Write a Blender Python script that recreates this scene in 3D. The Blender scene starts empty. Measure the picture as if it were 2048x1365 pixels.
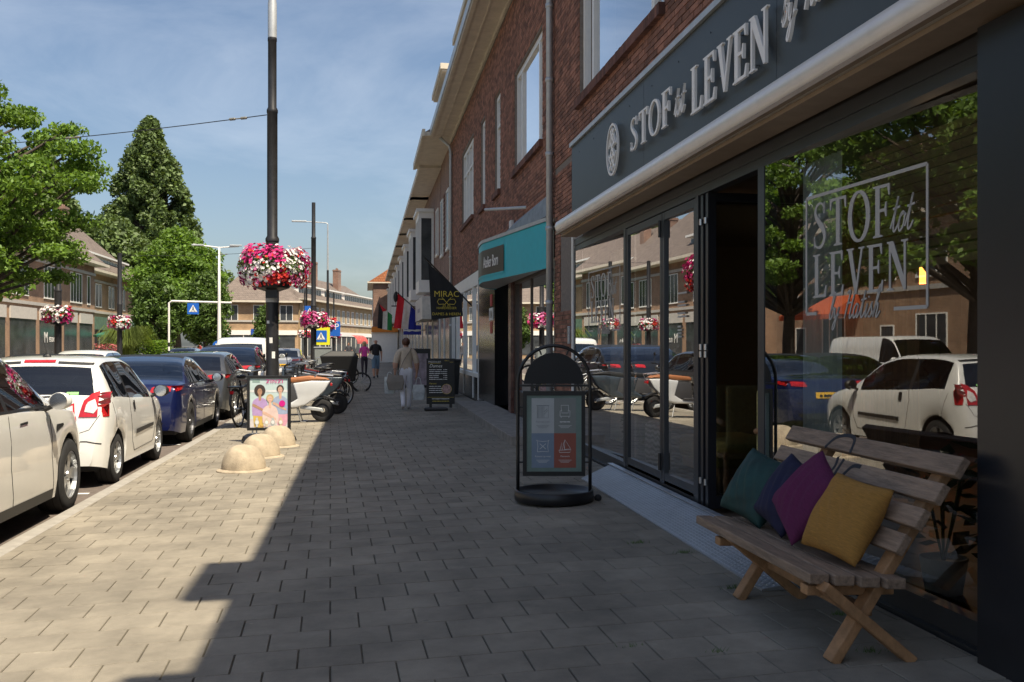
import bpy, bmesh, math, random
import numpy as np
from mathutils import Vector, Matrix
from mathutils.bvhtree import BVHTree
from mathutils.geometry import tessellate_polygon
R = math.radians
rng = random.Random(7); nr = np.random.RandomState(11)
scene = bpy.context.scene
COL = scene.collection
# ---------------------------------------------------------------- camera
PSI = R(8.34); RK = -2.77; RF = 2.77
cam = bpy.data.cameras.new('camera'); cam.lens = 35; cam.sensor_width = 36; cam.clip_end = 3000; cam.clip_start = .05
cam.shift_y = 8.5 / 2048
co = bpy.data.objects.new('camera', cam); COL.objects.link(co)
co.location = (0, 0, 1.6); co.rotation_euler = (R(90), 0, -PSI)
scene.camera = co
# ---------------------------------------------------------------- sky, sun, exposure
SUN = Vector((math.cos(R(60)) * .58, -math.cos(R(60)) * .815, math.sin(R(60))))
w = bpy.data.worlds.new('World'); scene.world = w; w.use_nodes = True
wn = w.node_tree.nodes; wl = w.node_tree.links
bg = wn['Background']
sky = wn.new('ShaderNodeTexSky'); sky.sky_type = 'NISHITA'; sky.sun_disc = False
sky.sun_elevation = R(60); sky.sun_rotation = math.atan2(SUN.x, SUN.y)
sky.air_density = 1.0; sky.dust_density = 2.0; sky.ozone_density = 1.5
tc = wn.new('ShaderNodeTexCoord'); mp = wn.new('ShaderNodeMapping'); mp.inputs['Scale'].default_value = (1.2, 2.2, 4.2)
mp.inputs['Rotation'].default_value = (.12, .2, .5)
nz = wn.new('ShaderNodeTexNoise'); nz.inputs['Scale'].default_value = 1.7; nz.inputs['Detail'].default_value = 7; nz.inputs['Roughness'].default_value = .62; nz.inputs['Distortion'].default_value = .6
rp = wn.new('ShaderNodeValToRGB'); rp.color_ramp.elements[0].position = .44; rp.color_ramp.elements[1].position = .78
rp.color_ramp.elements[1].color = (.24, .24, .24, 1)
mx = wn.new('ShaderNodeMix'); mx.data_type = 'RGBA'; mx.inputs['B'].default_value = (9.0, 9.4, 10.0, 1)
wl.new(tc.outputs['Generated'], mp.inputs['Vector']); wl.new(mp.outputs['Vector'], nz.inputs['Vector'])
wl.new(nz.outputs['Fac'], rp.inputs['Fac']); wl.new(rp.outputs['Color'], mx.inputs['Factor'])
wl.new(sky.outputs['Color'], mx.inputs['A']); wl.new(mx.outputs['Result'], bg.inputs['Color'])
bg.inputs['Strength'].default_value = .08
sl = bpy.data.lights.new('sun', 'SUN'); sl.energy = 5.0; sl.angle = R(.5); sl.color = (1, .89, .70)
so = bpy.data.objects.new('sun', sl); COL.objects.link(so); so.location = (10, -10, 30)
so.rotation_euler = SUN.to_track_quat('Z', 'Y').to_euler()
scene.view_settings.view_transform = 'Standard'; scene.view_settings.look = 'None'
scene.view_settings.exposure = 0.72; scene.view_settings.gamma = 1
scene.view_settings.use_curve_mapping = False
scene.render.resolution_x = 1024; scene.render.resolution_y = 682

def zg(r):
    return .06 + .025 * (r - RK) if r > RK else 0.0
# ---------------------------------------------------------------- materials
MATS = {}
def mat(name, col, rough=.6, metal=0., var=.12, scale=6., bump=0., bscale=60., spec=.5, emit=0., island=0., coat=0., trans=0., stretch=None):
    if name in MATS: return MATS[name]
    m = bpy.data.materials.new(name); m.use_nodes = True; MATS[name] = m
    n = m.node_tree.nodes; l = m.node_tree.links; p = n['Principled BSDF']
    p.inputs['Roughness'].default_value = rough; p.inputs['Metallic'].default_value = metal
    p.inputs['Specular IOR Level'].default_value = spec; p.inputs['Coat Weight'].default_value = coat; p.inputs['Coat Roughness'].default_value = .04
    c4 = (*col, 1)
    t = n.new('ShaderNodeTexCoord'); vec = t.outputs['Object']
    if stretch:
        g = n.new('ShaderNodeMapping'); g.inputs['Scale'].default_value = stretch; l.new(vec, g.inputs['Vector']); vec = g.outputs['Vector']
    last = None
    if var > 0:
        z = n.new('ShaderNodeTexNoise'); z.inputs['Scale'].default_value = scale; z.inputs['Detail'].default_value = 6; z.inputs['Roughness'].default_value = .65
        l.new(vec, z.inputs['Vector'])
        mr = n.new('ShaderNodeMapRange'); mr.inputs['From Min'].default_value = .3; mr.inputs['From Max'].default_value = .7
        mr.inputs['To Min'].default_value = 1 - var; mr.inputs['To Max'].default_value = 1 + var
        l.new(z.outputs['Fac'], mr.inputs['Value']); last = mr.outputs['Result']
    if island > 0:
        g = n.new('ShaderNodeNewGeometry'); oi = n.new('ShaderNodeObjectInfo')
        ad = n.new('ShaderNodeMath'); ad.operation = 'ADD'; fr = n.new('ShaderNodeMath'); fr.operation = 'FRACT'
        l.new(g.outputs['Random Per Island'], ad.inputs[0]); l.new(oi.outputs['Random'], ad.inputs[1]); l.new(ad.outputs[0], fr.inputs[0])
        mr = n.new('ShaderNodeMapRange'); mr.inputs['To Min'].default_value = 1 - island; mr.inputs['To Max'].default_value = 1 + island
        l.new(fr.outputs[0], mr.inputs['Value'])
        if last is not None:
            mu = n.new('ShaderNodeMath'); mu.operation = 'MULTIPLY'; l.new(last, mu.inputs[0]); l.new(mr.outputs['Result'], mu.inputs[1]); last = mu.outputs[0]
        else: last = mr.outputs['Result']
    if last is not None:
        v = n.new('ShaderNodeVectorMath'); v.operation = 'SCALE'; v.inputs[0].default_value = col; l.new(last, v.inputs['Scale'])
        l.new(v.outputs['Vector'], p.inputs['Base Color'])
    else: p.inputs['Base Color'].default_value = c4
    if bump > 0:
        z = n.new('ShaderNodeTexNoise'); z.inputs['Scale'].default_value = bscale; z.inputs['Detail'].default_value = 4
        l.new(vec, z.inputs['Vector'])
        b = n.new('ShaderNodeBump'); b.inputs['Strength'].default_value = bump; b.inputs['Distance'].default_value = .01
        l.new(z.outputs['Fac'], b.inputs['Height']); l.new(b.outputs['Normal'], p.inputs['Normal'])
    if emit > 0:
        p.inputs['Emission Color'].default_value = c4; p.inputs['Emission Strength'].default_value = emit
    if trans > 0:      # leaves and thin cloth: light passes through
        o = n['Material Output']; tr = n.new('ShaderNodeBsdfTranslucent'); ms = n.new('ShaderNodeMixShader'); ms.inputs[0].default_value = trans
        if last is not None:
            v2 = n.new('ShaderNodeVectorMath'); v2.operation = 'SCALE'; v2.inputs[0].default_value = (col[0] * 1.5, col[1] * 1.4, col[2] * .7); l.new(last, v2.inputs['Scale'])
            l.new(v2.outputs['Vector'], tr.inputs['Color'])
        else: tr.inputs['Color'].default_value = c4
        l.new(p.outputs[0], ms.inputs[1]); l.new(tr.outputs[0], ms.inputs[2]); l.new(ms.outputs[0], o.inputs['Surface'])
    return m
def glass(name, tint=(.8, .85, .85), boost=2.6, ior=1.5, rough=.0):
    if name in MATS: return MATS[name]
    m = bpy.data.materials.new(name); m.use_nodes = True; MATS[name] = m
    n = m.node_tree.nodes; l = m.node_tree.links; n.remove(n['Principled BSDF']); o = n['Material Output']
    tr = n.new('ShaderNodeBsdfTransparent'); tr.inputs['Color'].default_value = (*tint, 1)
    gl = n.new('ShaderNodeBsdfGlossy'); gl.inputs['Roughness'].default_value = rough; gl.inputs['Color'].default_value = (.97, .98, 1, 1)
    fr = n.new('ShaderNodeFresnel'); fr.inputs['IOR'].default_value = ior
    mu = n.new('ShaderNodeMath'); mu.operation = 'MULTIPLY'; mu.use_clamp = True; mu.inputs[1].default_value = boost
    ms = n.new('ShaderNodeMixShader'); l.new(fr.outputs[0], mu.inputs[0]); l.new(mu.outputs[0], ms.inputs[0])
    l.new(tr.outputs[0], ms.inputs[1]); l.new(gl.outputs[0], ms.inputs[2]); l.new(ms.outputs[0], o.inputs['Surface'])
    return m
def brickmat(name, c1, c2, mortar, bw=.22, bh=.065, ms=.010, var=.25):
    if name in MATS: return MATS[name]
    m = bpy.data.materials.new(name); m.use_nodes = True; MATS[name] = m
    n = m.node_tree.nodes; l = m.node_tree.links; p = n['Principled BSDF']; p.inputs['Roughness'].default_value = .85
    t = n.new('ShaderNodeTexCoord'); s = n.new('ShaderNodeSeparateXYZ'); a = n.new('ShaderNodeMath'); a.operation = 'ADD'; cb = n.new('ShaderNodeCombineXYZ')
    l.new(t.outputs['Object'], s.inputs[0]); l.new(s.outputs['X'], a.inputs[0]); l.new(s.outputs['Y'], a.inputs[1]); l.new(a.outputs[0], cb.inputs['X']); l.new(s.outputs['Z'], cb.inputs['Y'])
    b = n.new('ShaderNodeTexBrick'); b.inputs['Color1'].default_value = (*c1, 1); b.inputs['Color2'].default_value = (*c2, 1); b.inputs['Mortar'].default_value = (*mortar, 1)
    b.inputs['Scale'].default_value = 1; b.inputs['Brick Width'].default_value = bw; b.inputs['Row Height'].default_value = bh; b.inputs['Mortar Size'].default_value = ms; b.inputs['Bias'].default_value = 0
    l.new(cb.outputs[0], b.inputs['Vector'])
    z = n.new('ShaderNodeTexNoise'); z.inputs['Scale'].default_value = .9; z.inputs['Detail'].default_value = 8; l.new(t.outputs['Object'], z.inputs['Vector'])
    mr = n.new('ShaderNodeMapRange'); mr.inputs['From Min'].default_value = .3; mr.inputs['From Max'].default_value = .7; mr.inputs['To Min'].default_value = 1 - var; mr.inputs['To Max'].default_value = 1 + var
    l.new(z.outputs['Fac'], mr.inputs['Value']); v = n.new('ShaderNodeVectorMath'); v.operation = 'SCALE'; l.new(b.outputs['Color'], v.inputs[0]); l.new(mr.outputs['Result'], v.inputs['Scale'])
    l.new(v.outputs['Vector'], p.inputs['Base Color'])
    bu = n.new('ShaderNodeBump'); bu.invert = True; bu.inputs['Strength'].default_value = .6; bu.inputs['Distance'].default_value = .01; l.new(b.outputs['Fac'], bu.inputs['Height']); l.new(bu.outputs['Normal'], p.inputs['Normal'])
    return m
def tilemat(name, col, sc=3.2, var=.3):
    if name in MATS: return MATS[name]
    m = mat(name, col, .75, var=var, scale=2.2); n = m.node_tree.nodes; l = m.node_tree.links; p = n['Principled BSDF']
    t = n.new('ShaderNodeTexCoord'); bk = n.new('ShaderNodeTexBrick'); s = n.new('ShaderNodeSeparateXYZ'); a = n.new('ShaderNodeMath'); a.operation = 'ADD'; cb = n.new('ShaderNodeCombineXYZ')
    l.new(t.outputs['Object'], s.inputs[0]); l.new(s.outputs['X'], a.inputs[0]); l.new(s.outputs['Y'], a.inputs[1]); l.new(a.outputs[0], cb.inputs['X']); l.new(s.outputs['Z'], cb.inputs['Y'])
    bk.inputs['Scale'].default_value = 1; bk.inputs['Brick Width'].default_value = .25; bk.inputs['Row Height'].default_value = .26; bk.inputs['Mortar Size'].default_value = .03; bk.inputs['Mortar Smooth'].default_value = .6
    l.new(cb.outputs[0], bk.inputs['Vector'])
    bu = n.new('ShaderNodeBump'); bu.invert = True; bu.inputs['Strength'].default_value = 1; bu.inputs['Distance'].default_value = .05; l.new(bk.outputs['Fac'], bu.inputs['Height']); l.new(bu.outputs['Normal'], p.inputs['Normal'])
    return m
# ---------------------------------------------------------------- mesh helpers
def tag(o, label=None, cat=None, group=None, kind=None):
    if label: o['label'] = label
    if cat: o['category'] = cat
    if group: o['group'] = group
    if kind: o['kind'] = kind
    return o
def thing(name, label, cat, loc=(0, 0, 0), rz=0., group=None):
    o = bpy.data.objects.new(name, None); COL.objects.link(o); o.location = loc; o.rotation_euler = (0, 0, rz); o.empty_display_size = .2
    return tag(o, label, cat, group)
def link(me, name, parent=None):
    o = bpy.data.objects.new(name, me); COL.objects.link(o); o.parent = parent
    return o
class MB:
    def __init__(s): s.v = []; s.f = []
    def add(s, vs, fs):
        k = len(s.v); s.v += [tuple(p) for p in vs]; s.f += [tuple(i + k for i in f) for f in fs]; return s
    def box(s, x0, x1, y0, y1, z0, z1, M=None):
        vs = [(x, y, z) for z in (z0, z1) for y in (y0, y1) for x in (x0, x1)]
        if M is not None: vs = [M @ Vector(p) for p in vs]
        return s.add(vs, [(0, 2, 3, 1), (4, 5, 7, 6), (0, 1, 5, 4), (2, 6, 7, 3), (0, 4, 6, 2), (1, 3, 7, 5)])
    def bar(s, a, b, wd, th, up=(0, 0, 1)):        # rectangular bar from a to b
        a = Vector(a); b = Vector(b); d = (b - a).normalized(); x = d.cross(Vector(up))
        if x.length < 1e-4: x = d.cross(Vector((1, 0, 0)))
        x.normalize(); y = x.cross(d)
        vs = [p + x * i * wd / 2 + y * j * th / 2 for p in (a, b) for i, j in ((-1, -1), (1, -1), (1, 1), (-1, 1))]
        return s.add(vs, [(0, 3, 2, 1), (4, 5, 6, 7), (0, 1, 5, 4), (1, 2, 6, 5), (2, 3, 7, 6), (3, 0, 4, 7)])
    def tube(s, pts, r, n=8, closed=False, caps=True):
        pts = [Vector(p) for p in pts]; m = len(pts); rr = r if isinstance(r, (list, tuple)) else [r] * m
        ring = []; prev = None
        for i, p in enumerate(pts):
            a = pts[i - 1] if (i > 0 or closed) else p; b = pts[(i + 1) % m] if (i < m - 1 or closed) else p
            d = (b - a)
            d = d.normalized() if d.length > 1e-9 else Vector((0, 0, 1))
            if prev is None: x = d.cross(Vector((0, 0, 1)) if abs(d.z) < .9 else Vector((1, 0, 0))).normalized()
            else: x = (prev - d * prev.dot(d)).normalized()
            prev = x; y = d.cross(x)
            ring.append([p + (x * math.cos(t) + y * math.sin(t)) * rr[i] for t in [2 * math.pi * j / n for j in range(n)]])
        vs = [q for g in ring for q in g]; fs = []
        for i in range(m if closed else m - 1):
            k = ((i + 1) % m) * n
            for j in range(n): fs.append((i * n + j, i * n + (j + 1) % n, k + (j + 1) % n, k + j))
        if caps and not closed: fs += [tuple(range(n))[::-1], tuple((m - 1) * n + j for j in range(n))]
        return s.add(vs, fs)
    def lathe(s, prof, n=24, c=(0, 0, 0), axis='z', close=False, a0=0, a1=2 * math.pi):
        full = abs(a1 - a0 - 2 * math.pi) < 1e-6; cnt = n if full else n + 1; vs = []
        for i in range(cnt):
            t = a0 + (a1 - a0) * i / n
            for r, h in prof:
                p = (r * math.cos(t), r * math.sin(t), h)
                if axis == 'x': p = (p[2], p[0], p[1])
                if axis == 'y': p = (p[0], p[2], p[1])
                vs.append((p[0] + c[0], p[1] + c[1], p[2] + c[2]))
        k = len(prof); fs = []
        for i in range(n):
            j = (i + 1) % cnt
            for q in range(k if close else k - 1):
                q2 = (q + 1) % k; fs.append((i * k + q, j * k + q, j * k + q2, i * k + q2))
        return s.add(vs, fs)
    def sphere(s, c, r, n=12, m=8, sq=(1, 1, 1)):
        vs = []; 
        for i in range(m + 1):
            f = math.pi * i / m
            for j in range(n):
                t = 2 * math.pi * j / n; vs.append((c[0] + r * sq[0] * math.sin(f) * math.cos(t), c[1] + r * sq[1] * math.sin(f) * math.sin(t), c[2] + r * sq[2] * math.cos(f)))
        return s.add(vs, [(i * n + j, (i + 1) * n + j, (i + 1) * n + (j + 1) % n, i * n + (j + 1) % n) for i in range(m) for j in range(n)])
    def poly(s, pts, M=None, depth=0.):           # flat polygon in local xy (possibly concave), extruded by depth along z
        tri = tessellate_polygon([[Vector((p[0], p[1], 0)) for p in pts]]); k = len(pts)
        vs = [Vector((p[0], p[1], depth)) for p in pts]; fs = [tuple(t) for t in tri]
        A = sum(pts[i][0] * pts[(i + 1) % k][1] - pts[(i + 1) % k][0] * pts[i][1] for i in range(k))
        fs = [f if ((vs[f[1]] - vs[f[0]]).cross(vs[f[2]] - vs[f[0]])).z > 0 else f[::-1] for f in fs]
        if depth:
            vs += [Vector((p[0], p[1], 0)) for p in pts]
            for i in range(k):
                j = (i + 1) % k; fs.append((i, k + i, k + j, j) if A > 0 else (j, k + j, k + i, i))
        if M is not None: vs = [M @ p for p in vs]
        return s.add(vs, fs)
    def build(s, name, m, parent=None, smooth=False, local=False, bevel=0., fix=False):
        me = bpy.data.meshes.new(name)
        off = Vector(parent.location) if (parent is not None and not local and parent.parent is None) else Vector((0, 0, 0))
        if parent is not None and not local and parent.parent is not None: off = Vector(parent.parent.location)
        me.from_pydata([(p[0] - off.x, p[1] - off.y, p[2] - off.z) for p in s.v], [], s.f); 
        if fix or bevel:
            b = bmesh.new(); b.from_mesh(me)
            if fix: bmesh.ops.recalc_face_normals(b, faces=b.faces)
            if bevel: bmesh.ops.bevel(b, geom=[e for e in b.edges if len(e.link_faces) == 2 and e.calc_face_angle(0) > .6], offset=bevel, segments=2, affect='EDGES', profile=.5)
            b.to_mesh(me); b.free()
        me.update()
        if m is not None: me.materials.append(m if not isinstance(m, str) else MATS[m])
        if smooth:
            for p in me.polygons: p.use_smooth = True
            if smooth == 'auto':
                me.shade_auto = None if False else None
        return link(me, name, parent)
def smooth_angle(o, ang=35):
    me = o.data
    for p in me.polygons: p.use_smooth = True
    b = bmesh.new(); b.from_mesh(me)
    for e in b.edges:
        if len(e.link_faces) == 2 and e.calc_face_angle(0) > R(ang): e.smooth = False
    b.to_mesh(me); b.free(); return o
def struct(name, mb, m, **k):
    return tag(mb.build(name, m, None, **k), kind='structure')
def copy_tree(o, parent=None):
    c = o.copy(); COL.objects.link(c); c.parent = parent
    for ch in list(o.children): copy_tree(ch, c)
    return c
DG = None
def text(name, body, size, m, parent, M, depth=.004, sx=1., shear=0., align='CENTER', spacing=1., world=True):
    if body.startswith('~'):        # lettering too small to read in the photograph: word-long ink strokes, no characters
        q = MB(); ws = [int(k) for k in body[1:].split()]; tot = sum(k * .5 + .3 for k in ws) * size - .3 * size; x = {'CENTER': -tot / 2, 'LEFT': 0}[align]
        for k in ws:
            L_ = k * .5 * size; ribbon(q, [(x + L_ * i / 6, size * (.27 + .035 * math.sin(i * 2.4 + k))) for i in range(7)], [size * (.36 + .12 * math.sin(i * 3.7 + k)) for i in range(7)], M, max(depth, .0004)); x += L_ + .3 * size
        off = Vector((0, 0, 0))
        if parent is not None and world: off = Vector(parent.parent.location if parent.parent else parent.location)
        q.v = [tuple(Vector(p) - off) for p in q.v]; return tag(q.build(name, m, parent, local=True), kind='stuff')
    cu = bpy.data.curves.new(name, 'FONT'); cu.body = body; cu.size = size; cu.extrude = depth / 2; cu.align_x = align; cu.shear = shear; cu.space_character = spacing; cu.resolution_u = 3
    o = bpy.data.objects.new(name, cu); COL.objects.link(o)
    me = bpy.data.meshes.new_from_object(o.evaluated_get(bpy.context.evaluated_depsgraph_get())); COL.objects.unlink(o); bpy.data.objects.remove(o)
    off = Vector((0, 0, 0))
    if parent is not None and world: off = Vector(parent.parent.location if parent.parent else parent.location)
    for v in me.vertices: v.co = M @ Vector((v.co.x * sx, v.co.y, v.co.z + depth / 2)) - off
    me.materials.clear(); me.materials.append(m); me.name = name
    return link(me, name, parent)
def frame(origin, xdir, ydir):      # matrix whose local x,y lie along the given world directions
    x = Vector(xdir).normalized(); y = Vector(ydir).normalized(); z = x.cross(y)
    return Matrix(((x.x, y.x, z.x, origin[0]), (x.y, y.y, z.y, origin[1]), (x.z, y.z, z.z, origin[2]), (0, 0, 0, 1)))
def ribbon(mb, pts, wd, M, depth):   # a stroke of even width along a polyline (lettering)
    P = [Vector((p[0], p[1])) for p in pts]; Lf = []; Rt = []
    for i, p in enumerate(P):
        a = P[max(i - 1, 0)]; b = P[min(i + 1, len(P) - 1)]; d = (b - a); d = d.normalized() if d.length else Vector((1, 0)); nn = Vector((-d.y, d.x))
        wv = wd[i] if isinstance(wd, list) else wd
        Lf.append(p + nn * wv / 2); Rt.append(p - nn * wv / 2)
    k = len(P); vs = [M @ Vector((q.x, q.y, z)) for z in (depth, 0) for q in Lf + Rt]; fs = []
    for i in range(k - 1):
        fs += [(k + i, k + i + 1, i + 1, i), (2 * k + i, i, i + 1, 2 * k + i + 1), (k + i, 3 * k + i, 3 * k + i + 1, k + i + 1)]
    fs += [(0, 2 * k, 3 * k, k), (k - 1, 2 * k - 1, 4 * k - 1, 3 * k - 1)]
    mb.add(vs, fs)
def curve(pts, n=8):                # Catmull-Rom through the points
    P = [Vector(p) for p in pts]; out = []
    for i in range(len(P) - 1):
        a = P[max(i - 1, 0)]; b = P[i]; c = P[i + 1]; d = P[min(i + 2, len(P) - 1)]
        for k in range(n):
            t = k / n; out.append(.5 * ((2 * b) + (c - a) * t + (2 * a - 5 * b + 4 * c - d) * t * t + (3 * b - a - 3 * c + d) * t ** 3))
    return out + [P[-1]]
# ---------------------------------------------------------------- palette
def worn(m, stain=.22, spots=.5):
    # world-anchored stains and chewing-gum spots on paving
    n = m.node_tree.nodes; l = m.node_tree.links; p = n['Principled BSDF']; src = p.inputs['Base Color'].links[0].from_socket
    g = n.new('ShaderNodeNewGeometry')
    for x in list(l):
        if x.from_node.type == 'TEX_COORD': to = x.to_socket; l.remove(x); l.new(g.outputs['Position'], to)
    z = n.new('ShaderNodeTexNoise'); z.inputs['Scale'].default_value = .7; z.inputs['Detail'].default_value = 9; z.inputs['Roughness'].default_value = .7; l.new(g.outputs['Position'], z.inputs['Vector'])
    a = n.new('ShaderNodeMapRange'); a.inputs['From Min'].default_value = .35; a.inputs['From Max'].default_value = .65; a.inputs['To Min'].default_value = 1 - stain; a.inputs['To Max'].default_value = 1 + stain; l.new(z.outputs['Fac'], a.inputs['Value'])
    s1 = n.new('ShaderNodeVectorMath'); s1.operation = 'SCALE'; l.new(src, s1.inputs[0]); l.new(a.outputs['Result'], s1.inputs['Scale'])
    v = n.new('ShaderNodeTexVoronoi'); v.inputs['Scale'].default_value = 3.3; l.new(g.outputs['Position'], v.inputs['Vector'])
    b = n.new('ShaderNodeMapRange'); b.inputs['From Min'].default_value = .045; b.inputs['From Max'].default_value = .065; b.inputs['To Min'].default_value = 1; b.inputs['To Max'].default_value = 0; l.new(v.outputs['Distance'], b.inputs['Value'])
    sx = n.new('ShaderNodeSeparateColor'); l.new(v.outputs['Color'], sx.inputs[0]); c = n.new('ShaderNodeMapRange'); c.inputs['To Min'].default_value = .55; c.inputs['To Max'].default_value = 1.75; l.new(sx.outputs[0], c.inputs['Value'])
    mm = n.new('ShaderNodeMix'); mm.data_type = 'FLOAT'; mm.inputs['A'].default_value = 1; ml = n.new('ShaderNodeMath'); ml.operation = 'MULTIPLY'; ml.inputs[1].default_value = spots; l.new(b.outputs['Result'], ml.inputs[0]); l.new(ml.outputs[0], mm.inputs['Factor']); l.new(c.outputs['Result'], mm.inputs['B'])
    s2 = n.new('ShaderNodeVectorMath'); s2.operation = 'SCALE'; l.new(s1.outputs['Vector'], s2.inputs[0]); l.new(mm.outputs['Result'], s2.inputs['Scale']); l.new(s2.outputs['Vector'], p.inputs['Base Color'])
mat('concrete_tile', (.235, .208, .165), .88, var=.22, scale=3, bump=.5, bscale=160, island=.08)
worn(MATS['concrete_tile']); mat('joint_sand', (.11, .10, .078), .95, var=.6, scale=2.5, bump=.3)
mat('kerb_stone', (.30, .28, .25), .85, var=.2, bump=.3)
mat('asphalt', (.085, .082, .08), .9, var=.25, scale=9, bump=.6, bscale=180)
mat('road_brick', (.13, .105, .09), .9, var=.3, scale=12, bump=.5, bscale=90)
mat('white_paint', (.74, .73, .70), .6, var=.12, scale=30)
mat('white_frame', (.78, .77, .73), .45, var=.06)
mat('cream_trim', (.60, .54, .44), .6, var=.14, scale=3)
mat('shop_dark', (.040, .047, .046), .45, var=.08, scale=3)
mat('frame_dark', (.034, .037, .041), .38, var=.08, scale=3)
mat('black_frame', (.014, .015, .019), .35, var=.1)
mat('sign_letter', (.86, .83, .78), .5, var=.04)
mat('awning_metal', (.78, .74, .69), .30, .15, var=.05)
mat('black_metal', (.012, .012, .013), .38, var=.1)
mat('black_satin', (.006, .006, .007), .5, var=.1)
mat('mast_black', (.022, .022, .024), .42, var=.35, scale=5)
mat('galvanised', (.48, .50, .51), .45, .4, var=.12)
mat('steel', (.55, .56, .57), .3, .9, var=.1)
mat('aluminium_plate', (.55, .57, .60), .42, .75, var=.15, scale=9)
mat('wood_grey', (.27, .185, .125), .75, var=.38, scale=5, bump=.5, bscale=14, stretch=(9, 1, 9), island=.12)
mat('wood_warm', (.36, .19, .085), .62, var=.3, scale=5, bump=.35, bscale=14, stretch=(5, 2, 3), island=.12)
mat('wood_end', (.40, .19, .07), .7, var=.3, scale=20)
mat('brick_red', (.25, .115, .075), .88, var=.3, scale=5, bump=.5, bscale=90, island=.42)
mat('brick_dark', (.14, .062, .045), .88, var=.3, scale=5, bump=.5, bscale=90, island=.4)
mat('mortar', (.20, .17, .145), .95, var=.25, scale=20)
brickmat('brick_far', (.26, .135, .09), (.18, .09, .06), (.24, .20, .17))
brickmat('brick_tan', (.44, .27, .14), (.33, .19, .10), (.38, .31, .22))
brickmat('brick_brown', (.33, .18, .10), (.24, .125, .075), (.32, .25, .18))
brickmat('brick_yellow', (.40, .27, .13), (.31, .20, .10), (.34, .28, .19))
tilemat('roof_grey', (.17, .135, .115))
tilemat('roof_orange', (.42, .15, .06))
glass('shop_glass', (.86, .90, .90), 3.3)
glass('window_glass', (.55, .6, .62), 3.0)
glass('car_glass', (.60, .67, .66), 2.2)
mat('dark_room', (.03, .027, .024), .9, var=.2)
mat('curtain_white', (.66, .66, .62), .9, var=.1, trans=.3)
mat('rubber', (.018, .018, .019), .8, var=.25, scale=20)
# ================================================================ GROUND
g = MB(); g.add([(-900, -300, -.03), (900, -300, -.03), (900, 1500, -.03), (-900, 1500, -.03)], [(0, 1, 2, 3)]); struct('ground', g, MATS['asphalt'])
g = MB(); g.add([(-5.0, -20, 0), (RK, -20, 0), (RK, 125, 0), (-5.0, 125, 0)], [(0, 1, 2, 3)]); par = struct('parking_lane', g, MATS['road_brick'])
g = MB(); g.add([(-12.4, -20, -.004), (-5.0, -20, -.004), (-5.0, 128, -.004), (-12.4, 128, -.004)], [(0, 1, 2, 3)]); struct('road', g, MATS['asphalt'])
g = MB(); g.add([(-40, -20, .10), (-12.4, -20, .10), (-12.4, 112, .10), (-40, 112, .10)], [(0, 1, 2, 3)]); g.add([(-12.4, -20, .10), (-12.4, -20, -.03), (-12.4, 112, -.03), (-12.4, 112, .10)], [(0, 1, 2, 3)])
struct('far_pavement', g, mat('far_tile', (.27, .245, .21), .9, var=.2, scale=2))
ln = MB()
for y in (11.22, 16.55, 21.6, 27.2, 33): ln.add([(-4.9, y, .005), (-2.95, y, .005), (-2.95, y + .09, .005), (-4.9, y + .09, .005)], [(0, 1, 2, 3)])
ln.build('bay_marking', MATS['white_paint'], par)
# pavement: a sloping bed, concrete tiles 30 x 30 cm in half bond
b = MB(); b.add([(RK + .14, -20, zg(RK + .14) - .012), (RF + .2, -20, zg(RF + .2) - .012), (RF + .2, 130, zg(RF + .2) - .012), (RK + .14, 130, zg(RK + .14) - .012)], [(0, 1, 2, 3)])
pave = struct('pavement', b, MATS['joint_sand'])
TA = R(2.0); ct, st = math.cos(TA), math.sin(TA)
def clip(poly, a, lim, sign):
    out = []
    for i in range(len(poly)):
        p, q = poly[i], poly[(i + 1) % len(poly)]; dp = sign * (lim - p[a]); dq = sign * (lim - q[a])
        if dp >= 0: out.append(p)
        if dp * dq < 0:
            t = dp / (dp - dq); out.append((p[0] + (q[0] - p[0]) * t, p[1] + (q[1] - p[1]) * t))
    return out
T = .30; J = .0036
tile = bpy.data.meshes.new('paving_tile')
h = T / 2 - J; k = h - .0025
tile.from_pydata([(-k, -k, 0), (k, -k, 0), (k, k, 0), (-k, k, 0), (-h, -h, -.004), (h, -h, -.004), (h, h, -.004), (-h, h, -.004), (-h, -h, -.02), (h, -h, -.02), (h, h, -.02), (-h, h, -.02)], [],
                 [(0, 1, 2, 3)] + [(i + 4, (i + 1) % 4 + 4, (i + 1) % 4, i) for i in range(4)] + [(i + 8, (i + 1) % 4 + 8, (i + 1) % 4 + 4, i + 4) for i in range(4)])
tile.materials.append(MATS['concrete_tile'])
rest = MB(); near = []
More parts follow.
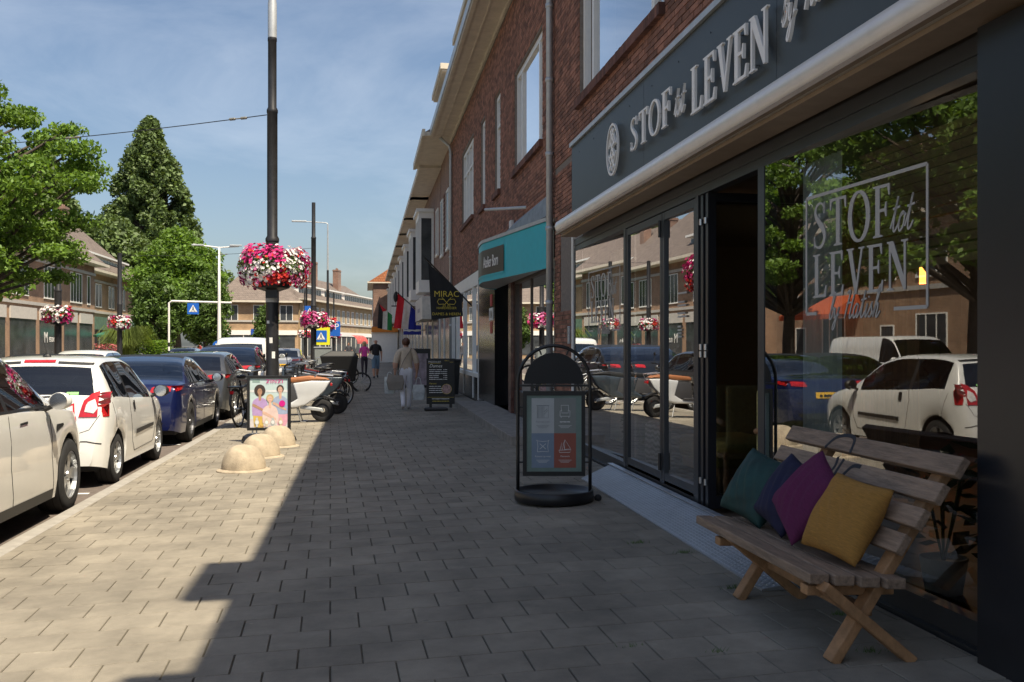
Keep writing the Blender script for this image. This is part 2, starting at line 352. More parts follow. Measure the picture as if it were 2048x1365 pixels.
for j in range(6, 235):
    for i in range(-14, 14):
        cx = (i + (.5 if j % 2 else 0)) * T; cy = j * T
        x = cx * ct - cy * st; y = cx * st + cy * ct
        x += 0.0
        if not (-3.0 < x < 3.0): continue
        q = [((cx + a) * ct - (cy + c) * st, (cx + a) * st + (cy + c) * ct) for a, c in ((-h, -h), (h, -h), (h, h), (-h, h))]
        whole = all(RK + .14 < p[0] < 2.70 for p in q)
        dz = rng.uniform(-.0012, .0012)
        if whole and y < 12 and -PSI - .6 < math.atan2(x, y) - PSI * 0 < .62 and y > 3.2 and len(near) < 298 and (y < 7.3 or x > -2.2):
            near.append((x, y, dz)); continue
        q = clip(clip(q, 0, RK + .145, -1), 0, 2.72, 1)
        if len(q) < 3: continue
        n_ = len(q); mx_ = sum(p[0] for p in q) / n_; my_ = sum(p[1] for p in q) / n_
        top = [(mx_ + (p[0] - mx_) * .985, my_ + (p[1] - my_) * .985, zg(p[0]) + dz) for p in q]; bot = [(p[0], p[1], zg(p[0]) - .012) for p in q]
        rest.add(top + bot, [tuple(range(n_))] + [(n_ + a, n_ + (a + 1) % n_, (a + 1) % n_, a) for a in range(n_)])
for x, y, dz in near:
    o = link(tile, 'paving_tile', pave); o.location = (x, y, zg(x) + dz); o.rotation_euler = (rng.uniform(-.003, .003), -math.atan(.025) + rng.uniform(-.003, .003), TA)
tag(rest.build('paving_tile', MATS['concrete_tile'], pave), kind='stuff')
far = MB(); far.add([(RK + .14, 70, zg(RK + .14) - .002), (RF, 70, zg(RF) - .002), (RF, 128, zg(RF) - .002), (RK + .14, 128, zg(RK + .14) - .002)], [(0, 1, 2, 3)]); far.build('paving_far', MATS['concrete_tile'], pave)
ks = MB(); ks.box(-.07, .07, -.497, .497, -.12, 0); kb = None
for i in range(60):
    if kb is None: kb = ks.build('kerb_stone', MATS['kerb_stone'], pave, bevel=.008); o = kb
    else: o = link(kb.data, 'kerb_stone', pave)
    o.location = (RK + .07, 2.5 + i, .064 + rng.uniform(-.002, .002))
# weeds in the joints
wd = MB()
for (x, y, n_) in [(1.93, 6.95, 40), (2.15, 6.55, 46), (2.12, 5.55, 40), (2.45, 4.9, 50), (1.62, 4.45, 16), (1.25, 4.62, 14), (2.3, 4.3, 30)]:
    for _ in range(n_):
        a = rng.uniform(0, 6.28); px = x + rng.gauss(0, .03); py = y + rng.gauss(0, .012); L = rng.uniform(.01, .035); z = zg(px)
        wd.add([(px - .002, py, z - .002), (px + .002, py, z - .002), (px + math.cos(a) * L * .7, py + math.sin(a) * L * .7, z + L)], [(0, 1, 2)])
tag(wd.build('weeds', mat('weed_green', (.09, .16, .035), .8, var=.3), None), 'small green weeds sprouting in the pavement joints', 'weeds', kind='stuff')

# ================================================================ SHOP BUILDING with the dark fascia
def brick_field(mb, r, s0, s1, z0, z1, holes, single=None, bw=.215, bh=.063, j=.011, dep=.012, flip=1):
    """bricks standing proud of the mortar face of a wall at x=r; holes = (s0,s1,z0,z1)"""
    nz_ = int((z1 - z0) / bh)
    for i in range(nz_):
        za = z0 + i * bh; zb = za + bh - j; y = s0 - (bw / 2 if i % 2 else 0)
        while y < s1:
            segs = [(max(y, s0), min(y + bw - j, s1))]
            for (h0, h1, k0, k1) in holes:
                if zb > k0 and za < k1:
                    ns = []
                    for a, c in segs:
                        if c <= h0 or a >= h1: ns.append((a, c)); continue
                        if a < h0: ns.append((a, h0))
                        if c > h1: ns.append((h1, c))
                    segs = ns
            for a, c in segs:
                if c - a < .03: continue
                d = dep + rng.uniform(-.002, .003)
                bx = [(r - d, a, za), (r - d, c, za), (r - d, c, zb), (r - d, a, zb), (r, a, za), (r, c, za), (r, c, zb), (r, a, zb)]
                fc = [(0, 3, 2, 1), (0, 1, 5, 4), (1, 2, 6, 5), (2, 3, 7, 6), (3, 0, 4, 7)]
                if single is not None and len(single) < 300 and y < 14.6 and (z0 > 4 or za < 3.3): single.append((bx, fc))
                else: mb.add(bx, fc)
            y += bw
def wall_with_holes(mb, r0, r1, s0, s1, z0, z1, holes):
    """solid wall slab with rectangular openings cut out"""
    ys = sorted({s0, s1, *[h for q in holes for h in q[:2]]}); zs = sorted({z0, z1, *[h for q in holes for h in q[2:]]})
    ys = [y for y in ys if s0 <= y <= s1]; zs = [z for z in zs if z0 <= z <= z1]
    for a, c in zip(ys, ys[1:]):
        run = None
        for e, f in zip(zs, zs[1:]):
            m_ = ((a + c) / 2, (e + f) / 2)
            solid = not any(q[0] < m_[0] < q[1] and q[2] < m_[1] < q[3] for q in holes)
            if solid: run = (run[0], f) if run else (e, f)
            if (not solid) and run: mb.box(r0, r1, a, c, run[0], run[1]); run = None
        if run: mb.box(r0, r1, a, c, run[0], run[1])
def sash(parent, s0, s1, z0, z1, r, mull=(), trans=None, m='white_frame', fw=.10, curtain=True, name='window'):
    """recessed window on a wall facing -x: frame, bars, pane, sill of bricks on edge"""
    w_ = MB(); w_.box(r, r + .07, s0, s0 + fw, z0, z1); w_.box(r, r + .07, s1 - fw, s1, z0, z1); w_.box(r, r + .07, s0 + fw, s1 - fw, z0, z0 + fw); w_.box(r, r + .07, s0 + fw, s1 - fw, z1 - fw, z1)
    for q in mull: w_.box(r + .002, r + .068, q - fw / 2, q + fw / 2, z0 + fw, z1 - fw)
    if trans: w_.box(r + .004, r + .066, s0 + fw, s1 - fw, trans - .03, trans + .03)
    f = w_.build(name, MATS[m], parent)
    p = MB(); p.add([(r + .04, s0 + fw, z0 + fw), (r + .04, s1 - fw, z0 + fw), (r + .04, s1 - fw, z1 - fw), (r + .04, s0 + fw, z1 - fw)], [(0, 3, 2, 1)])
    p.build('pane', MATS['window_glass'], f)
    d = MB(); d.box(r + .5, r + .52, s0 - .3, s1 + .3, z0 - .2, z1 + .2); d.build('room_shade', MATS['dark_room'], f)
    if curtain:
        c = MB()
        for a, e in ((s0 + fw, s0 + fw + (s1 - s0) * .22), (s1 - fw - (s1 - s0) * .22, s1 - fw)):
            n_ = 10; vs = []
            for q in range(n_ + 1):
                y = a + (e - a) * q / n_; x = r + .2 + .025 * (q % 2); vs += [(x, y, z0), (x, y, z1)]
            c.add(vs, [(2 * q, 2 * q + 2, 2 * q + 3, 2 * q + 1) for q in range(n_)])
        c.build('curtain', MATS['curtain_white'], f)
    return f
def brick_sill(parent, s0, s1, z, r):
    m_ = MB(); n_ = max(2, int((s1 - s0) / .075)); d = (s1 - s0) / n_
    for q in range(n_): m_.box(r - .075, r + .05, s0 + q * d + .004, s0 + (q + 1) * d - .004, z - .11, z + rng.uniform(-.003, .003))
    return m_.build('brick_sill', MATS['brick_dark'], parent)
def eaves(parent, s0, s1, z, over, r=RF, gut=True):
    m_ = MB(); m_.box(r - over, r + .02, s0, s1, z, z + .05); m_.box(r - over - .03, r - over + .06, s0 - .02, s1 + .02, z - .03, z + .20); m_.box(r - .06, r - .013, s0 + .01, s1 - .01, z - .10, z - .001); m_.box(r - over * .55, r - over * .55 + .03, s0 + .01, s1 - .01, z - .018, z + .01)
    o = m_.build('eaves', MATS['cream_trim'], parent)
    k = MB(); k.box(r - over - .06, r - over - .031, s0 - .03, s1 + .03, z + .02, z + .23); k.build('gutter', MATS['galvanised'], o)
    return o
def roof(parent, s0, s1, z, r0, r1, zr, m='roof_grey'):
    m_ = MB(); t = .06
    m_.add([(r0, s0, z), (r1, s0, zr), (r1, s1, zr), (r0, s1, z)], [(0, 3, 2, 1)])
    m_.add([(r1, s0, zr), (r1 * 2 - r0, s0, z), (r1 * 2 - r0, s1, z), (r1, s1, zr)], [(0, 3, 2, 1)])
    m_.add([(r0, s0, z), (r1 * 2 - r0, s0, z), (r1, s0, zr)], [(0, 1, 2)]); m_.add([(r0, s1, z), (r1 * 2 - r0, s1, z), (r1, s1, zr)], [(0, 2, 1)])
    return m_.build('roof', MATS[m], parent)
def dormer(parent, s0, s1, z0, z1, r_face, r_edge, mats=('white_frame', 'cream_trim')):
    m_ = MB(); m_.box(r_face, r_face + 3.2, s0 + .15, s1 - .15, z0, z1); d = m_.build('dormer', MATS[mats[0]], parent)
    m_ = MB(); m_.box(r_edge, r_face + 3.4, s0, s1, z1, z1 + .16); m_.box(r_edge + .05, r_face + .2, s0 + .05, s1 - .05, z1 - .06, z1 - .002); m_.build('dormer_roof', MATS[mats[1]], d)
    n_ = max(2, int((s1 - s0) / .7)); m_ = MB(); st_ = (s1 - s0 - .5) / n_
    for q in range(n_): m_.box(r_face - .012, r_face - .002, s0 + .25 + q * st_ + .06, s0 + .25 + (q + 1) * st_ - .06, z0 + .25, z1 - .12)
    m_.build('dormer_window', MATS['window_glass'], d)
    return d
shop = thing('shop_building', 'brick shop building with dark fascia reading STOF tot LEVEN above large glass windows', 'building', (RF, 8.5, .19))
S0, S1 = 1.6, 14.45; ZE = 8.30
W1 = (9.02, 12.76, 4.80, 6.75); W2 = (3.6, 6.9, 4.80, 6.75)
wl_ = MB(); wall_with_holes(wl_, RF, RF + .3, S0, S1, 4.16, ZE, [W1, W2]); wl_.box(RF, RF + .3, 13.24, S1, .1, 4.16); wl_.box(RF, RF + .3, S0, 2.6, .1, 4.16)
wl_.box(RF, RF + 9, S0, S0 + .25, .1, ZE); wl_.box(RF + 9, RF + 9.3, S0, S1, .1, ZE); wl_.box(RF + .3, RF + 9, S1 - .25, S1, .1, ZE)
wall1 = wl_.build('wall', MATS['mortar'], shop)
rest = MB(); single = []
brick_field(rest, RF, 13.24, S1, .2, 4.16, [(13.2, 14.05, 2.1, 3.35)], single)
brick_field(rest, RF, S0, S1, 4.2, ZE - .1, [W1, W2], single)
for bx, fc in single: MB().add(bx, fc).build('brick', MATS['brick_red'], shop)
tag(rest.build('brick', MATS['brick_red'], shop), kind='stuff')
for W in (W1, W2):
    a, c = W[0], W[1]; sash(shop, a, c, W[2], W[3], RF + .045, (a + .55, c - .55)); brick_sill(shop, a - .05, c + .05, W[2], RF)
sash(shop, 13.42, 13.95, 2.15, 3.2, RF + .06, curtain=False)
eaves(shop, S0, S1 - .02, ZE, .69); roof(shop, S0, S1, ZE + .15, RF - .6, RF + 4.5, 12.4)
dormer(shop, 1.62, 2.62, 8.6, 9.42, 2.5, 2.08)
# fascia, flashing, awning cassette
m_ = MB(); m_.box(RF - .13, RF - .002, 3.0, 12.66, 3.20, 4.16); fas = m_.build('fascia_panel', MATS['shop_dark'], shop)
m_ = MB(); m_.box(RF - .16, RF - .004, 2.98, 12.69, 4.162, 4.215); m_.build('flashing', MATS['galvanised'], fas)
m_ = MB()
for q in range(12):
    for zz in (3.32, 4.02): m_.lathe([(0, -.003), (.007, -.002), (.007, .001)], 6, (RF - .1325, 3.4 + q * .8, zz), 'x')
m_.build('screw', MATS['black_metal'], fas)
prof = [(-.002, 3.05), (-.14, 3.05), (-.25, 3.065), (-.30, 3.10), (-.32, 3.16), (-.30, 3.215), (-.24, 3.245), (-.14, 3.255), (-.002, 3.255)]
m_ = MB(); vs = [(RF + p[0], y, p[1]) for y in (3.0, 12.86) for p in prof]; n_ = len(prof)
m_.add(vs, [(i, i + 1, n_ + i + 1, n_ + i) for i in range(n_ - 1)] + [tuple(range(n_))[::-1], tuple(range(n_, 2 * n_))])
aw = m_.build('awning_cassette', MATS['awning_metal'], shop, fix=True); smooth_angle(aw, 50)
m_ = MB(); m_.box(RF - .24, RF - .03, 3.02, 12.84, 3.022, 3.0495); m_.box(RF - .31, RF - .27, 3.02, 12.84, 3.048, 3.075); m_.build('awning_bar', mat('awning_slot', (.30, .22, .15), .6), aw)
# raised letters
GL = {
 'T': [[(.02, 1), (.02, .76), (.06, .76), (.09, .94), (.235, .94), (.235, .05), (.16, .03), (.16, 0), (.44, 0), (.44, .03), (.365, .05), (.365, .94), (.51, .94), (.54, .76), (.58, .76), (.58, 1)]],
 'F': [[(.0, 1), (.0, .97), (.07, .95), (.07, .05), (0, .03), (0, 0), (.28, 0), (.28, .03), (.20, .05), (.20, .48), (.34, .48), (.37, .38), (.40, .38), (.40, .66), (.37, .66), (.34, .54), (.20, .54), (.20, .94), (.42, .94), (.46, .78), (.49, .78), (.49, 1)]],
 'L': [[(0, 1), (0, .97), (.07, .95), (.07, .05), (0, .03), (0, 0), (.50, 0), (.53, .27), (.49, .27), (.43, .06), (.20, .06), (.20, .95), (.28, .97), (.28, 1)]],
 'E': [[(0, 1), (0, .97), (.07, .95), (.07, .05), (0, .03), (0, 0), (.50, 0), (.53, .24), (.49, .24), (.43, .06), (.20, .06), (.20, .48), (.34, .48), (.37, .38), (.40, .38), (.40, .66), (.37, .66), (.34, .54), (.20, .54), (.20, .94), (.42, .94), (.46, .78), (.49, .78), (.49, 1)]],
 'V': [[(0, 1), (0, .97), (.05, .95), (.28, 0), (.34, 0), (.55, .95), (.61, .97), (.61, 1), (.41, 1), (.41, .97), (.49, .95), (.335, .24), (.185, .95), (.25, .97), (.25, 1)]],
 'N': [[(0, 1), (0, .97), (.06, .95), (.06, .05), (0, .03), (0, 0), (.20, 0), (.20, .03), (.12, .05), (.12, .80), (.50, 0), (.565, 0), (.565, .95), (.63, .97), (.63, 1), (.43, 1), (.43, .97), (.505, .95), (.505, .28), (.19, 1)]],
 'M': [[(0, 1), (0, .97), (.06, .95), (.06, .05), (0, .03), (0, 0), (.2, 0), (.2, .03), (.12, .05), (.12, .8), (.36, 0), (.40, 0), (.62, .8), (.62, .05), (.56, .03), (.56, 0), (.82, 0), (.82, .03), (.75, .05), (.75, .95), (.81, .97), (.81, 1), (.62, 1), (.41, .28), (.2, 1)]],
}
ADV = {'S': .56, 'T': .62, 'O': .74, 'F': .55, 'L': .57, 'E': .58, 'V': .62, 'N': .68, 'M': .86, ' ': .3}
def serif(mb, word, M, hgt, depth, track=1.0, sx=1.0):
    x = 0
    for ch in word:
        Mx = M @ Matrix.Translation((x, 0, 0))
        if ch in GL:
            for pl in GL[ch]: mb.poly([(p[0] * hgt * sx, p[1] * hgt) for p in pl], Mx, depth)
        elif ch == 'O':
            P = [(.34 + .29 * math.cos(t), .5 + .5 * math.sin(t)) for t in [2 * math.pi * i / 28 for i in range(29)]]
            wd_ = [(.05 + .10 * abs(math.cos(2 * math.pi * i / 28))) * hgt for i in range(29)]
            ribbon(mb, [(p[0] * hgt * sx, p[1] * hgt * .98 + .01 * hgt) for p in P], wd_, Mx, depth)
        elif ch == 'S':
            P = curve([(.40, .80, 0), (.36, .93, 0), (.24, .975, 0), (.11, .90, 0), (.09, .74, 0), (.22, .57, 0), (.36, .42, 0), (.42, .24, 0), (.34, .07, 0), (.20, .025, 0), (.08, .09, 0), (.05, .24, 0)], 4)
            n_ = len(P); ribbon(mb, [(p.x * hgt * sx, p.y * hgt) for p in P], [(.045 + .10 * max(0, 1 - abs(i / n_ - .5) * 3.0)) * hgt for i in range(n_)], Mx, depth)
            mb.poly([(q[0] * hgt * sx, q[1] * hgt) for q in ((.38, .74), (.425, .74), (.425, .99), (.395, .99))], Mx, depth); mb.poly([(q[0] * hgt * sx, q[1] * hgt) for q in ((.03, .02), (.06, .02), (.075, .28), (.03, .28))], Mx, depth)
        x += ADV.get(ch, .6) * hgt * sx * track
    return x
SC = {  # connected script letters: strokes in units of the x-height 0.5
 't': ([[(0, .1), (.12, .5), (.2, .95), (.13, .3), (.16, .03), (.26, .05), (.36, .22)], [(.02, .62), (.34, .66)]], .34),
 'o': ([[(.02, .2), (.06, .4), (.18, .5), (.27, .38), (.24, .12), (.12, .0), (.04, .12), (.06, .36), (.2, .46), (.34, .40)]], .32),
 'b': ([[(.0, .1), (.14, .5), (.25, 1.0), (.19, 1.06), (.12, .8), (.06, .1), (.14, .0), (.26, .14), (.27, .38), (.2, .46), (.36, .40)]], .36),
 'y': ([[(.02, .46), (.04, .16), (.12, .04), (.24, .2), (.30, .48)], [(.30, .48), (.22, -.1), (.12, -.42), (.02, -.36), (.12, -.1), (.36, .2)]], .40),
 'H': ([[(.0, .9), (.1, 1.0), (.16, .9), (.08, .4), (.02, .0)], [(.04, .48), (.2, .56), (.42, .55)], [(.48, 1.04), (.40, .6), (.34, .1), (.40, .0), (.52, .14)]], .54),
 'a': ([[(.28, .44), (.14, .5), (.03, .3), (.05, .06), (.14, .02), (.25, .2), (.29, .46), (.26, .1), (.31, .02), (.42, .2)]], .40),
 'i': ([[(.02, .12), (.1, .48), (.07, .12), (.12, .02), (.24, .2)], [(.13, .68), (.135, .74)]], .22),
 's': ([[(.0, .12), (.16, .52), (.15, .4), (.22, .2), (.16, .02), (.03, .05)], [(.16, .02), (.32, .2)]], .30),
 'h': ([[(.0, .1), (.14, .5), (.24, 1.0), (.18, 1.06), (.11, .7), (.04, .0), (.12, .36), (.22, .47), (.25, .3), (.22, .06), (.28, .0), (.42, .2)]], .42)}
def script(mb, word, M, hgt, wd_, depth, slant=.22):
    x = 0
    for ch in word:
        if ch == ' ': x += .3 * hgt; continue
        st_, adv = SC[ch]
        for s_ in st_:
            P = curve([(p[0], p[1], 0) for p in s_], 5) if len(s_) > 2 else [Vector((*p, 0)) for p in s_]
            ribbon(mb, [((x + (p.x + p.y * slant) * hgt), p.y * hgt) for p in P], wd_, M, depth)
        x += adv * hgt * 1.02
    return x
def onwall(s, z, r): return frame((r, s, z), (0, -1, 0), (0, 0, 1))
rl = RF - .165
for s_ in (6.15, 9.28): MB().box(RF - .1312, RF - .129, s_, s_ + .006, 3.21, 4.15).build('panel_joint', MATS['black_metal'], fas)
ls = MB(); serif(ls, 'STOF', onwall(9.58, 3.51, rl), .315, .022, 1.08, 1.62); ls.build('letters', MATS['sign_letter'], fas)
ls = MB(); serif(ls, 'LEVEN', onwall(7.72, 3.45, rl), .37, .022, 1.06, 1.34); ls.build('letters', MATS['sign_letter'], fas)
ls = MB(); script(ls, 'tot', onwall(8.16, 3.53, rl), .24, .015, .022); ls.build('letters', MATS['sign_letter'], fas)
ls = MB(); script(ls, 'by', onwall(5.95, 3.60, rl), .25, .018, .022); script(ls, 'Hatish', onwall(5.62, 3.60, rl), .25, .018, .022); ls.build('letters', MATS['sign_letter'], fas)
ls = MB()
for (s_, z_) in [(9.6, 3.55), (9.3, 3.8), (8.9, 3.6), (8.55, 3.75), (7.75, 3.5), (7.45, 3.8), (7.1, 3.6), (6.75, 3.8), (6.45, 3.5), (10.35, 3.45), (10.2, 3.7), (5.9, 3.7), (5.4, 3.65)]: ls.tube([(RF - .131, s_, z_), (rl + .002, s_, z_)], .006, 6)
ls.build('letter_studs', MATS['steel'], fas)
em = MB(); Me = onwall(10.32, 3.68, rl)
ribbon(em, [(.235 * math.cos(t), .265 * math.sin(t)) for t in [2 * math.pi * i / 32 for i in range(33)]], .022, Me, .022)
for a in (-1, 1):
    for o_ in (-.10, .02, .14):
        p = (a * -.10, o_ - .10); q = (a * .07, o_ + .07)
        ribbon(em, [p, q], .03, Me, .021 if a > 0 else .0215)
ribbon(em, [(-.16, .04), (0, .225), (.16, .04)], .02, Me, .0205); ribbon(em, [(-.16, -.04), (0, -.225), (.16, -.04)], .02, Me, .0207)
em.build('emblem', MATS['sign_letter'], fas)
# shop front frames
FR = MATS['frame_dark']; r0 = RF; ZB, ZT = .215, 3.02
m_ = MB()
m_.box(r0, r0 + .09, 4.13, 13.12, 2.86, ZT); m_.box(r0 + .004, r0 + .086, 4.13, 6.72, ZB, .33); m_.box(r0 + .004, r0 + .086, 8.12, 13.12, ZB, .33)
for y, wd_ in ((13.09, .06), (10.48, .09), (6.72, .11), (8.10, .07), (4.1, .06)): m_.box(r0 - .004, r0 + .094, y - wd_ / 2, y + wd_ / 2, ZB, 2.86)
m_.box(r0 - .012, r0 + .002, 4.13, 13.1, 2.93, 2.945); m_.box(r0 - .03, r0 + .08, 3.0, 13.1, .16, ZB)
fr = m_.build('shop_front_frame', FR, shop)
def leaf(s0, s1, r, name='door_leaf'):
    q = MB(); f = .06; q.box(r - .01, r + .06, s0, s0 + f, .30, 2.85); q.box(r - .01, r + .06, s1 - f, s1, .30, 2.85); q.box(r - .008, r + .058, s0 + f, s1 - f, .30, .40); q.box(r - .008, r + .058, s0 + f, s1 - f, 2.78, 2.85)
    o = q.build(name, FR, shop); tl = math.tan(R(1.6)); ym_ = (s0 + s1) / 2; p = MB(); p.add([(r + .025 - (y - ym_) * tl, y, z) for z in (.40, 2.78) for y in (s0 + f - .005, s1 - f + .005)], [(0, 2, 3, 1)]); p.build('pane', MATS['shop_glass'], o); return o
l1 = leaf(9.13, 10.43, r0 + .012); l2 = leaf(8.14, 9.11, r0 + .012)
q = MB()
for z_ in (.42, 2.62): q.tube([(r0 - .02, 9.12, z_), (r0 - .02, 9.12, z_ + .16)], .016, 8)
q.build('hinge', MATS['black_metal'], l1)
for (a, c) in ((10.53, 13.06), (4.14, 6.66)):
    tl = math.tan(R(3.1)); ym_ = (a + c) / 2; p = MB(); p.add([(r0 + .07 - (y - ym_) * tl, y, z) for z in (.33, 2.86) for y in (a - .01, c + .01)], [(0, 2, 3, 1)]); p.build('pane', MATS['shop_glass'], fr)
for y in (7.98, 7.86):       # the two leaves folded open into the shop
    q = MB(); q.box(r0 + .0, r0 + .07, y - .03, y + .03, .26, 2.85); q.box(r0 + 1.0, r0 + 1.07, y - .03, y + .03, .26, 2.85); q.box(r0 + .07, r0 + 1.0, y - .028, y + .028, .26, .36); q.box(r0 + .07, r0 + 1.0, y - .028, y + .028, 2.78, 2.85)
    o = q.build('folded_door_leaf', MATS['black_frame'], shop); p = MB(); p.box(r0 + .07, r0 + 1.0, y - .005, y + .005, .36, 2.78); p.build('pane', MATS['shop_glass'], o)
    k = MB()
    for z_ in (.45, 1.5, 1.56, 2.6): k.tube([(r0 - .012, y, z_), (r0 - .012, y, z_ + .05)], .014, 8)
    k.build('hinge', MATS['steel'], o)
m_ = MB(); m_.box(RF - .10, RF + .3, 2.6, 4.05, .1, 3.0); m_.build('pilaster', MATS['black_frame'], shop)
m_ = MB(); m_.box(RF - .02, RF + .12, 13.13, 13.22, .2, 3.2); m_.build('post', MATS['white_frame'], shop)
m_ = MB(); m_.box(RF - .045, RF - .013, 13.30, 13.37, 1.62, 1.86); m_.build('bell_box', MATS['galvanised'], shop, bevel=.006)
m_ = MB(); m_.box(RF - .03, RF + .1, 2.7, 13.15, .08, .159); m_.build('plinth', mat('plinth_black', (.02, .02, .022), .6, var=.4, scale=8), shop)
# glass lettering
DC = mat('window_vinyl', (.46, .44, .41), .6, var=0)
gx = RF + .033
def onglass(s, z, ym): return frame((RF + .068 - (s - ym) * math.tan(R(3.1)), s, z), (math.tan(R(3.1)), -1, 0), (0, 0, 1))
d_ = MB(); Mg = onglass(6.06, 1.80, 5.40)
B = [((.0, .0), (.13, 0)), ((0, 0), (0, .74)), ((0, .74), (1.28, .74)), ((1.28, .74), (1.28, 0)), ((1.28, 0), (.98, 0))]
for a, c in B: ribbon(d_, [a, c], .02, Mg, .0015)
serif(d_, 'STOF', onglass(5.97, 2.205, 5.40), .29, .002, 1.06, 1.16); serif(d_, 'LEVEN', onglass(5.97, 1.90, 5.40), .27, .002, 1.12, 1.16)
script(d_, 'tot', onglass(5.12, 2.22, 5.40), .20, .012, .002); script(d_, 'by', onglass(5.78, 1.76, 5.40), .15, .010, .002, .3); script(d_, 'Hatish', onglass(5.60, 1.76, 5.40), .165, .010, .002, .3)
d_.build('window_lettering', DC, fr)
d_ = MB(); Mg = onglass(12.4, 1.78, 11.795)
for a, c in [((.0, .0), (.2, 0)), ((0, 0), (0, .74)), ((0, .74), (1.3, .74)), ((1.3, .74), (1.3, 0)), ((1.3, 0), (1.0, 0))]: ribbon(d_, [a, c], .016, Mg, .0015)
serif(d_, 'STOF', onglass(12.3, 2.19, 11.795), .28, .002, 1.1, 1.2); serif(d_, 'LEVEN', onglass(12.3, 1.88, 11.795), .27, .002, 1.12, 1.1); script(d_, 'tot', onglass(11.45, 2.2, 11.795), .2, .012, .002); script(d_, 'by Hatish', onglass(12.0, 1.74, 11.795), .15, .010, .002)
d_.build('window_lettering', DC, fr)
hrs = MB()
for i, (wd_, z_) in enumerate([(.26, 2.06), (.2, 1.98), (.24, 1.95), (.22, 1.88), (.25, 1.85), (.1, 1.76), (.12, 1.73), (.11, 1.70), (.12, 1.67)]): hrs.add([(RF + .027, 8.72, z_), (RF + .027, 8.72 - wd_, z_), (RF + .027, 8.72 - wd_, z_ + .016), (RF + .027, 8.72, z_ + .016)], [(0, 1, 2, 3)])
hrs.build('opening_hours_lettering', DC, l2)
# interior
m_ = MB(); m_.box(RF + .1, RF + 6, 2.7, 14.1, .12, .22); m_.build('shop_floor', mat('shop_floor', (.10, .07, .045), .5, var=.3), shop)
m_ = MB(); m_.box(RF + 5.9, RF + 6, 2.7, 14.1, .22, 3.1); m_.box(RF + .3, RF + 5.9, 2.62, 2.7, .22, 3.1); m_.box(RF + .3, RF + 5.9, 14.1, 14.2, .22, 3.1); m_.box(RF + .12, RF + 6, 2.7, 14.1, 3.06, 3.16); m_.build('shop_wall', mat('shop_wall', (.14, .12, .10), .9), shop)
def drape(name, label, cat, r, s0, s1, z0, z1, m, n_=40, amp=.03, waves=9):
    o = MB(); vs = []
    for i in range(n_ + 1):
        y = s0 + (s1 - s0) * i / n_; x = r + amp * math.sin(waves * 2 * math.pi * i / n_) + amp * .4 * math.sin(5.3 * i)
        vs += [(x, y, z0), (x, y, z1)]
    o.add(vs, [(2 * i, 2 * i + 2, 2 * i + 3, 2 * i + 1) for i in range(n_)])
    return tag(o.build(name, m, None, smooth=True), label, cat)
drape('curtain', 'brown gold curtain hanging inside the open shop door', 'curtain', RF + 1.9, 7.9, 9.6, .25, 2.95, mat('curtain_brown', (.20, .10, .04), .8, var=.3, stretch=(1, 12, .5)))
drape('curtain', 'sheer pale curtain panel behind the large shop window with the lettering', 'curtain', RF + .22, 5.95, 6.5, .35, 2.84, mat('curtain_sheer', (.50, .56, .55), .9, var=.1, trans=.35), amp=.012)
drape('curtain', 'pale striped curtain at the end of the first shop window', 'curtain', RF + .5, 12.2, 13.0, .35, 2.84, MATS['curtain_white'])
bl = thing('window_blind', 'slatted wooden blind hanging high in the large shop window', 'blind', (RF + .35, 5.2, 2.84))
for i in range(14):
    q = MB(); q.bar((RF + .35, 4.4, 2.78 - i * .055), (RF + .35, 5.95, 2.78 - i * .055), .05, .004, (.7, 0, .7)); q.build('slat', mat('blind_wood', (.30, .22, .13), .6), bl)
# furniture inside the shop
ch = thing('wooden_chair', 'turned wooden armchair just inside the open door', 'chair', (RF + .55, 7.25, .22))
WW = MATS['wood_warm']; bx_, by_ = RF + .55, 7.25
for dx in (-.25, .25):
    for dy in (-.25, .25):
        q = MB(); q.lathe([(.02, .22), (.028, .3), (.018, .36), (.03, .42), (.02, .5), (.028, .62), (.02, .68)], 10, (bx_ + dx, by_ + dy, 0)); q.build('leg', WW, ch, smooth=True)
q = MB(); q.box(bx_ - .28, bx_ + .28, by_ - .28, by_ + .28, .62, .66); q.build('seat_frame', WW, ch, bevel=.01)
q = MB(); q.box(bx_ - .26, bx_ + .26, by_ - .26, by_ + .26, .66, .76); q.build('seat', mat('mustard', (.36, .25, .05), .9, var=.2, scale=20), ch, bevel=.03)
q = MB(); q.box(bx_ - .26, bx_ + .26, by_ + .24, by_ + .30, .7, 1.25); q.build('backrest', mat('chair_fabric', (.34, .28, .10), .9, var=.4, scale=30), ch, bevel=.03)
for dx in (-.27, .27):
    q = MB(); q.tube(curve([(bx_ + dx, by_ + .25, .92), (bx_ + dx, by_, .95), (bx_ + dx, by_ - .26, .92), (bx_ + dx, by_ - .27, .66)], 5), .026, 8); q.build('armrest', WW, ch, smooth=True)
ot = thing('ottoman', 'low mustard upholstered table behind the glass door leaves', 'ottoman', (RF + .6, 8.9, .22))
q = MB(); q.box(RF + .25, RF + .95, 8.3, 9.5, .52, .74); q.build('cushion', MATS['mustard'], ot, bevel=.04)
q = MB(); q.box(RF + .28, RF + .92, 8.33, 9.47, .44, .519); q.build('rail', WW, ot)
for a in (RF + .3, RF + .9):
    for c in (8.36, 9.44): q = MB(); q.lathe([(.03, .22), (.02, .3), (.03, .44)], 8, (a, c, 0)); q.build('leg', WW, ot, smooth=True)
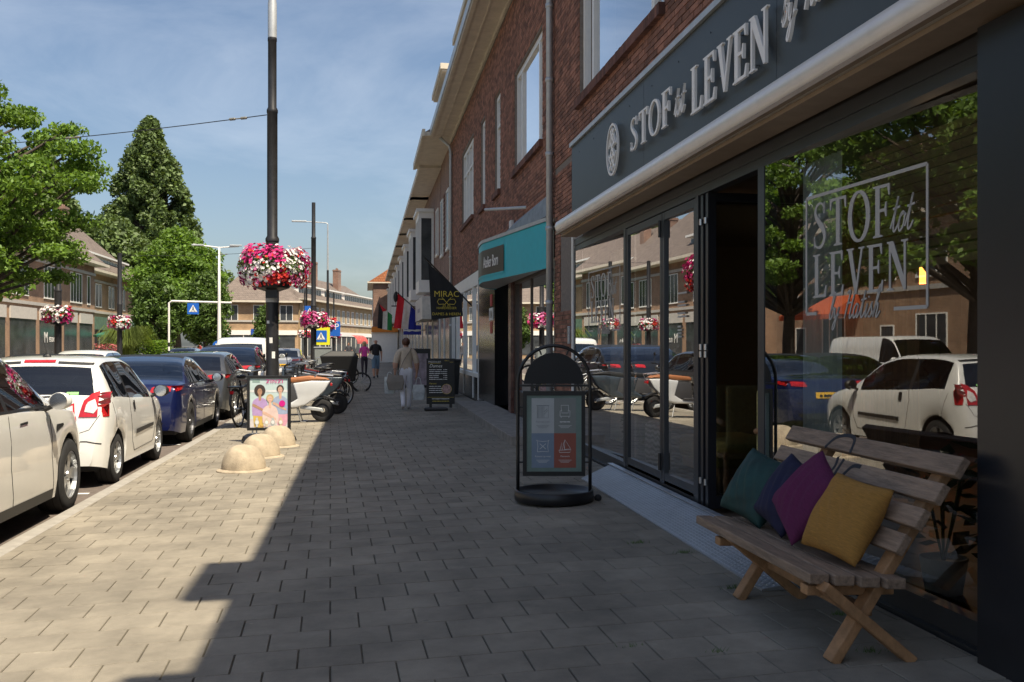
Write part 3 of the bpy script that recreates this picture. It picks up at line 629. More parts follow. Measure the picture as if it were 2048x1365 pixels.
def zigzag(name):
    if name in MATS: return MATS[name]
    m = mat(name, (.5, .48, .44), .9, var=0); n = m.node_tree.nodes; l = m.node_tree.links
    t = n.new('ShaderNodeTexCoord'); wv = n.new('ShaderNodeTexWave'); wv.inputs['Scale'].default_value = 6; wv.inputs['Distortion'].default_value = 6; wv.bands_direction = 'Z'
    c = n.new('ShaderNodeValToRGB'); c.color_ramp.elements[0].color = (.10, .10, .10, 1); c.color_ramp.elements[1].color = (.5, .48, .44, 1); l.new(t.outputs['Object'], wv.inputs['Vector']); l.new(wv.outputs['Fac'], c.inputs['Fac']); l.new(c.outputs['Color'], n['Principled BSDF'].inputs['Base Color'])
    return m
q = MB(); q.box(RF + .16, RF + .5, 9.35, 10.3, .22, .8); tag(q.build('pouffe', zigzag('zigzag_fabric'), None, bevel=.05), 'pale pouffe with zigzag pattern inside the glass door', 'pouffe')
def leafy(name, label, cat, loc, n_, size, spread, hgt, m, pot=None, droop=.3, group=None):
    t = thing(name, label, cat, loc, group=group); q = MB()
    for i in range(n_):
        a = rng.uniform(0, 6.28); rr = spread * math.sqrt(rng.random()); z = hgt * (.25 + .75 * rng.random()); d = Vector((math.cos(a), math.sin(a), rng.uniform(-droop, .6))).normalized(); u = d.cross(Vector((rng.uniform(-1, 1), rng.uniform(-1, 1), 1))).normalized(); L = size * rng.uniform(.6, 1.3); c = Vector((math.cos(a) * rr, math.sin(a) * rr, z))
        q.add([c - d * L * .5, c + u * L * .28, c + d * L * .5, c - u * L * .28], [(0, 1, 2, 3)])
    q.build('foliage', m, t, local=True)
    if pot:
        q = MB(); q.lathe([(0, 0), (pot[0] * .75, 0), (pot[0], pot[1]), (pot[0] * .92, pot[1]), (pot[0] * .9, pot[1] * .9), (0, pot[1] * .9)], 20); q.build('pot', pot[2], t, local=True, smooth=True)
        q = MB()
        for i in range(7): a = i; q.tube([(0, 0, pot[1] * .8), (math.cos(a) * spread * .5, math.sin(a) * spread * .5, hgt * .8)], .006, 5)
        q.build('stem', MATS['weed_green'], t, local=True)
    return t
mat('leaf_dark', (.035, .075, .022), .6, var=.3, island=.35, trans=.25)
mat('leaf_grey', (.10, .14, .07), .8, var=.3, island=.3, trans=.2)
leafy('potted_plant', 'bushy green plant in a blue grey pot behind the first shop window', 'plant', (RF + .42, 11.3, .22), 900, .05, .24, .62, MATS['leaf_grey'], (.17, .24, mat('pot_blue', (.14, .19, .21), .6)))
leafy('potted_plant', 'broad leaved plant in a terracotta pot low in the large shop window', 'plant', (RF + .45, 4.55, .22), 60, .17, .22, .95, MATS['leaf_dark'], (.16, .26, mat('pot_terracotta', (.30, .12, .09), .7)))
leafy('potted_plant', 'trailing dark leaved plant beside the terracotta pot in the shop window', 'plant', (RF + .42, 5.15, .22), 45, .14, .22, .8, MATS['leaf_dark'], (.13, .2, mat('pot_white', (.55, .55, .52), .5)))
for i, (y, z) in enumerate(((7.5, 2.18), (7.42, 2.19), (7.34, 2.18))):
    pass
lamp = thing('pendant_lamp', 'small lit amber pendant lamp deep inside the shop', 'lamp', (RF + 3.4, 10.5, 2.5))
q = MB(); q.tube([(RF + 3.4, 10.5, 2.5), (RF + 3.4, 10.5, 3.06)], .006, 6); q.build('cord', MATS['black_metal'], lamp)
q = MB(); q.lathe([(.13, 2.3), (.12, 2.4), (.05, 2.5), (0, 2.51)], 16, (RF + 3.4, 10.5, 0)); q.build('shade', mat('lamp_amber', (1, .36, .06), .5, var=0, emit=3.), lamp, smooth=True)
ll = bpy.data.lights.new('pendant_glow', 'POINT'); ll.energy = 9; ll.color = (1, .62, .32); ll.shadow_soft_size = .12; lo = bpy.data.objects.new('pendant_glow', ll); COL.objects.link(lo); lo.parent = lamp; lo.location = (0, 0, -.28)
# aluminium threshold ramp
rm = mat('tread_plate', (.40, .42, .44), .5, .6, var=.12, scale=12); n = rm.node_tree.nodes; l = rm.node_tree.links
t = n.new('ShaderNodeTexCoord'); g1 = n.new('ShaderNodeMapping'); g1.inputs['Rotation'].default_value = (0, 0, R(45)); g1.inputs['Scale'].default_value = (26, 26, 26); ck = n.new('ShaderNodeTexChecker'); ck.inputs['Scale'].default_value = 1
wv = n.new('ShaderNodeTexVoronoi'); wv.inputs['Scale'].default_value = 1.0; wv.feature = 'F1'; wv.inputs['Randomness'].default_value = 0
l.new(t.outputs['Object'], g1.inputs['Vector']); l.new(g1.outputs['Vector'], wv.inputs['Vector']); l.new(g1.outputs['Vector'], ck.inputs['Vector'])
bu = n.new('ShaderNodeBump'); bu.inputs['Strength'].default_value = .9; bu.inputs['Distance'].default_value = .012; ml = n.new('ShaderNodeMath'); ml.operation = 'MULTIPLY'; l.new(wv.outputs['Distance'], ml.inputs[0]); l.new(ck.outputs['Fac'], ml.inputs[1]); l.new(ml.outputs[0], bu.inputs['Height']); l.new(bu.outputs['Normal'], n['Principled BSDF'].inputs['Normal'])
rt = thing('threshold_ramp', 'aluminium tread plate ramp laid along the shop threshold', 'ramp', (2.5, 8, .19))
q = MB(); a, c = 2.25, 2.735
q.add([(a, 5.45, zg(a) + .012), (c, 5.45, zg(c) + .075), (c, 10.9, zg(c) + .075), (a, 10.3, zg(a) + .012), (a, 5.45, zg(a) + .002), (c, 5.45, zg(c) + .002), (c, 10.9, zg(c) + .002), (a, 10.3, zg(a) + .002)], [(0, 1, 2, 3), (0, 4, 5, 1), (2, 6, 7, 3), (3, 7, 4, 0)]); q.build('plate', rm, rt)
tp_ = MB(); zf = lambda x: zg(x) + .012 + .063 * (x - a) / (c - a)
for i in range(15):
    for j in range(172):
        x = a + .022 + i * .0315; y = 5.48 + j * .0315; hx, hy = (.0125, .0042) if (i + j) % 2 else (.0042, .0125)
        if y > 10.25 + .6 * (x - a) / (c - a): continue
        P = [(x - hx, y), (x, y - hy), (x + hx, y), (x, y + hy)]
        tp_.add([(p[0], p[1], zf(p[0]) + .0003) for p in P] + [(x + (p[0] - x) * .6, y + (p[1] - y) * .6, zf(p[0]) + .003) for p in P], [(4, 5, 6, 7), (0, 1, 5, 4), (1, 2, 6, 5), (2, 3, 7, 6), (3, 0, 4, 7)])
tag(tp_.build('tread_lozenges', MATS['aluminium_plate'], rt), kind='stuff')
q = MB(); q.bar((c - .03, 5.46, zg(c) + .082), (c - .03, 10.88, zg(c) + .082), .06, .008); q.build('edge_strip', MATS['aluminium_plate'], rt)
# ---------------------------------------------------------------- bench and cushions
bn = thing('bench', 'weathered wooden plank bench with crossed legs under the shop window', 'bench', (2.3, 4.75, .185))
GY, WM = MATS['wood_grey'], MATS['wood_warm']
def plank(name, a, b, wd_, th, up, m, cap=True):
    q = MB(); q.bar(a, b, wd_, th, up); o = q.build(name, m, bn, bevel=.006)
    return o
SY0, SY1 = 4.14, 5.72; sz = .56
for i, x in enumerate((1.995, 2.10, 2.205, 2.31)):
    plank('seat_plank', (x, SY0 + .03 * (3 - i) - .05, sz - .004 * i), (x, SY1 - .012 * i, sz - .004 * i), .094, .048, (.04, 0, 1), GY)
tilt = Vector((.537, 0, .844)).normalized(); BP = Vector((2.345, 0, .60)); nb = Vector((-.844, 0, .537))
HB = (.10, .235, .37, .51)
for i, hh in enumerate(HB):
    p = BP + tilt * hh + nb * .062
    plank('back_plank', (p.x, SY0 - .05 - .03 * i, p.z), (p.x, SY1 + .04, p.z), .042, .095, tilt, GY)
for y in (4.22, 5.34):
    tp = BP + tilt * .50
    plank('back_leg', (2.065, y, .178), (tp.x, y, tp.z), .048, .085, (0, 1, 0), WM)
    plank('front_leg', (2.42, y - .052, zg(2.42) - .004), (2.0, y - .052, .535), .048, .085, (0, 1, 0), WM)
    plank('seat_support', (1.96, y + .05, .497), (2.38, y + .05, .487), .046, .075, (0, 1, 0), WM)
q = MB(); q.bar((2.24, 4.25, .385), (2.24, 5.3, .385), .085, .04, (0, 0, 1)); q.build('stretcher', WM, bn, bevel=.004)
for y in (4.22 - .078, 5.34 - .078):
    for (x, z) in ((2.08, .46), (2.18, .37), (2.30, .28)): q = MB(); q.lathe([(0, 0), (.010, 0), (.010, .004)], 8, (x, y, z), 'y'); q.build('bolt', MATS['steel'], bn)
# burnt curl motif on the two upper back planks
q = MB(); p3 = BP + tilt * HB[3] + nb * .062; p2 = BP + tilt * HB[2] + nb * .062
def onplank(p, y): return frame((p.x + nb.x * .0215, y, p.z + nb.z * .0215), (0, -1, 0), tuple(tilt))
for P_, pts in ((p3, [(-.22, -.05), (-.16, .02), (-.05, .045), (.04, .03), (.07, -.05)]), (p2, [(-.26, .05), (-.2, -.0), (-.12, -.04)]), (p2, [(-.02, .055), (.0, 0), (-.02, -.055)]), (p2, [(.05, .05), (.04, -.05)]), (p2, [(.12, -.05), (.17, .02), (.25, .03)])):
    ribbon(q, [(v.x, v.y) for v in curve([(a, c, 0) for a, c in pts], 5)], .022, onplank(P_, 5.0), .0012)
q.build('burnt_motif', mat('scorched', (.025, .025, .03), .8, var=.2), bn)
def cushion(name, label, c, w_, hgt, th, ax, m, yaw, lean, seed, roll=0):
    n_ = 22; r_ = random.Random(seed); vs = []; fs = []
    k = [r_.uniform(0, 6) for _ in range(8)]
    for side in (1, -1):
        for i in range(n_ + 1):
            for j in range(n_ + 1):
                u = i / n_ * 2 - 1; v = j / n_ * 2 - 1
                e = (1 - u * u) * (1 - v * v); f = max(0, e) ** .50
                sag = 1 - .09 * (1 - abs(v) ** 2) * abs(u) ** 3; sag2 = 1 - .09 * (1 - abs(u) ** 2) * abs(v) ** 3
                t_ = th / 2 * f * (1 + .10 * math.sin(3.3 * u + k[0]) * math.sin(2.7 * v + k[1]) - .10 * math.exp(-((u - .2) ** 2 + (v - .75) ** 2) * 9))
                cr = .010 * math.sin(9 * u + 5 * v + k[2]) * abs(u) ** 2 * (1 - e) + .008 * math.sin(13 * v - 4 * u + k[3]) * abs(v) ** 2 + .006 * math.sin(17 * u + 9 * v + k[4]) * e
                rc = 1 - .035 * (abs(u) * abs(v)) ** 6; sag *= rc; sag2 *= rc
                vs.append((u * w_ / 2 * sag, side * (t_ + cr * f * 1.3), v * hgt / 2 * sag2))
    N_ = (n_ + 1) ** 2
    for sd in (0, 1):
        for i in range(n_):
            for j in range(n_):
                a = sd * N_ + i * (n_ + 1) + j; q_ = (a, a + 1, a + n_ + 2, a + n_ + 1); fs.append(q_ if sd == 0 else q_[::-1])
    me = bpy.data.meshes.new(name); me.from_pydata(vs, [], fs)
    b_ = bmesh.new(); b_.from_mesh(me); bmesh.ops.remove_doubles(b_, verts=b_.verts, dist=.0015); bmesh.ops.recalc_face_normals(b_, faces=b_.faces); b_.to_mesh(me); b_.free()
    for p in me.polygons: p.use_smooth = True
    me.materials.append(m); o = link(me, name); o.location = c
    o.rotation_euler = (Matrix.Rotation(yaw, 3, 'Z') @ Matrix.Rotation(lean, 3, 'X') @ Matrix.Rotation(roll, 3, 'Y')).to_euler()
    return tag(o, label, 'cushion')
lin = dict(rough=.95, var=.22, scale=9, bump=.8, bscale=90)
cushion('cushion', 'mustard yellow linen cushion on the wooden bench', (2.245, 4.43, .785), .41, .41, .18, 0, mat('linen_yellow', (.56, .28, .06), **lin, stretch=(3, 3, 30)), R(-74), R(-30), 1, R(6))
cushion('cushion', 'plum purple cushion leaning on one corner on the wooden bench', (2.225, 4.80, .825), .40, .40, .18, 0, mat('linen_plum', (.17, .022, .10), **lin, stretch=(3, 3, 30)), R(-78), R(-31), 2, R(33))
cushion('cushion', 'dark navy cushion between the plum and green cushions on the bench', (2.26, 5.13, .79), .40, .40, .16, 0, mat('velvet_navy', (.007, .007, .038), .8, var=.3), R(-80), R(-30), 3, R(16))
cushion('cushion', 'deep green velvet cushion at the far end of the bench', (2.22, 5.46, .785), .41, .41, .18, 0, mat('velvet_green', (.006, .038, .034), .7, var=.5, scale=5), R(-70), R(-28), 4, R(12))
# ---------------------------------------------------------------- arched pavement sign
ab = thing('pavement_sign', 'black arched pavement sign with four coloured panels on a round water base', 'sign', (1.70, 8.95, zg(1.7)), R(-8))
BM = MATS['black_metal']; W_ = .33
q = MB(); q.lathe([(0, .015), (.352, .015), (.36, .02), (.365, .06), (.36, .105), (.35, .115), (.335, .11), (.325, .085), (0, .085)], 48); q.build('base', BM, ab, local=True, smooth=True); 
q = MB(); q.tube([(-W_, 0, .08)] + [(-W_, 0, z) for z in (.4, .8, 1.09)] + [(W_ * -math.cos(t), 0, 1.09 + .335 * math.sin(t)) for t in [math.pi * i / 16 for i in range(1, 16)]] + [(W_, 0, z) for z in (1.09, .8, .4, .08)], .0165, 10); q.build('frame', BM, ab, local=True, smooth=True)
q = MB(); q.poly([(-.275, 1.075), (.275, 1.075)] + [(.275 * math.cos(t), 1.075 + .285 * math.sin(t)) for t in [math.pi * i / 20 for i in range(1, 20)]], frame((0, .006, 0), (1, 0, 0), (0, 0, 1)), .012); q.build('header_plate', MATS['black_satin'], ab, local=True)
q = MB(); q.bar((-W_, 0, 1.06), (W_, 0, 1.06), .02, .02); q.build('crossbar', BM, ab, local=True)
for a in (-1, 1):
    for b0, b1 in (((a * W_, 0, .86), (a * .28, 0, .86)), ((a * W_, 0, .36), (a * .28, 0, .36)), ((a * .115, 0, 1.34), (a * .14, 0, 1.405)), ((a * .19, 0, 1.0), (a * .19, 0, 1.06))): MB().bar(b0, b1, .014, .014).build('bracket', BM, ab, local=True)
q = MB(); P0, P1, Z0, Z1 = -.285, .285, .235, 1.01
q.box(P0, P1, -.018, .012, Z0, Z0 + .04); q.box(P0, P1, -.018, .012, Z1 - .04, Z1); q.box(P0, P0 + .035, -.018, .012, Z0 + .04, Z1 - .04); q.box(P1 - .035, P1, -.018, .012, Z0 + .04, Z1 - .04); pf = q.build('poster_frame', BM, ab, local=True)
q = MB(); q.box(P0 + .035, P1 - .035, -.010, .008, Z0 + .04, Z1 - .04); q.build('poster', mat('poster_green', (.16, .22, .19), .55, var=.2, scale=3), ab, local=True)
mx0, mx1, mz0, mz1 = -.205, .20, .31, .945; cx_, cz_ = -.0, .625
cells = [((mx0, cx_, cz_, mz1), (.42, .44, .44)), ((cx_, mx1, cz_, mz1), (.22, .235, .22)), ((mx0, cx_, mz0, cz_), (.19, .245, .32)), ((cx_, mx1, mz0, cz_), (.30, .085, .055))]
ink = mat('poster_ink', (.66, .66, .64), .6, var=0); dk = mat('poster_ink_dark', (.20, .22, .23), .6, var=0)
for i, (c_, col) in enumerate(cells):
    q = MB(); q.box(c_[0], c_[1], -.0125, -.0095, c_[2], c_[3]); o = q.build('poster_panel', mat('poster_cell_%d' % i, col, .55, var=.08), ab, local=True)
    q = MB(); x = (c_[0] + c_[1]) / 2; z = c_[2] + .195; Mx = frame((x, -.0128, z), (1, 0, 0), (0, 0, 1)); I = dk if i == 0 else ink
    st = [[[(-.05, -.055), (.05, -.055), (.05, .055), (-.05, .055), (-.05, -.055)], [(-.06, .058), (.06, .058)], [(.01, -.05), (.01, .05)]] + [[(-.05 + k_ * .012, -.05), (-.05 + k_ * .012, .05)] for k_ in range(5)] + [[(.015, .0), (.04, .03)], [(.015, -.02), (.045, .015)]],
          [[(-.045, -.04), (.045, -.04), (.045, .01), (.03, .015), (.03, -.01), (-.03, -.01), (-.03, .015), (-.045, .01), (-.045, -.04)], [(-.033, .01), (-.036, .06), (.032, .06), (.033, .01)], [(-.035, -.04), (-.035, -.055)], [(.035, -.04), (.035, -.055)]],
          [[(-.05, -.05), (-.045, 0), (-.05, .05), (0, .045), (.05, .05), (.045, 0), (.05, -.05), (0, -.045), (-.05, -.05)], [(-.028, -.025), (.028, .025)], [(-.028, .025), (.028, -.025)], [(-.05, .05), (-.058, .058)], [(.05, .05), (.058, .058)]],
          [[(-.055, -.035), (.055, -.03), (.045, -.055), (-.05, -.055), (-.055, -.035)], [(-.045, -.03), (-.03, .035), (-.025, -.03)], [(-.005, -.03), (.0, .06), (.05, -.02), (-.005, -.03)], [(-.005, -.02), (-.015, .02), (.0, .06)]]][i]
    for s_ in st: ribbon(q, s_, .0042, Mx, .0006)
    for k_ in range(3): ribbon(q, [(-.06 + .01 * k_, -.125 - k_ * .010), (.06 - .012 * k_, -.125 - k_ * .010)], .0028, Mx, .0006)
    q.build('poster_drawing', I, o, local=True)
    text('poster_title', ['Raamdecoratie', '~9', 'Kussens op maat', 'Maatwerk'][i], .021, I, o, frame((x, -.0128, c_[2] + .098), (1, 0, 0), (0, 0, 1)), .0006, world=False)
wh_ = MB(); wh_.lathe([(.0, -.012), (.03, -.012), (.034, 0), (.03, .012), (0, .012)], 14, (.40, -.02, .036), 'y'); wh_.build('castor', MATS['rubber'], ab, local=True, smooth=True)
wh_ = MB(); wh_.bar((.34, -.02, .05), (.41, -.02, .04), .02, .012); wh_.build('castor_fork', BM, ab, local=True)
# ================================================================ NEIGHBOUR BUILDINGS ON THE RIGHT
nb_ = thing('corner_building', 'brick building behind the black pilaster of the shop front', 'building', (RF, -5, .19))
q = MB(); q.box(RF, RF + 9, -14, 1.58, .1, ZE); q.build('wall', MATS['brick_far'], nb_); eaves(nb_, -14, 1.58, ZE, .69); roof(nb_, -14, 1.58, ZE + .15, RF - .6, RF + 4.5, 12.4)
dormer(nb_, -3.2, .25, 8.6, 9.42, 2.5, 2.08)
jw = thing('jeweller_building', 'long brick building with turquoise canopy and tall white windows', 'building', (RF, 23, .19))
A0, A1 = 14.47, 32.3
HW = [(15.5, 18.55, 4.85, 6.68), (20.5, 21.45, 4.85, 6.95), (23.15, 24.1, 4.9, 6.98), (25.7, 28.9, 5.0, 7.1)]
q = MB(); wall_with_holes(q, RF, RF + .3, A0, A1, 3.45, ZE, HW); q.box(RF + 8.7, RF + 9, A0, A1, .1, ZE); q.box(RF + .3, RF + 8.7, A1 - .3, A1, .1, ZE); q.box(RF + .3, RF + 8.7, A0, A0 + .2, .1, ZE); q.build('wall', MATS['mortar'], jw)
br = MB(); brick_field(br, RF, A0, A1, 3.5, ZE - .1, HW); tag(br.build('brick', MATS['brick_red'], jw), kind='stuff')
sash(jw, *HW[0], RF + .045, (16.1, 17.95)); sash(jw, *HW[1], RF + .045, (), 6.3); sash(jw, *HW[2], RF + .045, (), 6.3); sash(jw, *HW[3], RF + .045, (26.5, 27.3, 28.1), 6.45)
for W in HW: brick_sill(jw, W[0] - .05, W[1] + .05, W[2], RF)
eaves(jw, A0, A1, ZE, .69); roof(jw, A0, A1, ZE + .15, RF - .6, RF + 4.5, 12.4); dormer(jw, 20, 26.2, 8.6, 9.5, 2.6, 2.25); dormer(jw, 28.4, 32.2, 8.6, 9.5, 2.5, 2.1)
def pipe(parent, s, z0, z1, r=RF - .08, rad=.05):
    q = MB(); q.tube([(r, s, z0), (r, s, z1 - .5), (r - .05, s, z1 - .3), (r - .35, s, z1 - .05)] if z1 > 7 else [(r, s, z0), (r, s, z1)], rad, 10)
    for z in np.arange(z0 + .9, z1 - .6, 1.1): q.lathe([(rad, 0), (rad + .012, .005), (rad + .012, .06), (rad, .065)], 10, (r, s, z))
    return q.build('downpipe', MATS['galvanised'], parent, smooth=True)
pipe(jw, 14.52, .2, ZE + .0); pipe(jw, 31.9, .2, ZE + .0)
# ground floor of the jeweller: stone threshold, marble column, dark shop window, door, black tiled pier
st_ = MB(); st_.box(2.03, RF, 13.95, 23.0, .05, .31); stp = tag(st_.build('entrance_step', mat('step_stone', (.25, .225, .195), .85, var=.3, bump=.3), None, bevel=.01), 'low stone step in front of the jeweller and hairdresser doors', 'step')
gf = MB(); gf.box(RF + .06, RF + .12, 14.7, 18.6, .75, 2.75); gf.build('shop_window', MATS['shop_glass'], jw)
q = MB(); q.box(RF + .02, RF + .2, 14.6, 14.7, .31, 2.9); q.box(RF + .02, RF + .2, 18.6, 18.7, .31, 2.9); q.box(RF + .02, RF + .2, 14.7, 18.6, 2.75, 3.4); q.box(RF + .0, RF + .2, 14.7, 18.6, .31, .75); q.box(RF + .04, RF + .14, 16.9, 16.98, .75, 2.75); q.build('shop_front_frame', mat('brown_frame', (.05, .035, .028), .4), jw)
q = MB(); q.box(RF + 1.2, RF + 1.3, 14.7, 18.6, .3, 3.0); q.build('display_back', mat('display_tan', (.38, .28, .17), .8), jw)
q = MB(); q.box(RF + .3, RF + .9, 15.2, 18.2, 1.05, 1.1); q.build('display_shelf', mat('shelf_grey', (.3, .3, .3), .5), jw)
for y, c in ((15.6, (.15, .04, .03)), (16.3, (.04, .03, .03)), (17.1, (.4, .3, .1)), (17.8, (.05, .05, .06))):
    q = MB(); q.lathe([(.1, 1.1), (.13, 1.2), (.09, 1.32), (.04, 1.36), (0, 1.36)], 12, (RF + .55, y, 0)); q.build('display_bust', mat('bust_%d' % int(y * 10), c, .5), jw, smooth=True)
q = MB(); q.box(RF - .05, RF + .25, 18.72, 19.05, .31, 3.4); q.build('marble_column', mat('marble_brown', (.13, .06, .045), .25, var=.6, scale=9), jw)
q = MB(); q.box(RF + .5, RF + .56, 19.1, 21.2, .31, 3.3); q.build('entrance_wall', MATS['white_frame'], jw)
d_ = MB(); d_.box(RF + .44, RF + .5, 19.6, 20.6, .33, 2.5); dr = d_.build('door', mat('door_cream', (.50, .47, .41), .5), jw)
q = MB(); q.box(RF + .425, RF + .44, 19.85, 20.35, .9, 2.35); q.build('pane', MATS['window_glass'], dr)
q = MB(); q.box(RF - .04, RF + .3, 21.2, 24.3, .31, 3.4); q.build('black_tile_pier', mat('black_tile', (.010, .010, .011), .18, var=.1), jw)
npl = MB(); npl.box(RF - .055, RF - .041, 21.45, 22.05, 2.15, 2.42); pl_ = npl.build('house_number_plate', MATS['white_paint'], jw); text('house_number', '118A', .24, BM, pl_, onwall(21.75, 2.20, RF - .056), .002)
for z in (2.46, 1.86):
    q = MB(); q.box(RF - .053, RF - .041, 21.6, 21.9, z, z + .26); q.build('notice', mat('notice_red', (.45, .03, .035), .5), jw)
# turquoise canopy with rounded end
pl = [(2.76, 14.9)] + [(2.76 - .60 * (y - 14.9) / 3.6, y) for y in np.linspace(15.4, 18.5, 8)] + [(2.16 - .045 * math.sin(t) + .60 * (1 - math.cos(t)), 18.5 + 2.3 * math.sin(t)) for t in np.linspace(.1, 1.57, 12)]
pl = [(float(a), float(c)) for a, c in pl]
def canopy(z0, z1, off, i0=0, i1=None):
    q = MB(); P = pl[i0:i1]; vs = [(p[0] - off, p[1], z) for z in (z0, z1) for p in P]; n_ = len(P); q.add(vs, [(i, n_ + i, n_ + i + 1, i + 1) for i in range(n_ - 1)]); return q
cn = canopy(2.78, 3.50, 0).build('canopy', mat('turquoise', (.012, .42, .50), .45, var=.06), jw, smooth=True)
q = canopy(3.50, 3.56, .02); q.build('canopy_trim', MATS['galvanised'], cn)
q = MB(); q.add([(p[0], p[1], 2.79) for p in pl], [tuple(range(len(pl)))]); q.add([(p[0], p[1], 3.52) for p in pl], [tuple(range(len(pl)))[::-1]]); q.build('canopy_soffit', mat('soffit_grey', (.33, .34, .34), .5), cn)
q = canopy(2.90, 3.36, .012, 5, 14); q.build('canopy_panel', mat('panel_brown', (.03, .026, .024), .4), cn, smooth=True)
q = canopy(2.87, 2.90, .014, 5, 14); q.build('canopy_panel_edge', MATS['turquoise'], cn, smooth=True)
# lettering that follows the bent panel
me = text('shop_name', 'Atelier Born', .30, MATS['white_paint'], cn, Matrix.Identity(4), .004, .62, world=False).data
seg = [Vector(p) for p in pl[5:14]][::-1]; cum = [0]
for a, c in zip(seg, seg[1:]): cum.append(cum[-1] + (c - a).length)
for v in me.vertices:
    d = min(max(v.co.x + cum[-1] - .78, 0), cum[-1] - 1e-4); i = max(k for k in range(len(cum) - 1) if cum[k] <= d); t_ = (d - cum[i]) / (cum[i + 1] - cum[i]); p = seg[i].lerp(seg[i + 1], t_)
    v.co = (p.x - .016 - v.co.z - RF, p.y - 23, 3.03 + v.co.y - .19)
q = MB(); q.add([(RF - .012, 14.9, 3.9), (RF - .012, 18.2, 3.9), (RF - .35, 18.0, 3.565), (RF - .05, 14.9, 3.565)], [(0, 1, 2, 3)]); q.build('lead_flashing', mat('lead', (.20, .22, .24), .45, .3, var=.3), jw)
q = MB(); q.tube([(RF, 17.1, 4.0), (RF - .55, 18.6, 4.15)], .028, 8); q.build('flag_pole_stub', MATS['galvanised'], jw)
q = MB(); q.lathe([(.07, 3.62), (.07, 3.74), (.05, 3.78), (0, 3.78)], 12, (RF - .1, 19.4, 0)); q.build('alarm_lamp', mat('amber', (.6, .2, .03), .3), jw, smooth=True)
q = MB(); q.box(RF - .08, RF - .013, 18.55, 18.75, 3.78, 3.96); q.build('alarm_box', MATS['white_paint'], jw, bevel=.01)
# hairdresser front
q = MB()
for y in (24.35, 25.6, 28.0, 30.2, 31.9): q.box(RF - .05, RF + .06, y - .07, y + .07, .25, 3.1)
q.box(RF - .05, RF + .06, 24.3, 32, 3.1, 3.44); q.box(RF - .06, RF + .06, 24.3, 32, .80, .9); q.build('hairdresser_frame', MATS['white_frame'], jw)
q = MB(); q.box(RF - .03, RF + .2, 24.3, 32, .15, .80); q.build('stall_riser', MATS['black_tile'], jw)
q = MB(); q.box(RF + .0, RF + .01, 24.42, 31.8, .9, 3.1); q.build('shop_window', MATS['shop_glass'], jw)
q = MB(); q.box(RF + 2.0, RF + 2.1, 24.3, 32, .2, 3.4); q.build('back_room', MATS['dark_room'], jw)
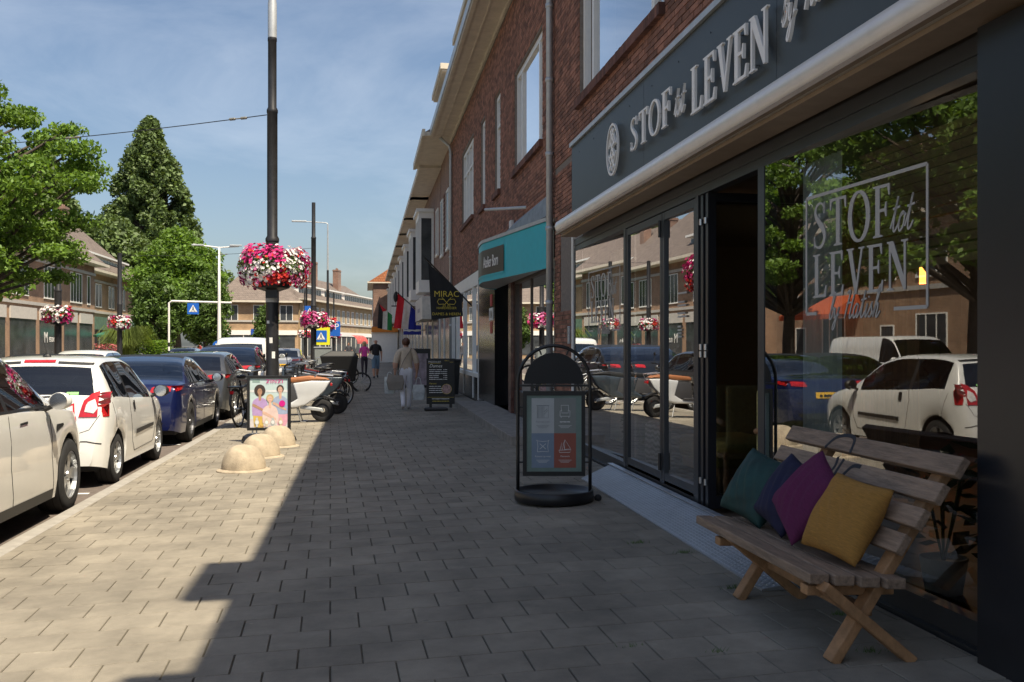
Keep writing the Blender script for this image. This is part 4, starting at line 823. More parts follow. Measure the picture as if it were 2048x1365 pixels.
# ---------------------------------------------------------------- generic building: front along local x, facing local -y
def block(name, label, origin, rz, L, D, ze, zr, wm, rm, rows=(), hip=2.5, over=.5, shopz=None, dorm=(), chim=(), bays=(), band=None, cat='building', group=None):
    t = thing(name, label, cat, origin, rz, group); loc = dict(local=True)
    q = MB(); q.box(0, L, 0, D, -.2, ze); q.build('wall', MATS[wm], t, local=True)
    q = MB(); q.box(-over * .6, L + over * .6, -over, D + over, ze, ze + .12); q.box(-over * .6 - .05, L + over * .6 + .05, -over - .1, -over - .002, ze - .02, ze + .2); q.build('eaves', MATS['cream_trim'], t, local=True)
    a, c = -over * .6, L + over * .6; y0, y1 = -over, D + over; ym = (y0 + y1) / 2; h_ = hip
    q = MB(); q.add([(a, y0, ze + .12), (c, y0, ze + .12), (c - h_, ym, zr), (a + h_, ym, zr), (a, y1, ze + .12), (c, y1, ze + .12)], [(0, 1, 2, 3), (5, 4, 3, 2), (1, 5, 2), (4, 0, 3)]); rf = q.build('roof', MATS[rm], t, local=True)
    for (x, y, w_, hh) in chim:
        q = MB(); q.box(x - w_ / 2, x + w_ / 2, y - .4, y + .4, ze + .5, hh); q.box(x - w_ / 2 - .05, x + w_ / 2 + .05, y - .45, y + .45, hh - .25, hh - .1)
        for k_ in (-.2, .2): q.lathe([(.1, hh), (.09, hh + .25), (0, hh + .25)], 8, (x + k_ * w_, y, 0))
        q.build('chimney', MATS['brick_far'], rf, local=True)
    for (z0, z1, xs, w_) in rows:
        for x in xs:
            q = MB(); f = .07; q.box(x - w_ / 2, x + w_ / 2, -.05, -.004, z1 - f, z1); q.box(x - w_ / 2, x + w_ / 2, -.07, -.004, z0 - .03, z0 + f)
            q.box(x - w_ / 2, x - w_ / 2 + f, -.05, -.004, z0 + f, z1 - f); q.box(x + w_ / 2 - f, x + w_ / 2, -.05, -.004, z0 + f, z1 - f)
            n_ = max(1, round(w_ / .75))
            for k_ in range(1, n_): q.box(x - w_ / 2 + w_ * k_ / n_ - .03, x - w_ / 2 + w_ * k_ / n_ + .03, -.048, -.004, z0 + f, z1 - f)
            wn_ = q.build('window', MATS['white_frame'], t, local=True)
            q = MB(); q.box(x - w_ / 2 + f, x + w_ / 2 - f, -.025, -.006, z0 + f, z1 - f); q.build('pane', mat('far_pane', (.05, .055, .06), .2, var=.5, scale=.8), wn_, local=True)
    if band:
        q = MB()
        for z in band: q.box(-.02, L + .02, -.12, -.003, z, z + .22)
        q.build('stone_band', mat('band_grey', (.42, .40, .37), .7), t, local=True)
    if shopz:
        q = MB(); q.box(.15, L - .15, -.14, -.004, shopz, shopz + .55); q.build('shop_fascia', MATS['white_frame'], t, local=True)
        n_ = max(2, int(L / 2.6)); d = (L - .6) / n_
        for k_ in range(n_):
            q = MB(); q.box(.3 + d * k_ + .1, .3 + d * (k_ + 1) - .1, -.05, -.004, .35, shopz - .05); sw = q.build('shop_window', MATS['far_pane'], t, local=True)
            q = MB(); q.box(.3 + d * k_ + .02, .3 + d * k_ + .1, -.09, -.004, 0, shopz - .01); q.build('shop_post', MATS['white_frame'], sw, local=True)
    for (x0, x1) in dorm:
        yy = y0 + (ym - y0) * .22; q = MB(); q.box(x0, x1, yy, yy + 3.0, ze + .3, ze + 1.75); dd = q.build('dormer', MATS['white_frame'], t, local=True)
        q = MB(); q.box(x0 - .15, x1 + .15, yy - .4, yy + 3.1, ze + 1.75, ze + 1.92); q.build('dormer_roof', MATS['white_paint'], dd, local=True)
        n_ = max(2, round((x1 - x0) / 1.1)); d = (x1 - x0) / n_
        for k_ in range(n_): q = MB(); q.box(x0 + d * k_ + .12, x0 + d * (k_ + 1) - .12, yy - .02, yy - .004, ze + .6, ze + 1.6); q.build('dormer_pane', MATS['far_pane'], dd, local=True)
    for (x, w_, z0, z1) in bays:
        q = MB(); q.box(x - w_ / 2, x + w_ / 2, -.62, -.003, z0, z0 + .5); q.box(x - w_ / 2, x + w_ / 2, -.62, -.003, z1 - .25, z1)
        for k_ in range(4): xx = x - w_ / 2 + (w_ - .1) * k_ / 3; q.box(xx, xx + .1, -.62, -.52, z0 + .5, z1 - .25)
        q.box(x - w_ / 2, x - w_ / 2 + .1, -.1, -.003, z0 + .5, z1 - .25); q.box(x + w_ / 2 - .1, x + w_ / 2, -.1, -.003, z0 + .5, z1 - .25); q.box(x - w_ / 2 - .08, x + w_ / 2 + .08, -.72, -.003, z1 + .002, z1 + .14)
        bw_ = q.build('bay_window', MATS['white_frame'], t, local=True)
        q = MB(); q.box(x - w_ / 2 + .03, x + w_ / 2 - .03, -.58, -.06, z0 + .5, z1 - .25); q.build('bay_pane', MATS['far_pane'], bw_, local=True)
    return t
# brick house with brick vents, then the row of bay-windowed houses
t = block('house', 'brick house with a patterned brick panel and narrow white windows next to the hairdresser', (RF, 37.4, .19), R(-90), 5.05, 9, 8.1, 12, 'brick_far', 'roof_grey', [(4.65, 6.7, (3.6, 1.0), 1.0)], over=.9, shopz=2.75)
q = MB()
for i in range(14):
    for j in range(5): q.box(1.75 + j * .24, 1.85 + j * .24, -.03, -.003, 4.6 + i * .16, 4.68 + i * .16)
tag(q.build('vent_brick', MATS['brick_dark'], t, local=True), kind='stuff')
WB = [thing] and []
for i in range(9):
    s1 = 37.5 + 7.3 * (i + 1)
    WB.append(block('terraced_house', 'terraced brick house with white bay window and flat roofed dormer along the pavement', (RF, s1, .19), R(-90), 7.28, 9, 8.0, 11.4, 'brick_far', 'roof_grey', [(4.9, 6.7, (5.9,), 1.2)], hip=.1, over=.72, shopz=2.7, dorm=[(1.0, 2.9), (4.3, 6.3)], bays=[(2.4, 2.6, 3.6, 6.9)], group='terraced houses with bay windows along the pavement'))
cp = thing('shop_canopy', 'white boxed shop canopy sign projecting over the pavement beyond the hairdresser', 'canopy', (2.4, 43, 2.6))
q = MB(); q.box(2.15, RF - .15, 38.6, 44.0, 2.62, 3.5); q.build('box', mat('canopy_white', (.56, .54, .50), .6, var=.15), cp); text('canopy_lettering', '~8', .42, mat('grey_letter', (.3, .29, .32), .6), cp, onwall(41.2, 2.9, 2.148), .003)
og = block('house', 'brick house with bright orange tiled roof at the end of the terrace', (.75, 118.5, .15), R(-90), 14, 11, 7.9, 12.0, 'brick_far', 'roof_orange', [(4.6, 6.4, (3, 7, 11), 1.4)], hip=.2, shopz=2.7)
# ---------------------------------------------------------------- buildings across the street
block('corner_house', 'tan brick corner building with a long dormer and grouped white windows behind the cafe', (-25, 90, .1), R(90), 23, 10, 8.2, 14.0, 'brick_tan', 'roof_grey', [(5.1, 7.3, (3.2, 4.4, 8.0, 9.2, 12.8, 14.0, 18.5), 1.0)], over=1.0, shopz=3.0, dorm=[(2.5, 20.5)], chim=[(9.5, 3.4, 1.3, 14.6), (1.6, 3.4, 1.2, 13.8)], band=(4.5, 7.4), hip=4)
sh = block('shop_house', 'brown brick shop house with big white lettered window beside the cafe', (-23, 62, .1), R(90), 27.5, 10, 8.2, 13.6, 'brick_brown', 'roof_grey', [(4.9, 7.3, (3, 9, 15.5, 22), 3.2), (4.9, 7.3, (25.6,), .9)], over=1.0, band=(4.3, 7.4), hip=4, dorm=[(4, 12)])
for x0, x1 in ((1, 6), (7, 12), (13, 18), (18.8, 22), (23, 26.5)):
    q = MB(); q.box(x0, x1, -.06, -.003, .5, 3.3); o = q.build('shop_window', MATS['far_pane'], sh, local=True)
    q = MB(); q.box(x0 - .1, x1 + .1, -.12, -.003, 3.3, 4.1); q.build('shop_fascia', mat('fascia_stone', (.5, .47, .43), .6), o, local=True)
text('shop_lettering', 'M', 1.1, MATS['white_paint'], sh, frame((14.2, -.075, 1.7), (1, 0, 0), (0, 0, 1)), .01, world=False); text('shop_lettering', 'EDDO & m.', .5, MATS['white_paint'], sh, frame((16.2, -.075, 1.75), (1, 0, 0), (0, 0, 1)), .01, world=False)
for x in (0, 8, 16, 24, 32):
    block('terraced_house', 'brown brick terraced house with white casement windows and balcony band across the street', (-24, 14 + x * 1.0, .1), R(90), 7.96, 10, 7.6, 11.6, 'brick_brown', 'roof_grey', [(4.7, 6.6, (1.9, 5.6), 2.2), (.9, 3.0, (1.9,), 2.2), (.15, 2.5, (5.2,), 1.1)], hip=.1, dorm=[(2.2, 5.6)], band=(4.1,), chim=[(.6, 4.5, 1, 12.6)], group='brown brick terraced houses across the street')
aw_ = thing('awning', 'orange red shop awning on a brown brick house across the street', 'awning', (-23.5, 48, 4))
q = MB(); q.add([(-24.0, 45.5, 4.3), (-24.0, 50.5, 4.3), (-22.2, 50.5, 3.2), (-22.2, 45.5, 3.2), (-22.2, 50.5, 2.95), (-22.2, 45.5, 2.95)], [(0, 1, 2, 3), (3, 2, 4, 5)]); q.add([(-24.0, 45.5, 4.3), (-22.2, 45.5, 3.2), (-24, 45.5, 3.2)], [(0, 1, 2)]); q.build('canvas', mat('awning_red', (.55, .11, .035), .8, trans=.3), aw_)
ang = math.atan2(159 - 120, 1.8 + 7.75)
yb = dict(over=.6, shopz=2.7, band=(4.2,))
yl = block('apartment_row', 'yellow brick row with white dormer strip and tall chimneys at the bend of the street', (-7.75, 120, .1), ang, 42, 10, 6.9, 10.8, 'brick_yellow', 'roof_grey', [(4.5, 6.2, tuple(2 + i * 2.5 for i in range(16)), 1.3)], dorm=[(1.5, 11), (12.5, 21), (22.5, 40)], chim=[(6, 3.5, 1.6, 13.2), (17, 3.5, 1.6, 12.8), (29, 3.5, 1.6, 12.6)], hip=3, **yb)
y2 = block('corner_house', 'yellow brick house with hipped grey roof and blue shop sign at the bend', (-17.4, 118.4, .1), R(7), 9.6, 9, 6.5, 10.6, 'brick_tan', 'roof_grey', [(4.3, 6.2, (2.0, 5.2, 8.2), 1.5)], hip=4, **yb)
q = MB(); q.box(4.2, 6.6, -.25, -.15, 2.7, 3.4); s_ = q.build('shop_sign', mat('sign_blue', (.015, .07, .36), .4), y2, local=True); text('shop_sign_text', '~6', .42, MATS['white_paint'], s_, frame((5.4, -.255, 2.85), (1, 0, 0), (0, 0, 1)), .01, world=False)
q = MB(); q.lathe([(0, 3.45), (.3, 3.2), (.0, 3.2)], 3, (5.4, -.2, 0)); q.build('sign_roof', mat('sign_yellow', (.7, .4, .03), .5), s_, local=True)
rw = thing('awning', 'row of rounded red awnings on the yellow brick row', 'awning', (-2.2, 140, 2.8), ang)
for k_ in range(3): q = MB(); q.lathe([(1.1, -1.0), (1.1, 1.0)], 8, (k_ * 2.1, -.2, -.9), 'x', a0=R(90), a1=R(185)); q.build('awning_bay', mat('awning_rose', (.45, .08, .07), .8), rw, local=True)
# cafe terrace across the street
cf = thing('cafe_front', 'green cafe fascia with pale lettering below the tan brick building', 'cafe', (-24.8, 98, .1), R(90))
q = MB(); q.box(-5, 12, -.6, .18, 2.95, 4.1); f_ = q.build('fascia', mat('cafe_green', (.09, .16, .115), .6, var=.4, scale=3), cf, local=True); text('cafe_lettering', 'Bolleweg', 1.0, MATS['white_paint'], f_, frame((4, -.62, 3.2), (1, 0, 0), (0, 0, 1)), .01, world=False)
q = MB(); q.box(13, 22, -3.0, .18, 2.9, 3.5); q.build('porch_roof', mat('porch_black', (.03, .03, .035), .5), cf, local=True)
for x in (13.2, 17.5, 21.8): q = MB(); q.box(x - .1, x + .1, -2.9, -2.7, 0, 2.9); q.build('porch_post', MATS['porch_black'], cf, local=True)
for i, (x, y) in enumerate(((-20, 86), (-20.5, 93))):
    t = thing('parasol', ['green cafe parasol nearest the flowering planter', 'green cafe parasol in front of the cafe porch'][i], 'parasol', (x, y, .1)); q = MB(); q.tube([(0, 0, 0), (0, 0, 3.0)], .03, 8); q.build('pole', MATS['white_frame'], t, local=True)
    q = MB(); q.lathe([(2.2, 2.35), (0, 3.05)], 8); q.lathe([(2.2, 2.2), (2.2, 2.35)], 8); q.build('canopy', mat('parasol_green', (.03, .20, .15), .8, trans=.3), t, local=True)
# ================================================================ TREES
def leaf_cloud(name, centers, radii, n_, size, m, parent, flat=.7, seed=0, sun_bias=0):
    rs = np.random.RandomState(seed); c = np.array(centers); k = rs.choice(len(c), n_, p=np.array(radii) ** 2 / np.sum(np.array(radii) ** 2)); rad = np.array(radii)[k]
    d = rs.normal(size=(n_, 3)); d /= np.linalg.norm(d, axis=1)[:, None]; rr = rs.rand(n_) ** .55
    p = c[k] + d * (rad * rr)[:, None] * np.array([1, 1, flat])
    nrm = rs.normal(size=(n_, 3)) + np.array([0, 0, .8]); nrm /= np.linalg.norm(nrm, axis=1)[:, None]
    u = np.cross(nrm, rs.normal(size=(n_, 3))); u /= np.linalg.norm(u, axis=1)[:, None]; v = np.cross(nrm, u); s = (size * rs.uniform(.55, 1.3, n_))[:, None]
    V = np.stack([p - u * s, p + v * s * .5, p + u * s, p - v * s * .5], 1).reshape(-1, 3)
    me = bpy.data.meshes.new(name); me.vertices.add(4 * n_); me.vertices.foreach_set('co', V.ravel()); me.loops.add(4 * n_); me.loops.foreach_set('vertex_index', np.arange(4 * n_, dtype=np.int32)); me.polygons.add(n_); me.polygons.foreach_set('loop_start', np.arange(0, 4 * n_, 4, dtype=np.int32)); me.polygons.foreach_set('loop_total', np.full(n_, 4, dtype=np.int32)); me.update(calc_edges=True); me.materials.append(m)
    return link(me, name, parent)
mat('leaf_bright', (.12, .21, .028), .6, var=.25, scale=.8, island=.4, trans=.35)
mat('leaf_mid', (.08, .14, .025), .6, var=.3, scale=.6, island=.4, trans=.25)
mat('leaf_poplar', (.10, .15, .045), .6, var=.3, scale=.7, island=.4, trans=.2)
mat('bark', (.075, .058, .045), .95, var=.4, scale=6, bump=1, bscale=18)
def tree(name, label, loc, hgt, base, rad, n_, leaf, m, seed, shape='round', trunk=.22, nclump=46, clump=1.1, group=None, flat=.55):
    t = thing(name, label, 'tree', loc, group=group); rs = random.Random(seed); cs = []; rd = []; br_ = MB()
    zb = base; top = hgt
    br_.tube([(0, 0, -.1), (.05, 0, zb * .5), (-.05, .05, zb), (0, 0, zb + (top - zb) * .4), (.1, 0, zb + (top - zb) * .8)], [trunk * 1.25, trunk, trunk * .85, trunk * .5, trunk * .12], 10)
    for i in range(nclump):
        f = (i + .5) / nclump
        z = zb + (top - zb) * (f if shape != 'round' else .06 + .94 * f); hh = (z - zb) / (top - zb)
        if shape == 'round': rmax = rad * math.sqrt(max(.04, 1 - (2 * hh * .94 - .85) ** 2))
        elif shape == 'cone': rmax = rad * min(1, 2.6 * (hh + .06)) * (1 - .90 * max(0, (hh - .25) / .75) ** 1.5)
        else: rmax = rad * (1 - .3 * hh)
        a = i * 2.39996 + rs.uniform(-.4, .4); r_ = rmax * (.35 + .65 * math.sqrt(rs.random())); k = clump * rs.uniform(.65, 1.25) * (1 - .35 * hh if shape == 'cone' else 1)
        r_ = max(0, r_ - k * .4); c = (math.cos(a) * r_, math.sin(a) * r_, z); cs.append(c); rd.append(k)
        if i % 2 == 0 or shape == 'round':
            z0 = max(zb * .8, z - r_ * .75); br_.tube(curve([(0, 0, z0), (c[0] * .5, c[1] * .5, (z0 + z) / 2 + .1), c], 3), [trunk * .32 * (1 - j / 8) + .012 for j in range(7)], 6)
    br_.build('trunk', MATS['bark'], t, local=True, smooth=True)
    leaf_cloud('crown', cs, rd, n_, leaf, m, t, flat, seed); return t
tree('locust_tree', 'large feathery bright green street tree overhanging the parked cars', (-12.7, 33.0, .1), 9.9, 3.2, 4.8, 56000, .09, MATS['leaf_bright'], 3, nclump=120, clump=.74, flat=.40)
tree('locust_tree', 'bright green street tree with bare lower trunk beside the lettered shop window', (-17.8, 47, .1), 10.0, 3.8, 3.6, 20000, .16, MATS['leaf_bright'], 5, nclump=46, clump=1.2, flat=.55)
tree('locust_tree', 'green street tree opposite the shop with the bench', (-13.8, 24.6, .1), 10.5, 3.4, 4.6, 34000, .15, MATS['leaf_bright'], 8, nclump=56, clump=1.1, flat=.5)
tree('poplar_tree', 'tall pointed dark green tree towering behind the tan corner building', (-27.0, 131, .1), 29.5, 3.0, 7.4, 80000, .30, MATS['leaf_poplar'], 11, 'cone', .5, 240, 1.35, flat=1.2)
tree('poplar_tree', 'second tall dark green tree partly hidden by the locust crown', (-38, 126, .1), 25.0, 3.0, 6.2, 30000, .36, MATS['leaf_poplar'], 12, 'cone', .5, 180, 1.4, flat=1.2)
tree('poplar_tree', 'broad dark green tree between the tall tree and the cafe roof', (-29, 120, .1), 15.5, 3.0, 5.6, 26000, .34, MATS['leaf_poplar'], 13, 'round', .4, 120, 1.4, flat=1.0)
tree('poplar_tree', 'small distant dark tree between the lamp post and the hipped roof', (-24, 155, .1), 14.5, 2.0, 4.2, 9000, .36, MATS['leaf_poplar'], 14, 'round', .3, 40, 1.6, flat=1.0)
tree('locust_tree', 'spreading bright green tree in front of the tall dark tree', (-18.6, 103, .1), 12.6, 3.0, 4.7, 30000, .22, MATS['leaf_bright'], 15, 'round', .35, 64, 1.7, flat=.55)
tree('young_tree', 'dense young street tree left of the blue crossing sign', (-17.2, 86, .1), 6.9, 1.6, 2.2, 12000, .17, MATS['leaf_mid'], 16, 'round', .12, 34, .9, flat=.9)
tree('young_tree', 'dense young street tree right of the blue crossing sign', (-13.5, 88, .1), 7.2, 1.6, 2.2, 12000, .17, MATS['leaf_mid'], 17, 'round', .12, 34, .9, flat=.9)
tree('young_tree', 'slim young tree beside the blue sign of the hipped roof house', (-9.6, 100, .1), 5.2, 1.2, 1.2, 5000, .17, MATS['leaf_mid'], 18, 'round', .1, 20, .7, flat=.9)
# planting at the cafe
leafy('planter_flowers', 'planter with pink and white flowers at the cafe terrace', 'planter', (-18.2, 74, .1), 500, .2, .8, 1.6, mat('flower_mix', (.36, .10, .10), .8, island=.6), (.7, .7, mat('planter_stone', (.3, .27, .22), .8)))
gr_ = thing('ornamental_grass', 'tall fountain of ornamental grass on the cafe terrace', 'plant', (-18.0, 79, .1)); q = MB()
for i in range(900):
    a = rng.uniform(0, 6.28); L = rng.uniform(1.5, 3.0); rr = rng.uniform(.2, 1.3) ; c = Vector((math.cos(a) * .35, math.sin(a) * .35, .2)); pts = [c, c + Vector((math.cos(a) * rr * .4, math.sin(a) * rr * .4, L * .7)), c + Vector((math.cos(a) * rr, math.sin(a) * rr, L * .95)), c + Vector((math.cos(a) * rr * 1.5, math.sin(a) * rr * 1.5, L * .7))]
    for b0, b1 in zip(pts, pts[1:]): q.add([b0 + Vector((-.02, .02, 0)), b0 + Vector((.02, -.02, 0)), b1 + Vector((.015, -.015, 0)), b1 + Vector((-.015, .015, 0))], [(0, 1, 2, 3)])
q.build('blades', mat('grass_tall', (.15, .20, .05), .7, island=.3, trans=.3), gr_, local=True)
leafy('round_bush', 'round bright green bush by the thin black mast', 'bush', (-16.4, 80, .1), 2600, .22, 1.5, 1.9, MATS['leaf_bright'])
leafy('round_bush', 'low green bush below the first young street tree', 'bush', (-16.0, 90, .1), 1800, .22, 1.3, 1.3, MATS['leaf_mid'])
# ================================================================ MASTS, BASKETS, WIRES
mat('petal_white', (.80, .78, .76), .7, var=0, trans=.2); mat('petal_magenta', (.52, .012, .17), .7, var=0, trans=.25); mat('petal_red', (.58, .03, .025), .7, var=0, trans=.2); mat('petal_pink', (.62, .16, .36), .7, var=0, trans=.25)
def basket(loc, rad, n_, fl, name, label, seed):
    t = thing(name, label, 'flower basket', loc); rs = random.Random(seed)
    leaf_cloud('foliage', [(math.cos(a) * rad * .62, math.sin(a) * rad * .62, .0) for a in np.linspace(0, 5.5, 7)], [rad * .45] * 7, int(n_ * 2.4), fl * 1.0, MATS['leaf_mid'], t, .8, seed)
    mbs = [MB() for _ in range(4)]; hubs = [(Vector((rs.gauss(0, 1), rs.gauss(0, 1), rs.gauss(0, .7))).normalized(), rs.choice((0, 0, 0, 1, 1, 2, 3))) for _ in range(22)]
    for i in range(n_):
        a = rs.uniform(0, 2 * math.pi); f = rs.uniform(-.95, 1.25); rho = rad * (.62 + .40 * math.cos(f)); z = rad * .66 * math.sin(f); jt = rs.uniform(.84, 1.06) + .09 * math.sin(a * 3 + seed) * math.cos(f); c = Vector((math.cos(a) * rho * jt, math.sin(a) * rho * jt, z * jt)); nv = Vector((math.cos(a) * math.cos(f), math.sin(a) * math.cos(f), math.sin(f) + .25)).normalized()
        nv = (nv + Vector((rs.gauss(0, .3), rs.gauss(0, .3), rs.gauss(0, .3)))).normalized(); u = nv.orthogonal().normalized(); v = nv.cross(u); s = fl * rs.uniform(.7, 1.15); k = rs.uniform(0, 6)
        side = math.sin(a * 2 + seed) * .5 + math.sin(f * 3) * .3 + rs.uniform(-.7, .7); dv = c.normalized(); ci = max(hubs, key=lambda h_: h_[0].dot(dv))[1] if rs.random() < .72 else rs.choice((0, 1, 2, 3))
        vs = [c - nv * s * .25] + [c + (u * math.cos(k + 6.283 * j / 5) + v * math.sin(k + 6.283 * j / 5)) * s for j in range(5)]; mbs[ci].add(vs, [(0, 1 + j, 1 + (j + 1) % 5) for j in range(5)])
    for mb_, nm, m in zip(mbs, ('white', 'magenta', 'red', 'pink'), ('petal_white', 'petal_magenta', 'petal_red', 'petal_pink')): tag(mb_.build('flowers', MATS[m], t, local=True), kind='stuff')
    q = MB(); q.lathe([(.12, -.42), (rad * .5, -.36), (rad * .72, -.1), (rad * .72, .0), (.12, 0)], 16); q.build('bowl', MATS['black_metal'], t, local=True); return t
def mast(name, label, x, y, z0, hgt, r0, segs, m='mast_black', group=None):
    t = thing(name, label, 'mast', (x, y, z0), group=group); q = MB(); pr = [(r0 * 1.0, 0)]; z = 0
    for (zz, r_) in segs: pr += [(pr[-1][0], zz - .06), (pr[-1][0] * 1.08, zz - .05), (pr[-1][0] * 1.08, zz), (r_, zz + .05)]
    pr += [(pr[-1][0] * .95, hgt), (0, hgt)]; q.lathe(pr, 18); o = q.build('shaft', MATS[m], t, local=True); smooth_angle(o, 40); return t
def wire(name, label, a, b, sag, parts=True):
    t = thing(name, label, 'wire', a); q = MB(); P = [Vector(a).lerp(Vector(b), i / 14) + Vector((0, 0, -sag * 4 * (i / 14) * (1 - i / 14))) for i in range(15)]; q.tube(P, .009, 5); q.build('strand', MATS['black_metal'], t)
    for f in (.055, .42):
        p = Vector(a).lerp(Vector(b), f); p.z -= sag * 4 * f * (1 - f); d = (Vector(b) - Vector(a)).normalized(); q = MB(); q.tube([p - d * .22, p - d * .2, p - d * .08, p - d * .07, p + d * .07, p + d * .08, p + d * .2, p + d * .22], [.012, .026, .026, .012, .012, .026, .026, .012], 8); q.build('insulator', mat('insulator', (.20, .19, .16), .5), t)
    return t
M1 = (-1.66, 18.25)
m1 = mast('tram_mast', 'tall black tram mast with pale top carrying the large flower basket', *M1, zg(M1[0]), 10.5, .112, [(3.42, .092), (5.72, .076), (7.0, .07)])
q = MB(); q.lathe([(.079, 6.99), (.079, 7.62), (.072, 7.66), (.066, 10.4)], 18); q.build('pale_sleeve', MATS['galvanised'], m1, local=True, smooth=True)
q = MB(); q.lathe([(.118, 2.28), (.118, 2.56), (.114, 2.57)], 18); q.build('white_band', mat('band_sticker', (.45, .45, .43), .6), m1, local=True, smooth=True)
for (z, a, s_) in ((3.36, -1.4, .07), (1.55, -1.7, .10), (1.28, -1.3, .12), (1.9, -2.2, .05)):
    q = MB(); q.lathe([(.1145 if z < 3.3 else .1005, z), (.1145 if z < 3.3 else .1005, z + s_)], 4, a0=a - .25, a1=a + .25); q.build('sticker', MATS['white_paint'], m1, local=True)
q = MB(); q.box(-.1, .1, -.2, -.11, 2.35, 2.62); q.build('basket_bracket', BM, m1, local=True)
basket((M1[0], M1[1] - .02, 2.98), .60, 1800, .034, 'flower_basket', 'large basket of white, red and magenta petunias on the near tram mast', 1)
m2 = mast('tram_mast', 'black tram mast with ringed top behind the parked bicycles', -2.30, 44.9, .07, 7.85, .125, [(3.3, .105), (6.3, .085)])
basket((-2.30, 44.85, 2.72), .58, 700, .055, 'flower_basket', 'flower basket on the tram mast behind the bicycles', 2)
m3 = mast('lamp_post', 'slim black lamp post with grey top and arm over the street', -2.36, 63, .07, 6.2, .10, [(2.9, .085), (5.0, .07)])
q = MB(); q.tube([(0, 0, 6.2), (0, 0, 9.1), (-.1, 0, 9.15), (-1.6, 0, 9.22)], [.06, .04, .035, .03], 10); q.build('arm', MATS['galvanised'], m3, local=True); q = MB(); q.box(-2.2, -1.3, -.1, .1, 9.17, 9.27); q.build('luminaire', MATS['galvanised'], m3, local=True, bevel=.02)
basket((-2.36, 62.95, 2.9), .62, 500, .07, 'flower_basket', 'flower basket on the slim lamp post', 3)
for i, (x, y, hgt, lb) in enumerate([(-11.6, 40, 5.8, 'black tram mast beside the lettered shop window across the street'), (-12.4, 53, 6.2, 'thinner black mast at the cafe terrace across the street')]):
    mast('tram_mast', lb, x, y, .1, hgt, .13, [(3.6, .11)]); basket((x, y, 2.75), .55, 420, .06, 'flower_basket', ['red and white flower basket on the mast beside the lettered shop window', 'red and white flower basket on the mast at the cafe terrace'][i], 4 + i)
for i, (u_, y, lb) in enumerate([(-3.0, 95, 'distant black mast in front of the yellow brick row'), (-5.5, 92, 'distant black mast left of the second tram mast')]):
    mast('lamp_post', lb, u_, y, .05, 6.5, .09, [(3, .07)]); basket((u_, y, 2.6), .6, 200, .09, 'flower_basket', ['small pink flower basket in front of the yellow brick row', 'small pink flower basket left of the second tram mast'][i], 7 + i)
wire('span_wire', 'steel span wire from the near tram mast across the street', (M1[0] - .1, M1[1], 5.72), (-11.73, 26.0, 6.28), .10)
wire('span_wire', 'thin span wire from the second tram mast across the street', (-2.4, 44.9, 5.9), (-12.4, 53, 6.2), .15)
t = thing('street_lamp', 'white double armed street lamp across the road with blue arrow sign', 'street lamp', (-9.9, 70, 0)); q = MB(); q.tube([(0, 0, 0), (0, 0, 2), (0, 0, 5), (0, 0, 8.3)], [.16, .13, .1, .06], 12); q.build('post', MATS['white_paint'], t, local=True, smooth=True)
q = MB(); q.tube([(-1.7, 0, 8.45), (0, 0, 8.25), (1.3, 0, 8.35)], .045, 8); q.build('arm', MATS['white_paint'], t, local=True)
for x in (-1.4, 1.1): q = MB(); q.box(x - .4, x + .4, -.12, .12, 8.36, 8.46); q.build('luminaire', MATS['galvanised'], t, local=True, bevel=.02)
def pict(kind, t, M, s):        # crossing pictogram or arrow on a plate of half size s, front = local +z
    q = MB()
    if kind == 'cross':
        q.poly([(-.78 * s, -.62 * s), (.78 * s, -.62 * s), (0, .74 * s)], M, .004); o = q.build('triangle', MATS['white_paint'], t, local=True); q = MB()
        q.poly([(-.07 * s, .32 * s), (.07 * s, .32 * s), (.07 * s, .46 * s), (-.07 * s, .46 * s)], M, .007); q.poly([(-.1 * s, .28 * s), (.1 * s, .28 * s), (.12 * s, -.05 * s), (.3 * s, -.5 * s), (.18 * s, -.5 * s), (0, -.12 * s), (-.22 * s, -.5 * s), (-.32 * s, -.5 * s), (-.1 * s, -.05 * s)], M, .007)
        for k_ in range(5): q.poly([((-.62 + .27 * k_) * s, -.6 * s), ((-.5 + .27 * k_) * s, -.6 * s), ((-.46 + .25 * k_) * s, -.5 * s), ((-.56 + .25 * k_) * s, -.5 * s)], M, .0065)
        q.build('walker', MATS['black_metal'], t, local=True)
    else: q.poly([(.5 * s, -.55 * s), (.5 * s, .1 * s), (.28 * s, -.12 * s), (-.35 * s, .5 * s), (-.5 * s, .35 * s), (.1 * s, -.3 * s), (-.12 * s, -.55 * s)], M, .004); q.build('arrow', MATS['white_paint'], t, local=True)
SB = mat('sign_blue_bright', (.012, .11, .48), .4, var=.05)
q = MB(); q.lathe([(0, -.02), (.36, -.02), (.36, 0), (0, 0)], 24, (-.05, -.22, 1.55), 'y'); q.build('round_sign', SB, t, local=True); pict('arrow', t, frame((-.05, -.243, 1.55), (1, 0, 0), (0, 0, 1)), .36)
t = thing('crossing_portal', 'white gantry pole holding a blue pedestrian crossing sign over the road', 'sign', (-14.1, 74.8, .1)); q = MB(); q.tube([(0, 0, 0), (0, 0, 4.55), (.2, 0, 4.7), (4.4, 0, 4.6)], .07, 10); q.build('pole', MATS['white_paint'], t, local=True)
q = MB(); q.box(1.3, 2.1, -.09, -.03, 3.75, 4.55); q.build('plate', SB, t, local=True); pict('cross', t, frame((1.7, -.092, 4.15), (1, 0, 0), (0, 0, 1)), .38)
for z in (.2, .8, 1.4): q = MB(); q.lathe([(.073, z), (.073, z + .3)], 12); q.build('black_band', BM, t, local=True)
